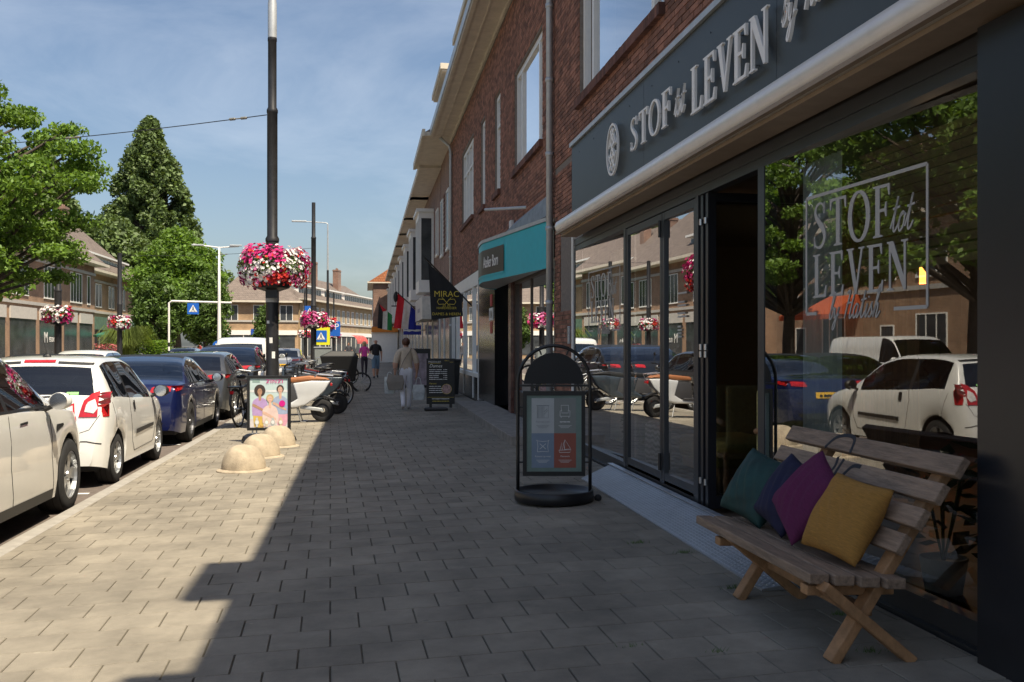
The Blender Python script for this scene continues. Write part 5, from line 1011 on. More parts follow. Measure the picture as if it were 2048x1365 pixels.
t = thing('crossing_sign', 'yellow edged blue pedestrian crossing sign beyond the parked bicycles', 'sign', (-2.55, 58, .07)); q = MB(); q.tube([(0, 0, 0), (0, 0, 2.9)], .04, 8); q.build('pole', MATS['galvanised'], t, local=True)
q = MB(); q.box(-.5, .5, -.075, -.045, 1.55, 2.55); q.build('backing', mat('sign_lime', (.70, .68, .02), .4, var=0), t, local=True); q = MB(); q.box(-.33, .33, -.09, -.076, 1.72, 2.38); q.build('plate', SB, t, local=True); pict('cross', t, frame((0, -.0915, 2.05), (1, 0, 0), (0, 0, 1)), .31)
t = thing('crossing_sign', 'blue pedestrian crossing sign on a thin black pole left of the second mast', 'sign', (-3.6, 62, .0)); q = MB(); q.tube([(0, 0, 0), (0, 0, 6)], .05, 8); q.build('pole', BM, t, local=True); q = MB(); q.box(-.1, .5, -.09, -.06, 3.35, 4.0); q.build('plate', SB, t, local=True); pict('cross', t, frame((.2, -.092, 3.67), (1, 0, 0), (0, 0, 1)), .3)
t = thing('parking_sign', 'blue parking sign with white letter P on the slim lamp post', 'sign', (-1.9, 62.6, .07)); q = MB(); q.box(-.3, .32, -.05, -.02, 2.1, 3.0); q.build('plate', SB, t, local=True); text('parking_letter', 'P', .55, MATS['white_paint'], t, frame((.1, -.052, 2.5), (1, 0, 0), (0, 0, 1)), .004, world=False); q = MB(); q.tube([(-.4, 0, 0), (-.4, 0, 3.0)], .03, 8); q.build('pole', MATS['galvanised'], t, local=True)
# ================================================================ VEHICLES
def pchip(xs, ys):
    xs = np.array(xs, float); ys = np.array(ys, float); h_ = np.diff(xs); d = np.diff(ys) / h_; m = np.zeros(len(xs)); m[0], m[-1] = d[0], d[-1]
    for i in range(1, len(xs) - 1):
        if d[i - 1] * d[i] > 0: w1 = 2 * h_[i] + h_[i - 1]; w2 = h_[i] + 2 * h_[i - 1]; m[i] = (w1 + w2) / (w1 / d[i - 1] + w2 / d[i])
    def f(x):
        x = min(max(x, xs[0]), xs[-1]); i = min(int(np.searchsorted(xs, x, 'right')) - 1, len(xs) - 2); i = max(i, 0); t = (x - xs[i]) / h_[i]
        return float((1 + 2 * t) * (1 - t) ** 2 * ys[i] + t * (1 - t) ** 2 * h_[i] * m[i] + t * t * (3 - 2 * t) * ys[i + 1] + t * t * (t - 1) * h_[i] * m[i + 1])
    return f
GLS = MATS['car_glass']; TRIM = mat('car_trim', (.012, .012, .013), .5, var=.1); RIM = mat('alloy', (.42, .43, .44), .3, .8, var=.05); LAMP = mat('lamp_red', (.42, .012, .015), .12, var=.3, scale=20, coat=1.); LENS = mat('lamp_clear', (.62, .60, .58), .1, var=.3, scale=25, coat=1.); PLT = mat('plate_yellow', (.72, .42, .02), .45, var=0); CH = mat('chrome', (.7, .7, .7), .12, 1, var=0); INT = mat('car_interior', (.07, .07, .075), .8, var=.2)
def loose(o):                     # every separate piece of a mesh becomes an object of its own
    me = o.data; par = list(range(len(me.vertices)))
    def find(i):
        while par[i] != i: par[i] = par[par[i]]; i = par[i]
        return i
    for p in me.polygons:
        a = find(p.vertices[0])
        for v in p.vertices[1:]: par[find(v)] = a
    gr = {}
    for p in me.polygons: gr.setdefault(find(p.vertices[0]), []).append(p)
    if len(gr) < 2: return
    for ps in gr.values():
        ids = sorted({v for p in ps for v in p.vertices}); mp_ = {v: i for i, v in enumerate(ids)}; m2 = bpy.data.meshes.new(o.name)
        m2.from_pydata([me.vertices[v].co for v in ids], [], [tuple(mp_[v] for v in p.vertices) for p in ps]); m2.materials.append(me.materials[0])
        for p in m2.polygons: p.use_smooth = True
        link(m2, o.name.split('.')[0], o.parent)
    bpy.data.objects.remove(o)
def paint(name, col, metal=0., rough=.28): return mat(name, col, rough, metal, var=.03, coat=1.)
def wheel(parent, c, rad, wd_, side, spokes, rimm=RIM):
    t = MB(); a = wd_ / 2; t.lathe([(rad * .66, -a), (rad * .9, -a), (rad * .975, -a * .86), (rad, -a * .6), (rad, a * .6), (rad * .975, a * .86), (rad * .9, a), (rad * .66, a)], 36, c, 'x', close=False)
    o = t.build('wheel', MATS['rubber'], parent, local=True, smooth=True)
    g = MB()
    for k_ in (-.42, -.14, .14, .42): g.lathe([(rad + .001, k_ * wd_ - .004), (rad + .002, k_ * wd_), (rad + .001, k_ * wd_ + .004)], 36, c, 'x')
    g.build('tread_groove', mat('groove', (.005, .005, .005), .9, var=0), o, local=True)
    r_ = MB(); x = side * a * .75; r_.lathe([(rad * .66, side * a * .95), (rad * .62, side * a * .98), (rad * .60, side * a * .6), (rad * .60, -side * a)], 30, c, 'x'); r_.lathe([(0, x + side * .012), (rad * .13, x + side * .012), (rad * .15, x - side * .01)], 16, c, 'x')
    for k_ in range(spokes):
        t_ = 2 * math.pi * k_ / spokes; d = Vector((0, math.cos(t_), math.sin(t_))); p = Vector(c) + Vector((x, 0, 0)); e = Vector((0, -math.sin(t_), math.cos(t_)))
        r_.add([p + d * rad * .1 + e * .030, p + d * rad * .1 - e * .030, p + d * rad * .61 - e * rad * (.95 / spokes), p + d * rad * .61 + e * rad * (.95 / spokes), p + d * rad * .1 + e * .03 - Vector((side * .03, 0, 0)), p + d * rad * .1 - e * .03 - Vector((side * .03, 0, 0)), p + d * rad * .61 - e * rad * (.95 / spokes) - Vector((side * .03, 0, 0)), p + d * rad * .61 + e * rad * (.95 / spokes) - Vector((side * .03, 0, 0))], [(0, 1, 2, 3), (0, 3, 7, 4), (1, 5, 6, 2), (3, 2, 6, 7)])
    r_.build('rim', rimm, o, local=True); k = MB(); k.lathe([(0, side * .0), (rad * .6, 0)], 20, c, 'x'); k.build('brake', TRIM, o, local=True)
def car(name, label, loc, rz, spec, pm, group=None):
    """body lofted across stations y (rear 0 .. front L), x to the right; windows are openings filled with glass"""
    t = thing(name, label, spec.get('cat', 'car'), loc, rz, group); L, W = spec['L'], spec['W']; top = pchip(*zip(*spec['top'])); belt = pchip(*zip(*spec['belt'])); plan = pchip(*zip(*spec['plan']))
    wr = spec['wr']; axles = spec['axles']; sill = spec.get('sill', .2); th = spec.get('tumble', .34)
    arch = wr + .055
    ys = set(np.linspace(0, L, 64).tolist()) | set((np.array([.004, .012, .025, .04, .06, .09, .12, .16, .2, .25]) * 1.0).tolist()) | set((L - np.array([.004, .012, .025, .045, .07, .1, .15])).tolist())
    for a in axles: ys |= set((a + arch * np.cos(np.linspace(0, math.pi, 19))).tolist())
    for a, c in spec['side'] + [spec['screen'], spec['rear']]: ys |= {a, c}
    ys = sorted(y for y in ys if 0 <= y <= L); ys = [y for i, y in enumerate(ys) if i == 0 or y - ys[i - 1] > .0035]
    grid = []
    for y in ys:
        zt = top(y); hw = W / 2 * plan(y); lo = sill + max(0, .10 * (1 - y / .5)) * 0 + (.06 * max(0, 1 - y / .25) + .04 * max(0, 1 - (L - y) / .3))
        for a in axles:
            if abs(y - a) < arch: lo = max(lo, wr + math.sqrt(max(0, arch ** 2 - (y - a) ** 2)))
        zb = min(belt(y), zt - .035); lo = min(lo, zb - .06); zm = min(max(.56, lo + .02), zb - .03); hb = hw - .035 - .05 * max(0, zb - .9); zr = max(zb + .012, zt - .055 - .02 * (zt > 1.2)); hr = hb - th * (zr - zb) - .012
        row = [(hw - .03, lo), (hw - .006, lo + (zm - lo) * .45), (hw, zm), (hw - .004, zm + (zb - zm) * .5), (hb + .008, zb - .015), (hb, zb), (hb - th * (zr - zb) * .5 + .006 * (zr - zb), zb + (zr - zb) * .5), (hr, zr), (hr - .03, zr + (zt - zr) * .45), (hr * .86, zr + (zt - zr) * .72), (hr * .55, zt - (zt - zr) * .10), (hr * .25, zt - (zt - zr) * .02), (0, zt)]
        grid.append(row)
    n_ = len(ys); k = len(grid[0]); V = []; idx = {}
    for i in range(n_):
        for sd in (1, -1):
            for j in range(k):
                if sd == -1 and j == k - 1: idx[(i, sd, j)] = idx[(i, 1, j)]; continue
                idx[(i, sd, j)] = len(V); V.append((sd * grid[i][j][0], ys[i], grid[i][j][1]))
    F = {'body': [], 'side_window': [], 'windscreen': [], 'rear_window': [], 'pillar': []}
    for i in range(n_ - 1):
        ym = (ys[i] + ys[i + 1]) / 2
        for sd in (1, -1):
            for j in range(k - 1):
                f = (idx[(i, sd, j)], idx[(i + 1, sd, j)], idx[(i + 1, sd, j + 1)], idx[(i, sd, j + 1)]); f = f if sd == 1 else f[::-1]; w_ = 'body'
                if j in (5, 6):
                    hgt = grid[i][7][1] - grid[i][5][1]
                    if any(a <= ym <= c for a, c in spec['side']) and hgt > .09: w_ = 'side_window'
                    elif spec['side'][0][0] <= ym <= spec['side'][-1][1] and hgt > .09: w_ = 'pillar'
                elif j >= 8 and spec['screen'][0] <= ym <= spec['screen'][1]: w_ = 'windscreen'
                elif j >= (9 if spec.get('hatch') else 8) and spec['rear'][0] <= ym <= spec['rear'][1]: w_ = 'rear_window'
                elif j >= 8 and spec.get('glass_roof') and spec['rear'][1] < ym < spec['screen'][0]: w_ = 'pillar'
                F[w_].append(f)
    F['body'].append(tuple(idx[(0, 1, j)] for j in range(k)) + tuple(idx[(0, -1, j)] for j in range(k - 2, -1, -1))); F['body'].append((tuple(idx[(n_ - 1, 1, j)] for j in range(k)) + tuple(idx[(n_ - 1, -1, j)] for j in range(k - 2, -1, -1)))[::-1])
    bvh = BVHTree.FromPolygons([Vector(v) for v in V], [f for fs in F.values() for f in fs])
    for nm, fs in F.items():
        if not fs: continue
        q = MB(); q.v = list(V); q.f = fs; me = q.build(nm, {'body': pm, 'pillar': TRIM}.get(nm, GLS), t, local=True, smooth=True)
        b_ = bmesh.new(); b_.from_mesh(me.data); bmesh.ops.delete(b_, geom=[v for v in b_.verts if not v.link_faces], context='VERTS'); b_.to_mesh(me.data); b_.free()
        if nm == 'body': smooth_angle(me, 48)
        if nm in ('side_window', 'pillar'): loose(me)
    q = MB(); a_, c_ = axles; q.box(-W / 2 + .16, W / 2 - .16, .25, L - .25, .17, .5); q.box(-W / 2 + .05, W / 2 - .05, a_ + arch + .02, c_ - arch - .02, .19, .48)
    for a in axles: q.box(-W / 2 + .24, W / 2 - .24, a - arch, a + arch, .3, wr + arch + .02)
    q.build('underbody', TRIM, t, local=True)
    q = MB()
    for a in axles:
        for sd in (1, -1): q.lathe([(arch + .004, sd * (W / 2 - .26)), (arch + .004, sd * (W / 2 * plan(a) - .035))], 18, (0, a, wr), 'x', a0=-.25, a1=math.pi + .25)
    loose(q.build('wheel_arch', TRIM, t, local=True))
    for a in axles:
        for sd in (1, -1): wheel(t, (sd * (W / 2 * plan(a) - .125), a, wr), wr, spec.get('tw', .205), sd, spec.get('spokes', 6), spec.get('rim', RIM))
    # seats, dashboard
    for sd in (1, -1):
        q = MB(); ysx = spec['seat']; q.box(sd * .37 - .24, sd * .37 + .24, ysx, ysx + .5, .42, .6); s_ = q.build('seat', INT, t, local=True, bevel=.05)
        q = MB(); q.box(sd * .37 - .23, sd * .37 + .23, ysx - .18, ysx - .02, .55, 1.1); q.build('seat_back', INT, s_, local=True, bevel=.05); q = MB(); q.box(sd * .37 - .13, sd * .37 + .13, ysx - .2, ysx - .1, 1.14, 1.32); q.build('headrest', INT, s_, local=True, bevel=.04)
    q = MB(); yr = spec['seat'] - 1.0; q.box(-.62, .62, yr, yr + .14, .45, spec.get('bench_z', .98)); q.build('rear_bench', INT, t, local=True, bevel=.05)
    q = MB(); q.box(-.66, .66, spec['seat'] + .75, spec['seat'] + 1.15, .6, .93); q.build('dashboard', INT, t, local=True, bevel=.06)
    q = MB(); q.tube([(-.37 + .18 * math.cos(x), spec['seat'] + .62 + .06 * math.sin(x), .92 + .17 * math.sin(x)) for x in [2 * math.pi * i / 16 for i in range(16)]], .014, 6, closed=True); q.build('steering_wheel', INT, t, local=True)
    def patch(name, poly, axis, m, off=.006, sd=1, nseg=10, parent=t):
        """panel hugging the body: polygon in (x,z) seen from the rear/front or (y,z) seen from the side"""
        q = MB(); x0 = min(p[0] for p in poly); x1 = max(p[0] for p in poly); rows = []
        for i in range(nseg + 1):
            u = x0 + (x1 - x0) * i / nseg; zs = []
            for a, c in zip(poly, poly[1:] + poly[:1]):
                if (a[0] - u) * (c[0] - u) <= 0 and a[0] != c[0]: zs.append(a[1] + (c[1] - a[1]) * (u - a[0]) / (c[0] - a[0]))
            if not zs: zs = [p[1] for p in poly if abs(p[0] - u) < 1e-6] or [0]
            rows.append((u, min(zs), max(zs)))
        vs = []; m_ = 5
        for u, z0, z1 in rows:
            for j in range(m_ + 1):
                z = z0 + (z1 - z0) * j / m_
                o_, d_ = ((u, -1, z), (0, 1, 0)) if axis == 'rear' else (((u, L + 1, z), (0, -1, 0)) if axis == 'front' else ((sd * 3, u, z), (-sd, 0, 0)))
                h_ = bvh.ray_cast(Vector(o_), Vector(d_))[0]; h_ = h_ if h_ is not None else Vector(o_) + Vector(d_) * (1.05 if axis != 'side' else 3 - W / 2)
                vs.append(h_ - Vector(d_) * off)
        fs = [(i * (m_ + 1) + j, (i + 1) * (m_ + 1) + j, (i + 1) * (m_ + 1) + j + 1, i * (m_ + 1) + j + 1) for i in range(nseg) for j in range(m_)]
        if axis == 'front' or (axis == 'side' and sd == -1): fs = [f[::-1] for f in fs]
        q.add(vs, fs); return q.build(name, m, parent, local=True, smooth=True)
    def seam(pts, axis='side', sd=1, r_=.004, m=TRIM, name='door_seam'):
        q = MB(); P = []
        for a, c in zip(pts, pts[1:]):
            for i in range(8): P.append((a[0] + (c[0] - a[0]) * i / 8, a[1] + (c[1] - a[1]) * i / 8))
        P.append(pts[-1]); W3 = []
        for u, z in P:
            o_, d_ = ((sd * 3, u, z), (-sd, 0, 0)) if axis == 'side' else ((u, -1, z), (0, 1, 0)); h_ = bvh.ray_cast(Vector(o_), Vector(d_))[0]
            if h_ is not None: W3.append(h_)
        if len(W3) > 1: q.tube(W3, r_, 5); q.build(name, m, t, local=True)
    spec['detail'](t, patch, seam, spec, pm)
    for sd in (1, -1):
        ym = spec['mirror']; zb = belt(ym) + .02; hb = W / 2 * plan(ym); q = MB(); q.sphere((sd * (hb + .10), ym, zb + .07), .1, 14, 9, (1.05, .62, .78)); mr_ = q.build('mirror', spec.get('mirror_mat', pm), t, local=True, smooth=True); q = MB(); q.lathe([(0, 0), (.075, 0)], 14, (sd * (hb + .10), ym - .063, zb + .07), 'y'); q.build('mirror_glass', CH, mr_, local=True); q = MB(); q.tube([(sd * (hb - .04), ym + .02, zb - .01), (sd * (hb + .05), ym, zb + .03)], .022, 6); q.build('mirror_arm', TRIM, mr_, local=True)
    return t
def stdplate(t, patch, z=.62, y=None):
    o = patch('number_plate', [(-.26, z - .055), (.26, z - .055), (.26, z + .055), (-.26, z + .055)], 'rear', PLT, .012)
    v = o.data.vertices[0].co; text('plate_text', '~2 3 1', .105, TRIM, o, frame((0, v.y - .004, z - .035), (1, 0, 0), (0, 0, 1)), .002, world=False)
def d_hatch(t, patch, seam, sp, pm):
    for s in (1, -1):
        patch('tail_lamp', [(s * .50, .80), (s * .54, .98), (s * .62, 1.06), (s * .70, 1.09), (s * .70, .80)][::s], 'rear', LAMP, .012, nseg=14); patch('tail_lamp_lens', [(s * .56, .86), (s * .58, .96), (s * .66, 1.0), (s * .70, .9), (s * .66, .84)][::s], 'rear', LENS, .017)
        patch('inner_lamp', [(s * .30, .83), (s * .32, .90), (s * .45, .96), (s * .46, .83)][::s], 'rear', LAMP, .010); patch('inner_lamp_lens', [(s * .33, .845), (s * .345, .89), (s * .43, .93), (s * .44, .845)][::s], 'rear', LENS, .014)
        patch('tail_lamp', [(.10, .80), (.10, 1.06), (.19, 1.08), (.25, .98), (.20, .80)], 'side', LAMP, .008, s, 12)
        patch('side_strip', [(1.35, .50), (2.36, .53), (2.36, .575), (1.35, .56)], 'side', TRIM, .014, s, 14); patch('door_handle', [(1.30, .80), (1.38, .80), (1.38, .92), (1.30, .92)], 'side', TRIM, .012, s, 6)
        seam([(1.18, .98), (1.14, .8), (1.22, .42), (1.35, .30), (2.4, .32), (2.5, .5), (2.52, .95)], 'side', s); seam([(.34, .95), (.45, .62), (.36, .42)], 'side', s, .003)
        patch('headlamp', [(s * .4, .62), (s * .74, .66), (s * .76, .84), (s * .5, .76)][::s], 'front', LENS, .01)
    seam([(-.72, .82), (-.62, .66), (-.45, .60), (.45, .60), (.62, .66), (.72, .82)], 'rear', 1, .004, TRIM, 'tailgate_seam'); seam([(-.74, .50), (-.6, .53), (.6, .53), (.74, .50)], 'rear', 1, .007, TRIM, 'bumper_seam')
    patch('high_stop_lamp', [(-.17, 1.405), (.17, 1.405), (.17, 1.435), (-.17, 1.435)], 'rear', LAMP, .012); patch('spoiler_edge', [(-.62, 1.375), (-.2, 1.395), (-.2, 1.42), (-.6, 1.40)], 'rear', TRIM, .012); patch('spoiler_edge', [(.2, 1.395), (.62, 1.375), (.6, 1.40), (.2, 1.42)], 'rear', TRIM, .012)
    stdplate(t, patch, .44); q = MB(); q.tube([(0, .62, 1.49), (0, .50, 1.66)], [.012, .004], 6); q.build('antenna', TRIM, t, local=True); q = MB(); q.lathe([(.05, 1.47), (.03, 1.50), (0, 1.51)], 10, (0, .63, 0)); q.build('antenna_base', TRIM, t, local=True)
    patch('badge', [(-.05, .76), (.05, .76), (.05, .86), (-.05, .86)], 'rear', CH, .01); patch('sticker', [(.34, 1.045), (.47, 1.045), (.47, 1.075), (.34, 1.075)], 'rear', mat('eco_green', (.25, .6, .2), .5, var=0), .006); patch('wiper', [(-.1, 1.0), (.38, 1.04), (.38, 1.055), (-.1, 1.015)], 'rear', TRIM, .012)
HATCH = dict(L=3.60, W=1.65, axles=(.56, 2.93), wr=.29, seat=1.75, mirror=2.42, hatch=True, spokes=6, tumble=.40, mirror_mat=TRIM,
    top=[(0, .42), (.02, .56), (.06, .78), (.13, .98), (.20, 1.08), (.34, 1.36), (.42, 1.435), (.9, 1.48), (1.5, 1.475), (1.95, 1.40), (2.55, 1.03), (2.75, .96), (3.3, .82), (3.52, .62), (3.6, .42)], belt=[(0, .98), (.5, 1.0), (1.2, .96), (2.4, .90), (3.0, .84), (3.6, .6)],
    plan=[(0, .80), (.05, .88), (.15, .95), (.4, 1), (2.6, 1), (3.2, .94), (3.5, .80), (3.6, .62)], screen=(2.0, 2.54), rear=(.175, .345), side=[(.42, 1.12), (1.2, 2.36)], detail=d_hatch)
def d_sedan(t, patch, seam, sp, pm):
    L = sp['L']; zt = sp.get('lampz', .88)
    for s in (1, -1):
        patch('tail_lamp', [(s * .42, zt - .05), (s * .45, zt + .04), (s * .74, zt + .06), (s * .74, zt - .03)][::s], 'rear', LAMP, .010, nseg=12); patch('tail_lamp', [(.09, zt - .03), (.09, zt + .06), (.36, zt + .05), (.30, zt)], 'side', LAMP, .008, s, 10); patch('headlamp', [(s * .45, .66), (s * .84, .70), (s * .84, .80), (s * .5, .74)][::s], 'front', LENS, .01)
        for y0 in sp['doors']: seam([(y0, sp['bz']), (y0 - .03, .6), (y0 + .06, .27)], 'side', s, .004)
        seam([(sp['doors'][0] - .03, .27), (sp['doors'][-1], .27)], 'side', s, .004)
        for y0 in sp['handles']: patch('door_handle', [(y0, sp['bz'] - .14), (y0 + .2, sp['bz'] - .135), (y0 + .2, sp['bz'] - .115), (y0, sp['bz'] - .12)], 'side', TRIM if sp.get('dark_handle') else CH, .008, s, 6)
        patch('window_trim', [(sp['side'][0][0], sp['bz'] - .0), (sp['side'][-1][1] + .05, sp['bz'] - .035), (sp['side'][-1][1] + .05, sp['bz'] - .015), (sp['side'][0][0], sp['bz'] + .02)], 'side', TRIM, .006, s, 14); patch('sill_trim', [(sp['axles'][0] + .5, .2), (sp['axles'][1] - .5, .2), (sp['axles'][1] - .5, .29), (sp['axles'][0] + .5, .29)], 'side', TRIM, .004, s, 10)
        if sp.get('repeater'): patch('side_repeater', [(sp['repeater'], .80), (sp['repeater'] + .22, .85), (sp['repeater'] + .22, .87), (sp['repeater'] + .02, .87)], 'side', TRIM, .008, s, 6)
    stdplate(t, patch, sp.get('pz', .70)); seam([(-.8, .56), (.8, .56)], 'rear', 1, .006, TRIM, 'bumper_seam'); patch('diffuser', [(-.6, .24), (.6, .24), (.64, .38), (-.64, .38)], 'rear', TRIM, .006)
    if sp.get('bar'): patch('lamp_bar', [(-.42, zt - .02), (.42, zt - .02), (.42, zt + .02), (-.42, zt + .02)], 'rear', sp['bar'], .008)
SUVY = dict(L=4.75, W=1.92, axles=(.92, 3.81), wr=.35, tw=.25, seat=2.15, mirror=3.12, spokes=5, tumble=.44, glass_roof=True, doors=(1.28, 2.2, 3.25), handles=(1.4, 2.42), bz=1.07, dark_handle=True, repeater=3.35, lampz=1.0,
    top=[(0, .45), (.03, .75), (.10, 1.02), (.22, 1.12), (.6, 1.36), (1.2, 1.57), (2.0, 1.62), (2.6, 1.56), (3.45, 1.12), (3.7, 1.06), (4.4, .88), (4.68, .66), (4.75, .45)], belt=[(0, 1.08), (1, 1.09), (2, 1.06), (3.3, 1.0), (4, .95), (4.75, .62)],
    plan=[(0, .80), (.06, .88), (.3, .96), (.8, 1), (3.8, 1), (4.4, .92), (4.68, .78), (4.75, .6)], screen=(2.68, 3.42), rear=(.26, 1.1), side=[(.75, 1.28), (1.36, 2.16), (2.24, 3.2)], detail=d_sedan)
SEDAN = dict(L=4.69, W=1.85, axles=(.90, 3.78), wr=.335, tw=.235, seat=2.15, mirror=3.05, spokes=10, tumble=.46, glass_roof=True, doors=(1.3, 2.15, 3.2), handles=(1.42, 2.4), bz=.97, dark_handle=True, lampz=.90, rim=mat('rim_dark', (.10, .10, .11), .35, .6),
    top=[(0, .42), (.03, .7), (.08, .92), (.16, .985), (.5, 1.03), (1.2, 1.34), (1.8, 1.44), (2.4, 1.40), (3.4, .99), (3.6, .93), (4.4, .76), (4.63, .58), (4.69, .42)], belt=[(0, .95), (1, .98), (2, .95), (3.3, .90), (4, .84), (4.69, .55)],
    plan=[(0, .80), (.06, .88), (.3, .96), (.8, 1), (3.8, 1), (4.4, .92), (4.62, .78), (4.69, .6)], screen=(2.5, 3.38), rear=(.55, 1.5), side=[(.85, 1.3), (1.37, 2.1), (2.18, 3.1)], detail=d_sedan)
WAGON = dict(L=4.70, W=1.83, axles=(.93, 3.72), wr=.325, tw=.225, seat=2.2, mirror=3.05, spokes=7, tumble=.42, doors=(1.25, 2.2, 3.2), handles=(1.4, 2.4), bz=.98, lampz=.93,
    top=[(0, .42), (.03, .7), (.10, .98), (.18, 1.05), (.55, 1.36), (.75, 1.43), (1.8, 1.47), (2.4, 1.42), (3.3, 1.0), (3.5, .95), (4.4, .78), (4.64, .58), (4.7, .42)], belt=[(0, .98), (1, 1.0), (2, .97), (3.3, .92), (4, .86), (4.7, .55)],
    plan=[(0, .82), (.06, .9), (.3, .97), (.8, 1), (3.8, 1), (4.4, .92), (4.64, .78), (4.7, .6)], screen=(2.5, 3.28), rear=(.2, .56), side=[(.55, 1.22), (1.3, 2.14), (2.24, 3.1)], detail=d_sedan, hatch=True)
VAN = dict(L=4.6, W=1.88, axles=(.8, 3.6), wr=.32, seat=2.9, mirror=3.55, spokes=6, tumble=.16, cat='van', doors=(1.2, 2.6, 3.5), handles=(1.3, 2.75), bz=1.15, lampz=1.0,
    top=[(0, .5), (.03, .9), (.06, 1.3), (.12, 1.68), (.2, 1.82), (.6, 1.87), (2.8, 1.87), (3.1, 1.78), (3.75, 1.18), (3.95, 1.1), (4.4, .9), (4.55, .66), (4.6, .45)], belt=[(0, 1.16), (3.5, 1.12), (4.2, .95), (4.6, .6)],
    plan=[(0, .9), (.06, .95), (.3, .99), (.8, 1), (3.6, 1), (4.3, .92), (4.55, .78), (4.6, .6)], screen=(3.12, 3.72), rear=(.065, .112), side=[(2.66, 3.5)], detail=d_sedan, hatch=True)
X0 = -2.84
def park(spec, name, label, s_axle, pm, side=X0, group=None, rz=0.):
    """park along the kerb, facing away: s_axle = position of the rear axle"""
    return car(name, label, (side - spec['W'] / 2, s_axle - spec['axles'][0], 0), rz, spec, pm, group)
WHT = paint('paint_white', (.70, .70, .68)); 
park(SUVY, 'parked_car', 'pearl white crossover with chunky tyres parked behind the small white hatchback', 7.25, paint('paint_pearl', (.66, .65, .62)), X0 + .02)
park(HATCH, 'parked_car', 'small white three door hatchback with a green sticker on its rear window', 12.15, WHT)
park(SEDAN, 'parked_car', 'dark blue saloon car parked in front of the white hatchback', 17.15, paint('paint_blue', (.004, .009, .062), .3), X0 - .02)
park(WAGON, 'parked_car', 'dark grey estate car with red tail lamps parked in front of the blue saloon', 22.6, paint('paint_grey', (.085, .088, .092), .6))
park(SUVY, 'parked_car', 'black crossover parked in front of the grey estate car', 28.4, paint('paint_black', (.010, .011, .013), .2))
park(VAN, 'parked_van', 'white panel van parked behind the near tram mast', 34.5, paint('paint_van', (.66, .66, .64)), X0 - .3)
park(WAGON, 'parked_car', 'silver estate car parked beyond the white van', 47, paint('paint_silver', (.36, .37, .38), .7))
def drive(spec, name, label, x, s, pm): return car(name, label, (x, s, -.004), R(180), spec, pm)
drive(SEDAN, 'driving_car', 'black saloon car coming along the road beside the white hatchback', -5.9, 21.6, MATS['paint_black'])
drive(HATCH, 'driving_car', 'white hatchback coming along the road behind the black saloon', -7.3, 29.0, WHT)
drive(WAGON, 'driving_car', 'black estate car on the road beside the pearl white crossover', -6.3, 15.8, MATS['paint_black'])
drive(WAGON, 'driving_car', 'dark grey car approaching on the road before the young trees', -10.8, 64, MATS['paint_grey'])
car('parked_car', 'red hatchback parked on the far side of the road opposite the bench', (-11.2, 12, -.004), R(180), HATCH, paint('paint_red', (.35, .02, .015)))
car('parked_van', 'white van parked on the far side of the road opposite the shop', (-11.3, 27, -.004), R(180), VAN, MATS['paint_van'])
# ================================================================ STREET FURNITURE
mat('bollard_concrete', (.40, .33, .24), .92, var=.28, scale=7, bump=.8, bscale=110)
for i, (x, y) in enumerate(((-1.46, 12.35), (-1.41, 13.8), (-1.30, 15.15))):
    t = thing('dome_bollard', ['domed concrete bollard standing foremost in its row beside the white hatchback', 'domed concrete bollard in the middle of its row', 'domed concrete bollard at the foot of the poster stand'][i], 'bollard', (x, y, zg(x)), group='domed concrete bollards')
    q = MB(); q.lathe([(.262 * math.cos(a) ** .8, .03 + .28 * math.sin(a)) for a in [math.pi / 2 * k / 12 for k in range(12)]] + [(0, .31)], 32); q.build('dome', MATS['bollard_concrete'], t, local=True, smooth=True)
    q = MB(); q.lathe([(.32, -.01), (.32, .006), (.31, .014), (.25, .03)], 32); q.build('foot', MATS['bollard_concrete'], t, local=True)
# poster stand
zs = thing('poster_stand', 'black framed poster stand with fashion watch poster on a plastic base', 'sign', (-1.50, 15.95, zg(-1.5)), R(-3)); zs.scale = (.87, 1, .90)
q = MB(); a, z0, z1 = .385, .20, 1.15
for b_ in ((-a, a, z0, z0 + .05), (-a, a, z1 - .05, z1), (-a, -a + .05, z0 + .05, z1 - .05), (a - .05, a, z0 + .05, z1 - .05)): q.box(b_[0], b_[1], -.03, .02, b_[2], b_[3])
q.build('frame', BM, zs, local=True, bevel=.006)
for x in (-.29, -.22, .22, .29): q = MB(); q.box(x - .012, x + .012, -.01, .01, .1, .2); q.build('post', MATS['galvanised'], zs, local=True)
for s in (-1, 1): q = MB(); q.lathe([(0, .0), (.2, .0), (.22, .03), (.19, .10), (.12, .14), (0, .145)], 8, (s * .27, 0, 0)); q.build('base_foot', BM, zs, local=True)
q = MB(); q.box(-.335, .335, -.012, .012, z0 + .05, z1 - .05); q.build('poster', mat('poster_bg', (.50, .62, .62), .5, var=.15, scale=3), zs, local=True)
Mp = frame((0, -.0135, 0), (1, 0, 0), (0, 0, 1)); lay = [0]
def shape(pts, col, nm='poster_figure', sm=True):
    lay[0] += .0003; key = 'pc_%d_%d_%d' % tuple(int(c * 99) for c in col); P = [(v.x, v.y) for v in curve([(*p, 0) for p in pts] + [(*pts[0], 0)], 4)[:-1]] if sm else pts
    q = MB(); q.poly(P, Mp @ Matrix.Translation((0, 0, lay[0])), 0.0001); return q.build(nm, mat(key, col, .5, var=.12, scale=14), zs, local=True)
shape([(-.335, .25), (.335, .25), (.335, .40), (-.335, .40)], (.62, .58, .58), sm=False); shape([(-.335, .86), (.335, .86), (.335, .90), (-.335, .90)], (.66, .68, .68), sm=False); shape([(-.29, 1.03), (-.16, 1.03), (-.16, 1.08), (-.29, 1.08)], (.25, .36, .33), sm=False)
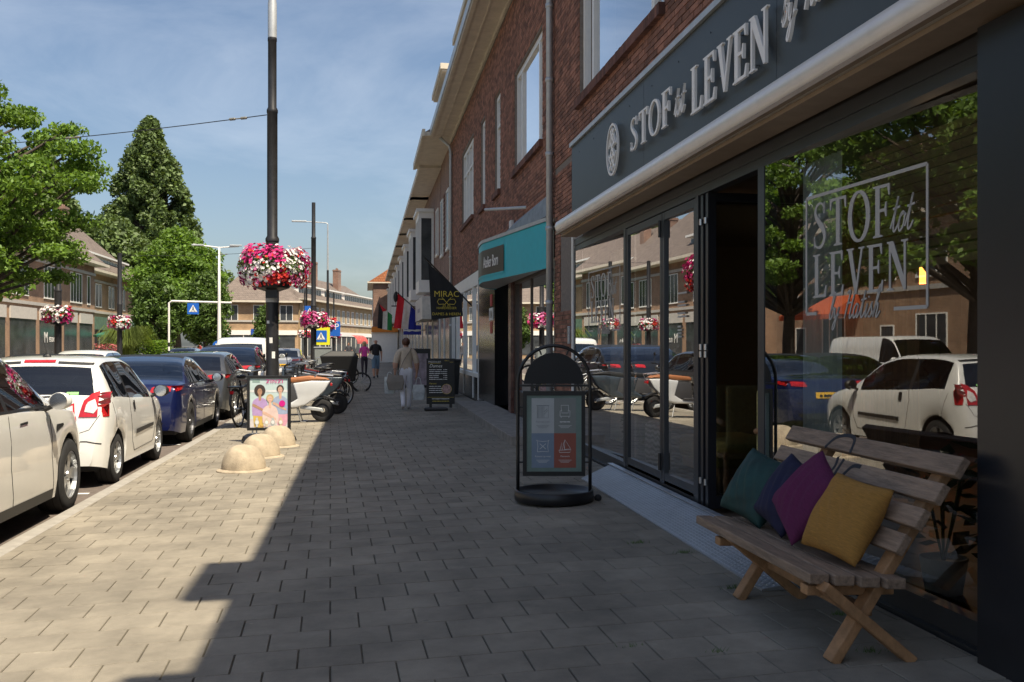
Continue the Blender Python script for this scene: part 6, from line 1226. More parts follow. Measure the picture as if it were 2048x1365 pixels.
def woman(x, z, hair, top, skirt, skin, big):
    shape([(x - .10, z - .62), (x + .10, z - .62), (x + .11, z - .38), (x - .10, z - .38)], skirt); shape([(x - .13, z - .42), (x + .13, z - .42), (x + .13, z - .2), (x + .05, z - .12), (x - .05, z - .12), (x - .13, z - .2)], top); r_ = .10 if big else .065
    shape([(x + r_ * math.cos(k), z + .01 + r_ * 1.05 * math.sin(k)) for k in [i * .7 for i in range(9)]], hair); shape([(x - .02, z - .16), (x + .02, z - .16), (x + .02, z - .05), (x - .02, z - .05)], skin); shape([(x + .042 * math.cos(k), z - .01 + .058 * math.sin(k)) for k in [i * .7 for i in range(9)]], skin)
    for e in (-.016, .016): shape([(x + e - .007, z + .0), (x + e + .007, z), (x + e + .005, z + .007), (x + e - .005, z + .007)], (.05, .03, .02), sm=False)
    shape([(x - .018, z - .033), (x + .018, z - .033), (x + .008, z - .042), (x - .008, z - .042)], (.6, .2, .18), sm=False)
    shape([(x - .13, z - .26), (x + .08, z - .36), (x + .09, z - .33), (x - .11, z - .22)], skin)
woman(-.16, .88, (.05, .035, .03), (.45, .30, .55), (.62, .42, .10), (.42, .24, .15), True); woman(.20, .91, (.06, .04, .03), (.33, .40, .55), (.70, .36, .45), (.62, .40, .30), False); woman(.02, .75, (.55, .38, .18), (.72, .55, .50), (.62, .58, .56), (.68, .44, .33), False)
for x, c in ((-.21, (.55, .55, .56)), (-.04, (.60, .52, .40)), (.07, (.42, .46, .46)), (.21, (.62, .52, .34))):
    shape([(x - .018, .26), (x + .018, .26), (x + .018, .42), (x - .018, .42)], c, sm=False); shape([(x + .04 * math.cos(k), .34 + .045 * math.sin(k)) for k in [i * .7 for i in range(9)]], c); shape([(x + .028 * math.cos(k), .34 + .032 * math.sin(k)) for k in [i * .7 for i in range(9)]], (.75, .74, .72))
shape([(.235 + .055 * math.cos(k), .665 + .055 * math.sin(k)) for k in [i * .5236 for i in range(12)]], (.62, .01, .24)); MGT = mat('magenta', (.62, .01, .24), .5, var=0)
text('poster_brand', 'ZINZI', .085, MGT, zs, frame((.10, -.0205, 1.02), (1, 0, 0), (0, 0, 1)), .0004, 1.25, world=False, spacing=1.15); text('poster_line', 'Trendy horloges   99,-', .034, mat('claret', (.30, .03, .06), .5, var=0), zs, frame((0, -.0205, .262), (1, 0, 0), (0, 0, 1)), .0004, world=False)
for k_, s_ in enumerate(('~4', '~5', '~4')): text('poster_seal_text', s_, .024, MATS['white_paint'], zs, frame((.235, -.0208, .683 - k_ * .026), (1, 0, 0), (0, 0, 1)), .0003, world=False)
# price board of the hairdresser
pb = thing('price_board', 'black price list board of the hairdresser standing on the pavement', 'sign', (1.62, 21.85, zg(1.62)), R(-4)); PX = mat('board_black', (.010, .010, .010), .45)
q = MB(); q.box(-.31, .31, -.02, .02, .14, 1.14); q.build('board', PX, pb, local=True, bevel=.008)
for x in (-.22, .22): q = MB(); q.box(x - .03, x + .03, -.015, .015, .06, .14); q.build('leg', BM, pb, local=True)
q = MB(); q.box(-.36, .16, -.16, .16, .0, .07); q.build('base', BM, pb, local=True, bevel=.03)
Gd = mat('gold_ink', (.62, .48, .06), .5, var=0); Wh = MATS['white_paint']
def bt(s_, x, z, size, m, al='LEFT', sh=0.): text('board_text', s_, size, m, pb, frame((x, -.0212, z), (1, 0, 0), (0, 0, 1)), .0006, world=False, align=al, shear=sh)
bt('PRIJZENLIJST', -.27, 1.05, .05, Wh); bt('Dames', -.25, .945, .10, Wh, sh=.25); bt('MIRAC', .14, 1.08, .035, Gd, 'CENTER')
for i, s_ in enumerate(('~7 1 6', '~6 7 1 6', '~6 7 1 6', '~4 7', '~5 6', '~8 3 4')): bt(s_, -.25, .885 - .042 * i, .036, Wh); bt('~1 3', .06, .885 - .042 * i, .036, Wh)
bt('Verven', -.25, .575, .055, Gd)
for i, s_ in enumerate(('~6 3 4', '~8 3 4', '~7 3 4', '~8 3 4')): bt(s_, -.25, .52 - .045 * i, .036, Wh)
bt('~19', 0, .245, .04, Wh, 'CENTER'); bt('~12 9', 0, .195, .034, Gd, 'CENTER')
q = MB(); q.bar((-.27, -.021, 1.035), (.0, -.021, 1.035), .002, .006); q.bar((.2, -.021, 1.06), (.28, -.021, 1.06), .002, .006); q.bar((-.29, -.021, .29), (.29, -.021, .29), .002, .005); q.build('board_rule', Gd, pb, local=True)
q = MB(); q.lathe([(0, 0), (.105, 0)], 24, (.13, -.0212, .47), 'y'); o = q.build('board_photo', mat('photo_pink', (.40, .26, .24), .6, var=.7, scale=22), pb, local=True); q = MB(); q.tube([(.13 + .108 * math.cos(k), -.0215, .47 + .108 * math.sin(k)) for k in [i * .2618 for i in range(24)]], .004, 5, closed=True); q.build('board_ring', Gd, pb, local=True)
# hanging black banner and flags
def cloth(name, m, parent, P00, P10, P01, P11, nx, ny, amp, ph=0., c0=0, c1=1, r0=0, r1=1):
    """sheet between four corners with folds; c0..c1 / r0..r1 cut a stripe out of it"""
    q = MB(); vs = []; P00, P10, P01, P11 = map(Vector, (P00, P10, P01, P11)); nv = (P10 - P00).cross(P01 - P00).normalized()
    for i in range(nx + 1):
        for j in range(ny + 1):
            u = c0 + (c1 - c0) * i / nx; v = r0 + (r1 - r0) * j / ny; p = P00.lerp(P10, u).lerp(P01.lerp(P11, u), v); vs.append(p + nv * amp * (math.sin(u * 9 + v * 3 + ph) * (.3 + v) + .5 * math.sin(u * 17 - v * 5 + ph)))
    q.add(vs, [(i * (ny + 1) + j, (i + 1) * (ny + 1) + j, (i + 1) * (ny + 1) + j + 1, i * (ny + 1) + j + 1) for i in range(nx) for j in range(ny)]); return q.build(name, m, parent, smooth=True)
bn_ = thing('hanging_banner', 'black hairdresser banner with gold emblem hanging from a slanted pole', 'banner', (2.0, 26, 3.0))
q = MB(); q.tube([(RF, 26, 2.62), (1.50, 25.9, 3.88)], .02, 8); q.build('pole', BM, bn_)
cloth('cloth', mat('banner_black', (.018, .019, .021), .85, trans=.1), bn_, (1.60, 25.9, 3.74), (2.46, 25.9, 2.92), (1.68, 25.9, 2.26), (2.50, 25.9, 2.36), 16, 16, .012)
fb = lambda x, z: frame((x, 25.84, z), (1, 0, 0), (0, 0, 1))
for s_, z, sz_ in (('MIRAC', 2.86, .22), ('HAIRDRESSER', 2.54, .085), ('DAMES & HEREN', 2.38, .10)): text('banner_text', s_, sz_, Gd, bn_, fb(2.07, z), .002)
q = MB(); fm = fb(2.07, 2.73)
for s in (-1, 1):
    ribbon(q, [(s * .12, .11), (0, -.02), (s * -.06, -.09)], .014, fm, .002); ribbon(q, [(s * -.06 + .03 * math.cos(k), -.11 + .03 * math.sin(k)) for k in [i * .5236 for i in range(13)]], .010, fm, .002); ribbon(q, [(s * .05, .06), (s * .2, .07), (s * .24, .0), (s * .2, -.07), (s * .06, -.06)], .014, fm, .002)
q.build('scissors_emblem', Gd, bn_)
nl = thing('tricolour_flag', 'red white and blue flag hanging beside the white shop canopy', 'flag', (1.7, 44.6, 3.4)); q = MB(); q.tube([(RF, 45.2, 2.75), (1.32, 44.5, 3.98)], .025, 8); q.build('pole', BM, nl)
K = ((1.40, 44.5, 3.90), (2.25, 44.6, 3.1), (1.22, 44.5, 2.36), (2.18, 44.6, 2.28))
for i, (nm, c) in enumerate((('red', (.52, .015, .03)), ('white', (.66, .60, .66)), ('blue', (.015, .02, .26)))): cloth('stripe', mat('flag_' + nm, c, .85, trans=.25), nl, *K, 8, 14, .05, 0, i / 3, (i + 1) / 3)
q = MB(); q.sphere((1.30, 44.48, 3.74), .14, 10, 8, (.7, .5, 1.7)); q.build('black_bag', MATS['black_satin'], nl, smooth=True)
pf_ = thing('striped_flag', 'black white and green flag with red corner further along the terrace', 'flag', (1.2, 76, 3.6)); q = MB(); q.tube([(RF, 76.5, 2.9), (.9, 76, 4.8)], .03, 8); q.build('pole', BM, pf_)
K = ((.95, 76, 4.7), (1.95, 76, 3.9), (.85, 76, 2.9), (1.95, 76, 2.7))
for i, (nm, c) in enumerate((('black', (.02, .02, .022)), ('white2', (.6, .6, .62)), ('green', (.02, .20, .06)))): cloth('stripe', mat('flag_' + nm, c, .85, trans=.2), pf_, *K, 6, 10, .06, 1, i / 3, (i + 1) / 3)
cloth('corner', mat('flag_red2', (.5, .02, .03), .85), pf_, (1.02, 75.95, 4.68), (1.5, 75.95, 4.3), (1.25, 75.95, 4.15), (1.5, 75.95, 4.2), 4, 4, .0)
for (y, z, c, lb, tx) in ((47.5, 2.1, (.02, .03, .30), 'dark blue shop sign with white lettering below the tricolour flag', '~7'), (48.5, 2.75, (.5, .03, .03), 'red and white shop sign above the dark blue one', '~4')):
    s_ = thing('projecting_sign', lb, 'sign', (2.3, y, z)); q = MB(); q.box(1.75, 2.6, y - .04, y + .04, z, z + .45); q.build('plate', mat('ps_%d' % int(y), c, .4, var=.05), s_, bevel=.01); text('sign_text', tx, .24, MATS['white_paint'], s_, frame((2.17, y - .042, z + .14), (1, 0, 0), (0, 0, 1)), .003); q = MB(); q.box(2.6, RF + .1, y - .02, y + .02, z + .2, z + .24); q.build('arm', BM, s_)
s_ = thing('projecting_sign', 'white square hanging sign in front of the first bay window', 'sign', (1.9, 56, 3.2)); q = MB(); q.box(1.45, 2.3, 55.95, 56.05, 2.9, 3.75); q.build('plate', MATS['white_paint'], s_, bevel=.01); q = MB(); q.box(1.4, RF + .1, 55.97, 56.03, 3.76, 3.82); q.build('arm', BM, s_)
s_ = thing('kiosk', 'white shop kiosk front with an orange fascia further down the pavement', 'kiosk', (1.6, 84, .15)); q = MB(); q.box(.55, 2.6, 84, 85, .15, 2.7); q.build('front', MATS['white_frame'], s_); q = MB(); q.box(.45, 2.65, 83.8, 85.1, 2.7, 3.15); q.build('orange_fascia', mat('orange', (.60, .20, .02), .6), s_)
s_ = thing('poster_board', 'dark framed poster board on the pavement beyond the woman with the bags', 'sign', (1.55, 30.5, .16)); q = MB(); q.box(.95, 1.95, 30.5, 30.56, .3, 1.5); q.build('board', BM, s_, bevel=.01); q = MB(); q.box(1.03, 1.87, 30.48, 30.497, .38, 1.35); q.build('poster', mat('poster_mauve', (.28, .22, .24), .5, var=.6, scale=4), s_)
for x in (1.05, 1.85): q = MB(); q.box(x - .03, x + .03, 30.4, 30.66, .15, .3); q.build('foot', BM, s_)
s_ = thing('rubbish_bin', 'dark wheelie bin against the wall behind the woman with the bags', 'bin', (2.2, 27.5, .18)); q = MB(); q.add([(1.95, 27.2, .25), (2.5, 27.2, .25), (2.5, 27.8, .25), (1.95, 27.8, .25), (1.9, 27.15, 1.15), (2.55, 27.15, 1.15), (2.55, 27.85, 1.15), (1.9, 27.85, 1.15)], [(0, 1, 5, 4), (1, 2, 6, 5), (2, 3, 7, 6), (3, 0, 4, 7), (4, 5, 6, 7)]); q.build('body', MATS['black_satin'], s_); q = MB(); q.box(1.88, 2.57, 27.13, 27.87, 1.15, 1.22); q.build('lid', BM, s_, bevel=.02)
# ================================================================ SCOOTERS AND BICYCLES
def slab(mb, poly, w0, w1):       # side profile (x,z) extruded across y from w0 to w1
    mb.poly(poly, frame((0, w1, 0), (1, 0, 0), (0, 0, 1)), w1 - w0)
def scooter(label, loc, rz, body, seat):
    t = thing('motor_scooter', label, 'scooter', loc, rz)
    def part(nm, poly, w, m, bev=.012):
        q = MB(); q.poly(poly, frame((0, w / 2, 0), (1, 0, 0), (0, 0, 1)), w); q2 = MB(); q2.poly(poly[::-1], frame((0, w / 2, 0), (1, 0, 0), (0, 0, 1)), 0); q.v += q2.v; n0 = len(q.v) - len(q2.v); q.f += [tuple(i + n0 for i in f) for f in q2.f]
        o = q.build(nm, m, t, local=True, fix=True); b_ = bmesh.new(); b_.from_mesh(o.data); bmesh.ops.remove_doubles(b_, verts=b_.verts, dist=.0005); bmesh.ops.bevel(b_, geom=[e for e in b_.edges if len(e.link_faces) == 2 and e.calc_face_angle(0) > 1.0], offset=bev, segments=3, affect='EDGES', profile=.5); bmesh.ops.recalc_face_normals(b_, faces=b_.faces); b_.to_mesh(o.data); b_.free(); return smooth_angle(o, 40)
    part('tail_body', [(-.16, .80), (-.06, .62), (.06, .50), (.32, .33), (.5, .285), (1.06, .27), (1.1, .33), (.62, .37), (.47, .46), (.50, .56), (.56, .76), (.2, .81)], .30, body, .03)
    part('inner_panel', [(.36, .44), (.46, .40), (.86, .37), (.84, .72), (.5, .74)], .27, mat('scooter_grey', (.05, .05, .055), .5))
    part('seat', [(-.14, .82), (-.06, .86), (.25, .90), (.82, .84), (.86, .76), (.5, .77), (.1, .815)], .28, seat, .025)
    part('floorboard', [(.62, .375), (1.12, .34), (1.12, .37), (.7, .40)], .36, MATS['scooter_grey']); part('front_shield', [(1.06, .28), (1.16, .30), (1.22, .5), (1.16, .98), (1.08, 1.0), (1.12, .6), (1.04, .40)], .34, body, .03); part('front_mudguard', [(1.18, .47), (1.32, .52), (1.48, .44), (1.5, .36), (1.32, .46)], .13, body)
    part('rear_mudguard', [(-.27, .36), (-.24, .44), (-.05, .52), (.1, .5), (-.05, .47), (-.22, .40)], .14, TRIM, .005); part('swing_arm', [(-.03, .20), (.0, .27), (.42, .33), (.42, .26)], .2, MATS['galvanised'], .01)
    for x in (0, 1.32):
        q = MB(); q.lathe([(.13, -.055), (.2, -.06), (.225, -.04), (.23, 0), (.225, .04), (.2, .06), (.13, .055)], 28, (x, 0, .23), 'y'); w_ = q.build('wheel', MATS['rubber'], t, local=True, smooth=True); q = MB(); q.lathe([(.14, -.03), (.05, -.045), (.05, .045), (.14, .03)], 20, (x, 0, .23), 'y'); q.build('hub', TRIM, w_, local=True)
    q = MB(); q.tube([(1.30, .07, .23), (1.2, .07, .6), (1.12, 0, .95), (1.1, 0, 1.06)], .02, 8); q.tube([(1.30, -.07, .23), (1.2, -.07, .6), (1.13, 0, .9)], .02, 8); q.build('fork', BM, t, local=True); q = MB(); q.tube([(1.0, -.34, 1.08), (1.07, -.2, 1.07), (1.1, 0, 1.05), (1.07, .2, 1.07), (1.0, .34, 1.08)], .016, 8); q.build('handlebar', BM, t, local=True)
    for s in (-1, 1): q = MB(); q.tube([(1.05, s * .24, 1.08), (1.07, s * .3, 1.25)], .006, 6); q.sphere((1.07, s * .32, 1.29), .055, 10, 7, (.4, 1.1, .8)); q.build('mirror', BM, t, local=True)
    q = MB(); q.lathe([(0, .06), (.07, .05), (.08, 0)], 14, (1.17, 0, .92), 'x'); q.build('headlight', LENS, t, local=True); q = MB(); q.box(-.19, -.15, -.08, .08, .70, .76); q.build('tail_lamp', LAMP, t, local=True, bevel=.01)
    q = MB(); q.tube([(-.16, -.1, .80), (-.2, -.11, .90), (.1, -.13, .93), (.14, -.13, .88)], .012, 8); q.tube([(-.16, .1, .80), (-.2, .11, .90), (.1, .13, .93), (.14, .13, .88)], .012, 8); q.build('grab_rail', MATS['steel'], t, local=True); q = MB(); q.tube([(.48, .1, .28), (.40, .17, .02), (.30, .19, .012)], .012, 6); q.tube([(.48, -.1, .28), (.40, -.17, .02), (.30, -.19, .012)], .012, 6); q.build('stand', MATS['steel'], t, local=True)
    return t
scooter('white electric scooter with tan brown saddle parked beside the poster stand', (-.84, 19.75, zg(-.9)), R(178), paint('scooter_white', (.62, .63, .64)), mat('saddle_tan', (.36, .14, .055), .55, var=.12))
scooter('dark grey scooter parked behind the white scooter with the tan saddle', (-.62, 21.9, zg(-.7)), R(184), paint('scooter_dark', (.05, .065, .08), .4), mat('saddle_black', (.015, .015, .016), .5))
def bicycle(label, loc, rz, col, extras=(), lean=.06):
    t = thing('bicycle', label, 'bicycle', loc, rz, 'bicycles parked along the kerb'); m = mat('bike_%d%d%d' % tuple(int(c * 100) for c in col), col, .35, .2); R_ = .34; B_ = 1.08
    sh = lambda x, z: (x, z * lean, z)
    for x in (0, B_):
        q = MB(); q.tube([sh(x + R_ * math.cos(a), R_ + R_ * math.sin(a)) for a in [2 * math.pi * i / 28 for i in range(28)]], .019, 6, closed=True); w_ = q.build('wheel', MATS['rubber'], t, local=True, smooth=True)
        q = MB(); q.tube([sh(x + .315 * math.cos(a), R_ + .315 * math.sin(a)) for a in [2 * math.pi * i / 28 for i in range(28)]], .010, 5, closed=True)
        for k_ in range(14): a = 2 * math.pi * k_ / 14; q.tube([sh(x, R_), sh(x + .31 * math.cos(a), R_ + .31 * math.sin(a))], .0018, 3, caps=False)
        q.tube([(x, -.04 + R_ * lean, R_), (x, .04 + R_ * lean, R_)], .02, 8); q.build('spokes', MATS['steel'], w_, local=True)
        q = MB(); q.tube([sh(x + .37 * math.cos(a), R_ + .37 * math.sin(a)) for a in np.linspace(.3, 2.9, 12)], .02, 5); q.build('mudguard', m, t, local=True)
    q = MB()
    for P in ([(.0, R_), (.43, .30)], [(.43, .30), (.32, .86)], [(.0, R_), (.34, .78)], [(.43, .30), (.90, .72)], [(.36, .70), (.88, .80)], [(.90, .70), (.86, .98)], [(.90, .70), (1.0, .5), (B_, R_)]): q.tube([sh(*p) for p in P], .017, 8)
    q.build('frame', m, t, local=True); q = MB(); q.tube([(.70, .28 + .06, 1.03), (.80, .22 + .06, 1.05), (.86, 0.06, 1.02), (.80, -.22 + .06, 1.05), (.70, -.28 + .06, 1.03)], .013, 7); q.build('handlebar', MATS['steel'], t, local=True)
    q = MB(); q.sphere((.28, .06, .93), .12, 12, 7, (1.15, .75, .35)); q.build('saddle', MATS['black_satin'], t, local=True, smooth=True); q = MB(); q.lathe([(.09, -.004), (.09, .004)], 16, (.43, .04 + .02, .30), 'y'); q.tube([(.43, .10, .30), (.5, .11, .16)], .01, 5); q.tube([(.43, -.06, .30), (.36, -.07, .44)], .01, 5); q.build('crank', MATS['steel'], t, local=True)
    q = MB(); q.box(-.22, .24, -.06, .16, .74, .76)
    for y in (-.04, .14): q.tube([(-.15, y, .74), (0, y, R_)], .006, 5)
    q.build('rear_rack', BM, t, local=True); q = MB(); q.box(-.26, -.22, .02, .09, .62, .68); q.build('rear_lamp', LAMP, t, local=True)
    if 'crate' in extras:
        q = MB()
        for z in (.80, .88, .96, 1.02): q.tube([(.92, -.16, z), (1.22, -.16, z), (1.22, .26, z), (.92, .26, z)], .012, 5, closed=True)
        q.box(.92, 1.22, -.16, .26, .77, .785); q.build('front_crate', BM, t, local=True)
    if 'bags' in extras:
        for y in (-.2, .18): q = MB(); q.box(-.2, .2, y - .06, y + .08, .42, .76); q.build('pannier', mat('pannier_%s' % extras[-1], dict(red=(.25, .02, .03), grey=(.06, .06, .07), black=(.012, .012, .014)).get(extras[-1], (.03, .03, .03)), .8), t, local=True, bevel=.03)
    return t
BC = [((.012, .012, .014), 'black'), ((.05, .052, .056), 'dark grey'), ((.20, .22, .25), 'silver'), ((.02, .03, .08), 'navy blue'), ((.22, .02, .025), 'red')]
spots = [(24.2, 0, ('crate',), 'with a front crate beside the dark scooter'), (24.9, 1, ('bags', 'red'), 'with red panniers beside the crate bicycle'), (25.7, 0, ('bags', 'black'), 'with black panniers in the tight bicycle row'), (26.4, 2, (), 'with bare rack next to the black pannier bicycle'), (27.1, 0, ('crate', 'bags', 'grey'), 'with both crate and grey panniers'), (27.9, 3, (), 'with no bags in the middle of the row'), (28.7, 0, ('bags', 'grey'), 'with grey panniers beyond the navy bicycle'), (29.5, 4, ('crate',), 'with a crate towards the end of the row'), (30.3, 1, (), 'with empty rack next to the cargo bicycle'), (36.0, 0, ('bags', 'black'), 'with black panniers beyond the cargo bicycle'), (37.2, 2, ('crate',), 'with a crate below the second tram mast'), (38.5, 0, (), 'plain, standing below the second tram mast')]
for y, c, ex, d in spots:
    a = R(180 + rng.uniform(-14, 10)); x = -.72 + rng.uniform(-.25, .12); bicycle('%s bicycle %s' % (BC[c][1], d), (x, y, zg(x)), a, BC[c][0], ex, rng.choice((-.08, .05, .09)))
bicycle('black bicycle leaning beside the estate car behind the poster stand', (-2.35, 19.2, zg(-2.3)), R(78), BC[0][0], (), .12)['group'] = 'bicycles parked along the kerb'
cb_ = thing('cargo_bicycle', 'cargo bicycle with a black covered box in the bicycle row', 'cargo bicycle', (-.6, 32.6, zg(-.6)))
q = MB(); q.add([(-1.25, 32.2, .45), (-.35, 32.2, .45), (-.35, 33.0, .45), (-1.25, 33.0, .45), (-1.45, 32.1, 1.25), (-.25, 32.1, 1.25), (-.25, 33.1, 1.25), (-1.45, 33.1, 1.25), (-1.1, 32.2, 1.42), (-.4, 32.2, 1.42), (-.4, 33, 1.42), (-1.1, 33, 1.42)], [(0, 3, 2, 1), (0, 1, 5, 4), (1, 2, 6, 5), (2, 3, 7, 6), (3, 0, 4, 7), (4, 5, 9, 8), (5, 6, 10, 9), (6, 7, 11, 10), (7, 4, 8, 11), (8, 9, 10, 11)]); q.build('cargo_box', MATS['black_satin'], cb_, bevel=.02)
for x, y in ((-.15, 32.2), (-.15, 33.0), (-2.2, 32.6)): q = MB(); q.tube([(x + .3 * math.cos(a), y, .1 + .3 + .3 * math.sin(a)) for a in [2 * math.pi * i / 24 for i in range(24)]], .022, 6, closed=True); w_ = q.build('wheel', MATS['rubber'], cb_, smooth=True); q = MB(); [q.tube([(x, y, .4), (x + .29 * math.cos(a), y, .4 + .29 * math.sin(a))], .003, 3, caps=False) for a in np.linspace(0, 6.28, 13)]; q.build('spokes', MATS['steel'], w_)
q = MB(); q.tube([(-.3, 32.6, .5), (-1.6, 32.6, .45), (-1.75, 32.6, .95)], .025, 8); q.tube([(-1.6, 32.6, .45), (-2.2, 32.6, .4)], .02, 8); q.tube([(-.45, 32.3, 1.35), (-.62, 32.3, 1.2), (-.7, 32.6, 1.2)], .018, 8); q.build('frame', BM, cb_); q = MB(); q.sphere((-1.78, 32.6, 1.0), .12, 12, 7, (1.1, .8, .35)); q.build('saddle', MATS['black_satin'], cb_, smooth=True)
ut = thing('utility_cabinet', 'grey metal utility cabinet among the parked bicycles', 'cabinet', (-1.75, 41.0, .08)); q = MB(); q.box(-2.05, -1.4, 40.8, 41.2, .08, 1.5); q.build('box', mat('cabinet_grey', (.20, .22, .22), .5), ut, bevel=.01); q = MB(); q.box(-2.08, -1.37, 40.77, 41.23, 1.5, 1.54); q.build('lid', MATS['galvanised'], ut)
# ================================================================ PEOPLE
SK = mat('skin', (.48, .27, .19), .55, var=.08); 
def person(label, loc, rz, joints, radii, edges, regions, mats_, scale=1., group=None):
    """one continuous skinned figure; each face takes the clothing of the nearest limb"""
    me = bpy.data.meshes.new('person'); names = list(joints); me.from_pydata([Vector(joints[n]) for n in names], [(names.index(a), names.index(b)) for a, b in edges], [])
    o = bpy.data.objects.new('person', me); COL.objects.link(o); o.modifiers.new('skin', 'SKIN'); sv = me.skin_vertices[0].data
    for i, n_ in enumerate(names): r_ = radii[n_]; sv[i].radius = r_ if isinstance(r_, tuple) else (r_, r_); sv[i].use_root = (n_ == 'pelvis')
    sb = o.modifiers.new('sub', 'SUBSURF'); sb.levels = 2; sb.render_levels = 2
    m2 = bpy.data.meshes.new_from_object(o.evaluated_get(bpy.context.evaluated_depsgraph_get())); COL.objects.unlink(o); bpy.data.objects.remove(o)
    for m in mats_: m2.materials.append(m)
    segs = [(Vector(joints[a]), Vector(joints[b]), regions.get((a, b), 0), .5 * (max(radii[a] if not isinstance(radii[a], tuple) else max(radii[a]), .01) + max(radii[b] if not isinstance(radii[b], tuple) else max(radii[b]), .01))) for a, b in edges]
    for p in m2.polygons:
        c = p.center; best = (9, 0)
        for a, b, rg, rd in segs:
            d = b - a; t_ = max(0, min(1, (c - a).dot(d) / max(d.length_squared, 1e-9))); ds = (c - a - d * t_).length / (rd + .02)
            if callable(rg): rv = rg(t_)
            else: rv = rg
            if ds < best[0]: best = (ds, rv)
        p.material_index = best[1]; p.use_smooth = True
    t = thing('person', label, 'person', loc, rz, group); t.scale = (scale,) * 3; b = link(m2, 'body', t); return t
def skeleton(stride=.16, armL=0., armR=0., lift=0., elbowL=.0, elbowR=.0, wide=1., bald=False):
    J = dict(pelvis=(0, 0, .95), waist=(0, 0, 1.08), chest=(0, .0, 1.28), neck0=(0, -.01, 1.43), neck=(0, .005, 1.49), head=(0, .02, 1.58), crown=(0, .015, 1.66))
    Rr = dict(pelvis=(.155, .115), waist=(.135, .10), chest=(.165, .105), neck0=(.085, .065), neck=.050, head=(.078, .095), crown=(.062, .075))
    E = [('pelvis', 'waist'), ('waist', 'chest'), ('chest', 'neck0'), ('neck0', 'neck'), ('neck', 'head'), ('head', 'crown')]
    for s, n_, st, ar, el in ((1, 'R', stride, armR, elbowR), (-1, 'L', -stride, armL, elbowL)):
        J['hip' + n_] = (s * .085, 0, .88); J['knee' + n_] = (s * .095, st * .55 + .03, .49); J['ank' + n_] = (s * .09, st * 1.15 - (.06 if st < 0 else 0), .09 + (lift if st < 0 else 0)); J['toe' + n_] = (s * .105, st * 1.15 + .15 - (.04 if st < 0 else 0), .035 + (lift * .2 if st < 0 else 0))
        Rr['hip' + n_] = .098; Rr['knee' + n_] = .062; Rr['ank' + n_] = .042; Rr['toe' + n_] = (.036, .03)
        J['sho' + n_] = (s * .17, -.01, 1.39); J['elb' + n_] = (s * .235 * wide, -.03 + ar * .5, 1.12); J['wri' + n_] = (s * .24 * wide, ar + el * .25, .885 + abs(el) * .22); J['hand' + n_] = (s * .235 * wide, ar + .02 + el * .32, .80 + abs(el) * .28)
        Rr['sho' + n_] = .062; Rr['elb' + n_] = .042; Rr['wri' + n_] = .027; Rr['hand' + n_] = (.034, .022)
        E += [('pelvis', 'hip' + n_), ('hip' + n_, 'knee' + n_), ('knee' + n_, 'ank' + n_), ('ank' + n_, 'toe' + n_), ('neck0', 'sho' + n_), ('sho' + n_, 'elb' + n_), ('elb' + n_, 'wri' + n_), ('wri' + n_, 'hand' + n_)]
        hx, hy, hz = J['hand' + n_]
        for k_, (dy, L) in enumerate(((-.024, .062), (-.008, .075), (.008, .078), (.024, .068))):
            J['f%d' % k_ + n_] = (hx - s * .006, hy + dy, hz - .045); J['g%d' % k_ + n_] = (hx - s * .022, hy + dy, hz - .045 - L * .62); Rr['f%d' % k_ + n_] = .0095; Rr['g%d' % k_ + n_] = .007; E += [('hand' + n_, 'f%d' % k_ + n_), ('f%d' % k_ + n_, 'g%d' % k_ + n_)]
        J['th' + n_] = (hx - s * .03, hy + .045, hz - .03); Rr['th' + n_] = .009; E.append(('hand' + n_, 'th' + n_))
    return J, Rr, E
def regions(E, top, sleeve, trouser, shoe, tlen=1.0, slen=1.0):
    rg = {}
    for a, b in E:
        k = a[:3] + b[:3]
        if a in ('pelvis',) and b[:3] == 'hip': rg[(a, b)] = trouser
        elif a == 'pelvis': rg[(a, b)] = lambda t_, A=trouser, B=top: A if t_ < .35 else B
        elif a in ('waist', 'chest'): rg[(a, b)] = top
        elif a[:3] == 'hip': rg[(a, b)] = trouser
        elif a[:3] == 'kne': rg[(a, b)] = trouser if tlen >= 1 else 0
        elif a[:3] == 'ank': rg[(a, b)] = shoe
        elif a == 'neck0' and b[:3] == 'sho': rg[(a, b)] = top
        elif a[:3] == 'sho': rg[(a, b)] = (lambda t_, A=sleeve: A if t_ < slen else 0)
        else: rg[(a, b)] = 0
    return rg
def head_bits(t, hair, style, y=1):
    q = MB()
    if style == 'bun': q.sphere((0, .005, 1.62), .104, 14, 10, (.94, 1.06, 1.0)); q.sphere((0, -.10, 1.63), .055, 10, 8)
    elif style == 'long': q.sphere((0, .0, 1.615), .108, 14, 10, (.95, 1.05, 1.02)); q.sphere((0, -.06, 1.48), .085, 12, 8, (1.05, .6, 1.7))
    elif style == 'short': q.sphere((0, -.012, 1.635), .098, 14, 10, (.92, 1.05, .9))
    if q.v: q.build('hair', hair, t, local=True, smooth=True)
    q = MB(); q.sphere((0, .125, 1.585), .015, 8, 6, (.8, 1, 1.4)); q.build('nose', SK, t, local=True, smooth=True)
    for s in (-1, 1):
        q = MB(); q.sphere((s * .032, .108, 1.605), .010, 8, 6); q.build('eye', MATS['black_satin'], t, local=True); q = MB(); q.sphere((s * .085, .015, 1.59), .024, 8, 6, (.4, .8, 1.2)); q.build('ear', SK, t, local=True, smooth=True)
    q = MB(); q.sphere((0, .108, 1.545), .018, 8, 5, (1.3, .5, .4)); q.build('mouth', mat('lip', (.35, .12, .10), .5), t, local=True)
SHOE = mat('shoe_dark', (.02, .02, .022), .6)
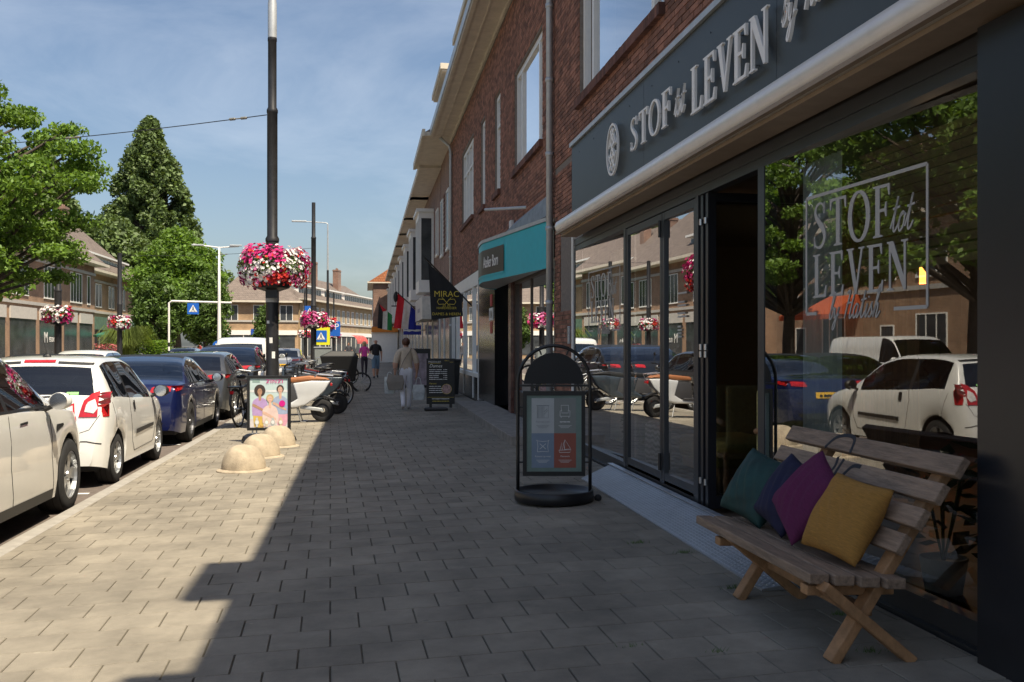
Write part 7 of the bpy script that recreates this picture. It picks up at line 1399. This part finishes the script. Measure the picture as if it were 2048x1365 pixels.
J, Rr, E = skeleton(.17, -.05, .04, .05, wide=1.1); Rr['chest'] = (.178, .12); Rr['waist'] = (.158, .118); Rr['shoR'] = Rr['shoL'] = .085; Rr['elbR'] = Rr['elbL'] = .078; Rr['hipR'] = Rr['hipL'] = .108; Rr['kneeR'] = Rr['kneeL'] = .07; Rr['ankR'] = Rr['ankL'] = .05
wm = person('woman in cream blouse and white trousers walking away with shopping bags', (.88, 22.3, zg(.88)), R(4), J, Rr, E, regions(E, 1, 1, 2, 3, 1, .97), [SK, mat('blouse_cream', (.52, .43, .33), .85, bump=.4, bscale=14), mat('trousers_white', (.74, .74, .80), .8, bump=.3, bscale=12), mat('sneaker', (.55, .53, .50), .7, var=.5, scale=30)], .94)
head_bits(wm, mat('hair_auburn', (.09, .035, .018), .6, var=.4, scale=40), 'bun')
def bag(name, label, cat, c, w_, d, hgt, m, handle, flare=1.15):
    t = thing(name, label, cat, c); q = MB(); a, b = w_ / 2, d / 2; f = flare; vs = [(-a * .9, -b, 0), (a * .9, -b, 0), (a * .9, b, 0), (-a * .9, b, 0), (-a * f, -b * .9, hgt * .55), (a * f, -b * .9, hgt * .55), (a * f, b * .9, hgt * .55), (-a * f, b * .9, hgt * .55), (-a * .95, -b * .4, hgt), (a * .95, -b * .4, hgt), (a * .95, b * .4, hgt), (-a * .95, b * .4, hgt)]
    q.add(vs, [(0, 3, 2, 1), (0, 1, 5, 4), (1, 2, 6, 5), (2, 3, 7, 6), (3, 0, 4, 7), (4, 5, 9, 8), (5, 6, 10, 9), (6, 7, 11, 10), (7, 4, 8, 11)]); q.build('pouch', m, t, local=True, bevel=.012)
    for y in (-b * .35, b * .35): q = MB(); q.tube(curve([(-a * .5, y, hgt * .97), (-a * .3, y * .4, hgt + handle * .8), (0, 0, hgt + handle), (a * .3, y * .4, hgt + handle * .8), (a * .5, y, hgt * .97)], 4), .008, 6); q.build('strap', m, t, local=True)
    return t
PW = mat('plastic_white', (.55, .58, .60), .5, var=.25, scale=9, trans=.2)
bag('shopping_bag', 'white plastic carrier bag in the right hand of the woman in cream', 'bag', (1.16, 22.32, .38), .25, .14, .34, PW, .16)
bag('shopping_bag', 'white paper carrier bag hanging behind the grey handbag', 'bag', (.52, 22.34, .52), .24, .12, .38, PW, .10, 1.0)
bag('handbag', 'large taupe grey handbag on the shoulder of the woman in cream', 'bag', (.64, 22.12, .62), .34, .15, .32, mat('leather_taupe', (.20, .175, .145), .6, var=.12), .14)
q = MB(); q.tube(curve([(.70, 22.12, .95), (.82, 22.14, 1.25), (.98, 22.2, 1.50), (1.0, 22.32, 1.54)], 5), .009, 6); tag(q.build('bag_strap', MATS['leather_taupe'], None), 'taupe shoulder strap crossing the back of the cream blouse', 'strap')
J, Rr, E = skeleton(.15, .0, .0, .04, elbowL=.0, elbowR=.75, wide=1.05); Rr['chest'] = (.18, .13); Rr['waist'] = (.165, .135); Rr['shoR'] = Rr['shoL'] = .075; Rr['elbR'] = Rr['elbL'] = .055; Rr['hipR'] = Rr['hipL'] = .115; Rr['kneeR'] = Rr['kneeL'] = .085
mn = person('bald man in black shirt and blue shorts walking with a paper in his hand', (.42, 44.4, zg(.42)), R(186), J, Rr, E, regions(E, 1, 1, 2, 3, 0, .75), [SK, mat('shirt_black', (.015, .015, .018), .85), mat('denim', (.13, .22, .32), .85), SHOE], 1.02); head_bits(mn, None, 'none')
q = MB(); q.box(-.12, .12, -.004, .004, -.1, .1, Matrix.Translation((.20, 44.0, 1.12)) @ Matrix.Rotation(.4, 4, 'Y')); tag(q.build('paper_sheet', MATS['white_paint'], None), 'white sheet of paper held by the man in the black shirt', 'paper')
J, Rr, E = skeleton(.14, .1, .1, .03, elbowL=.5, elbowR=.5)
pk = person('fair haired person in a bright pink top beside the man in the black shirt', (-.08, 46.2, zg(0)), R(184), J, Rr, E, regions(E, 1, 1, 2, 3, 1, .8), [SK, mat('top_pink', (.62, .06, .34), .85), mat('trousers_navy', (.03, .025, .04), .85), SHOE], .96); head_bits(pk, mat('hair_blonde', (.48, .36, .2), .7, var=.3, scale=40), 'long')
for i, (x, y, rz, cs, lb, st_, hc) in enumerate(((-19.4, 84.5, 80, (.04, .05, .09), 'grey haired guest in a navy shirt standing at the cafe terrace', 'short', (.3, .28, .26)), (-17.8, 92, 200, (.5, .42, .36), 'guest in a pale top by the cafe bicycles', 'long', (.4, .28, .16)), (-15.2, 95, 150, (.35, .05, .05), 'guest in a red top under the young trees', 'short', (.05, .04, .03)), (-1.2, 70, 175, (.05, .05, .06), 'distant walker in dark clothes beyond the bicycles', 'short', (.06, .04, .03)))):
    J, Rr, E = skeleton(.10 + .03 * i, .0, .05, .02, elbowR=.3); pp = person(lb, (x, y, .1), R(rz), J, Rr, E, regions(E, 1, 1, 2, 3, 1, .8), [SK, mat('guest_top_%d' % i, cs, .85), mat('guest_trousers', (.06, .07, .10), .85), SHOE]); head_bits(pp, mat('guest_hair_%d' % i, hc, .7), st_)
for i, y in enumerate((82, 84, 93, 96, 98)):
    bicycle(['black bicycle parked at the flowering planter of the cafe', 'black bicycle parked by the first green parasol', 'black bicycle parked by the cafe porch', 'black bicycle parked under the young street trees', 'black bicycle parked past the young street trees'][i], (-15.5 + .6 * (i % 2), y, .1), R(20 + 30 * i), BC[0][0], ('crate',) if i % 2 else ())['group'] = 'bicycles parked at the cafe'
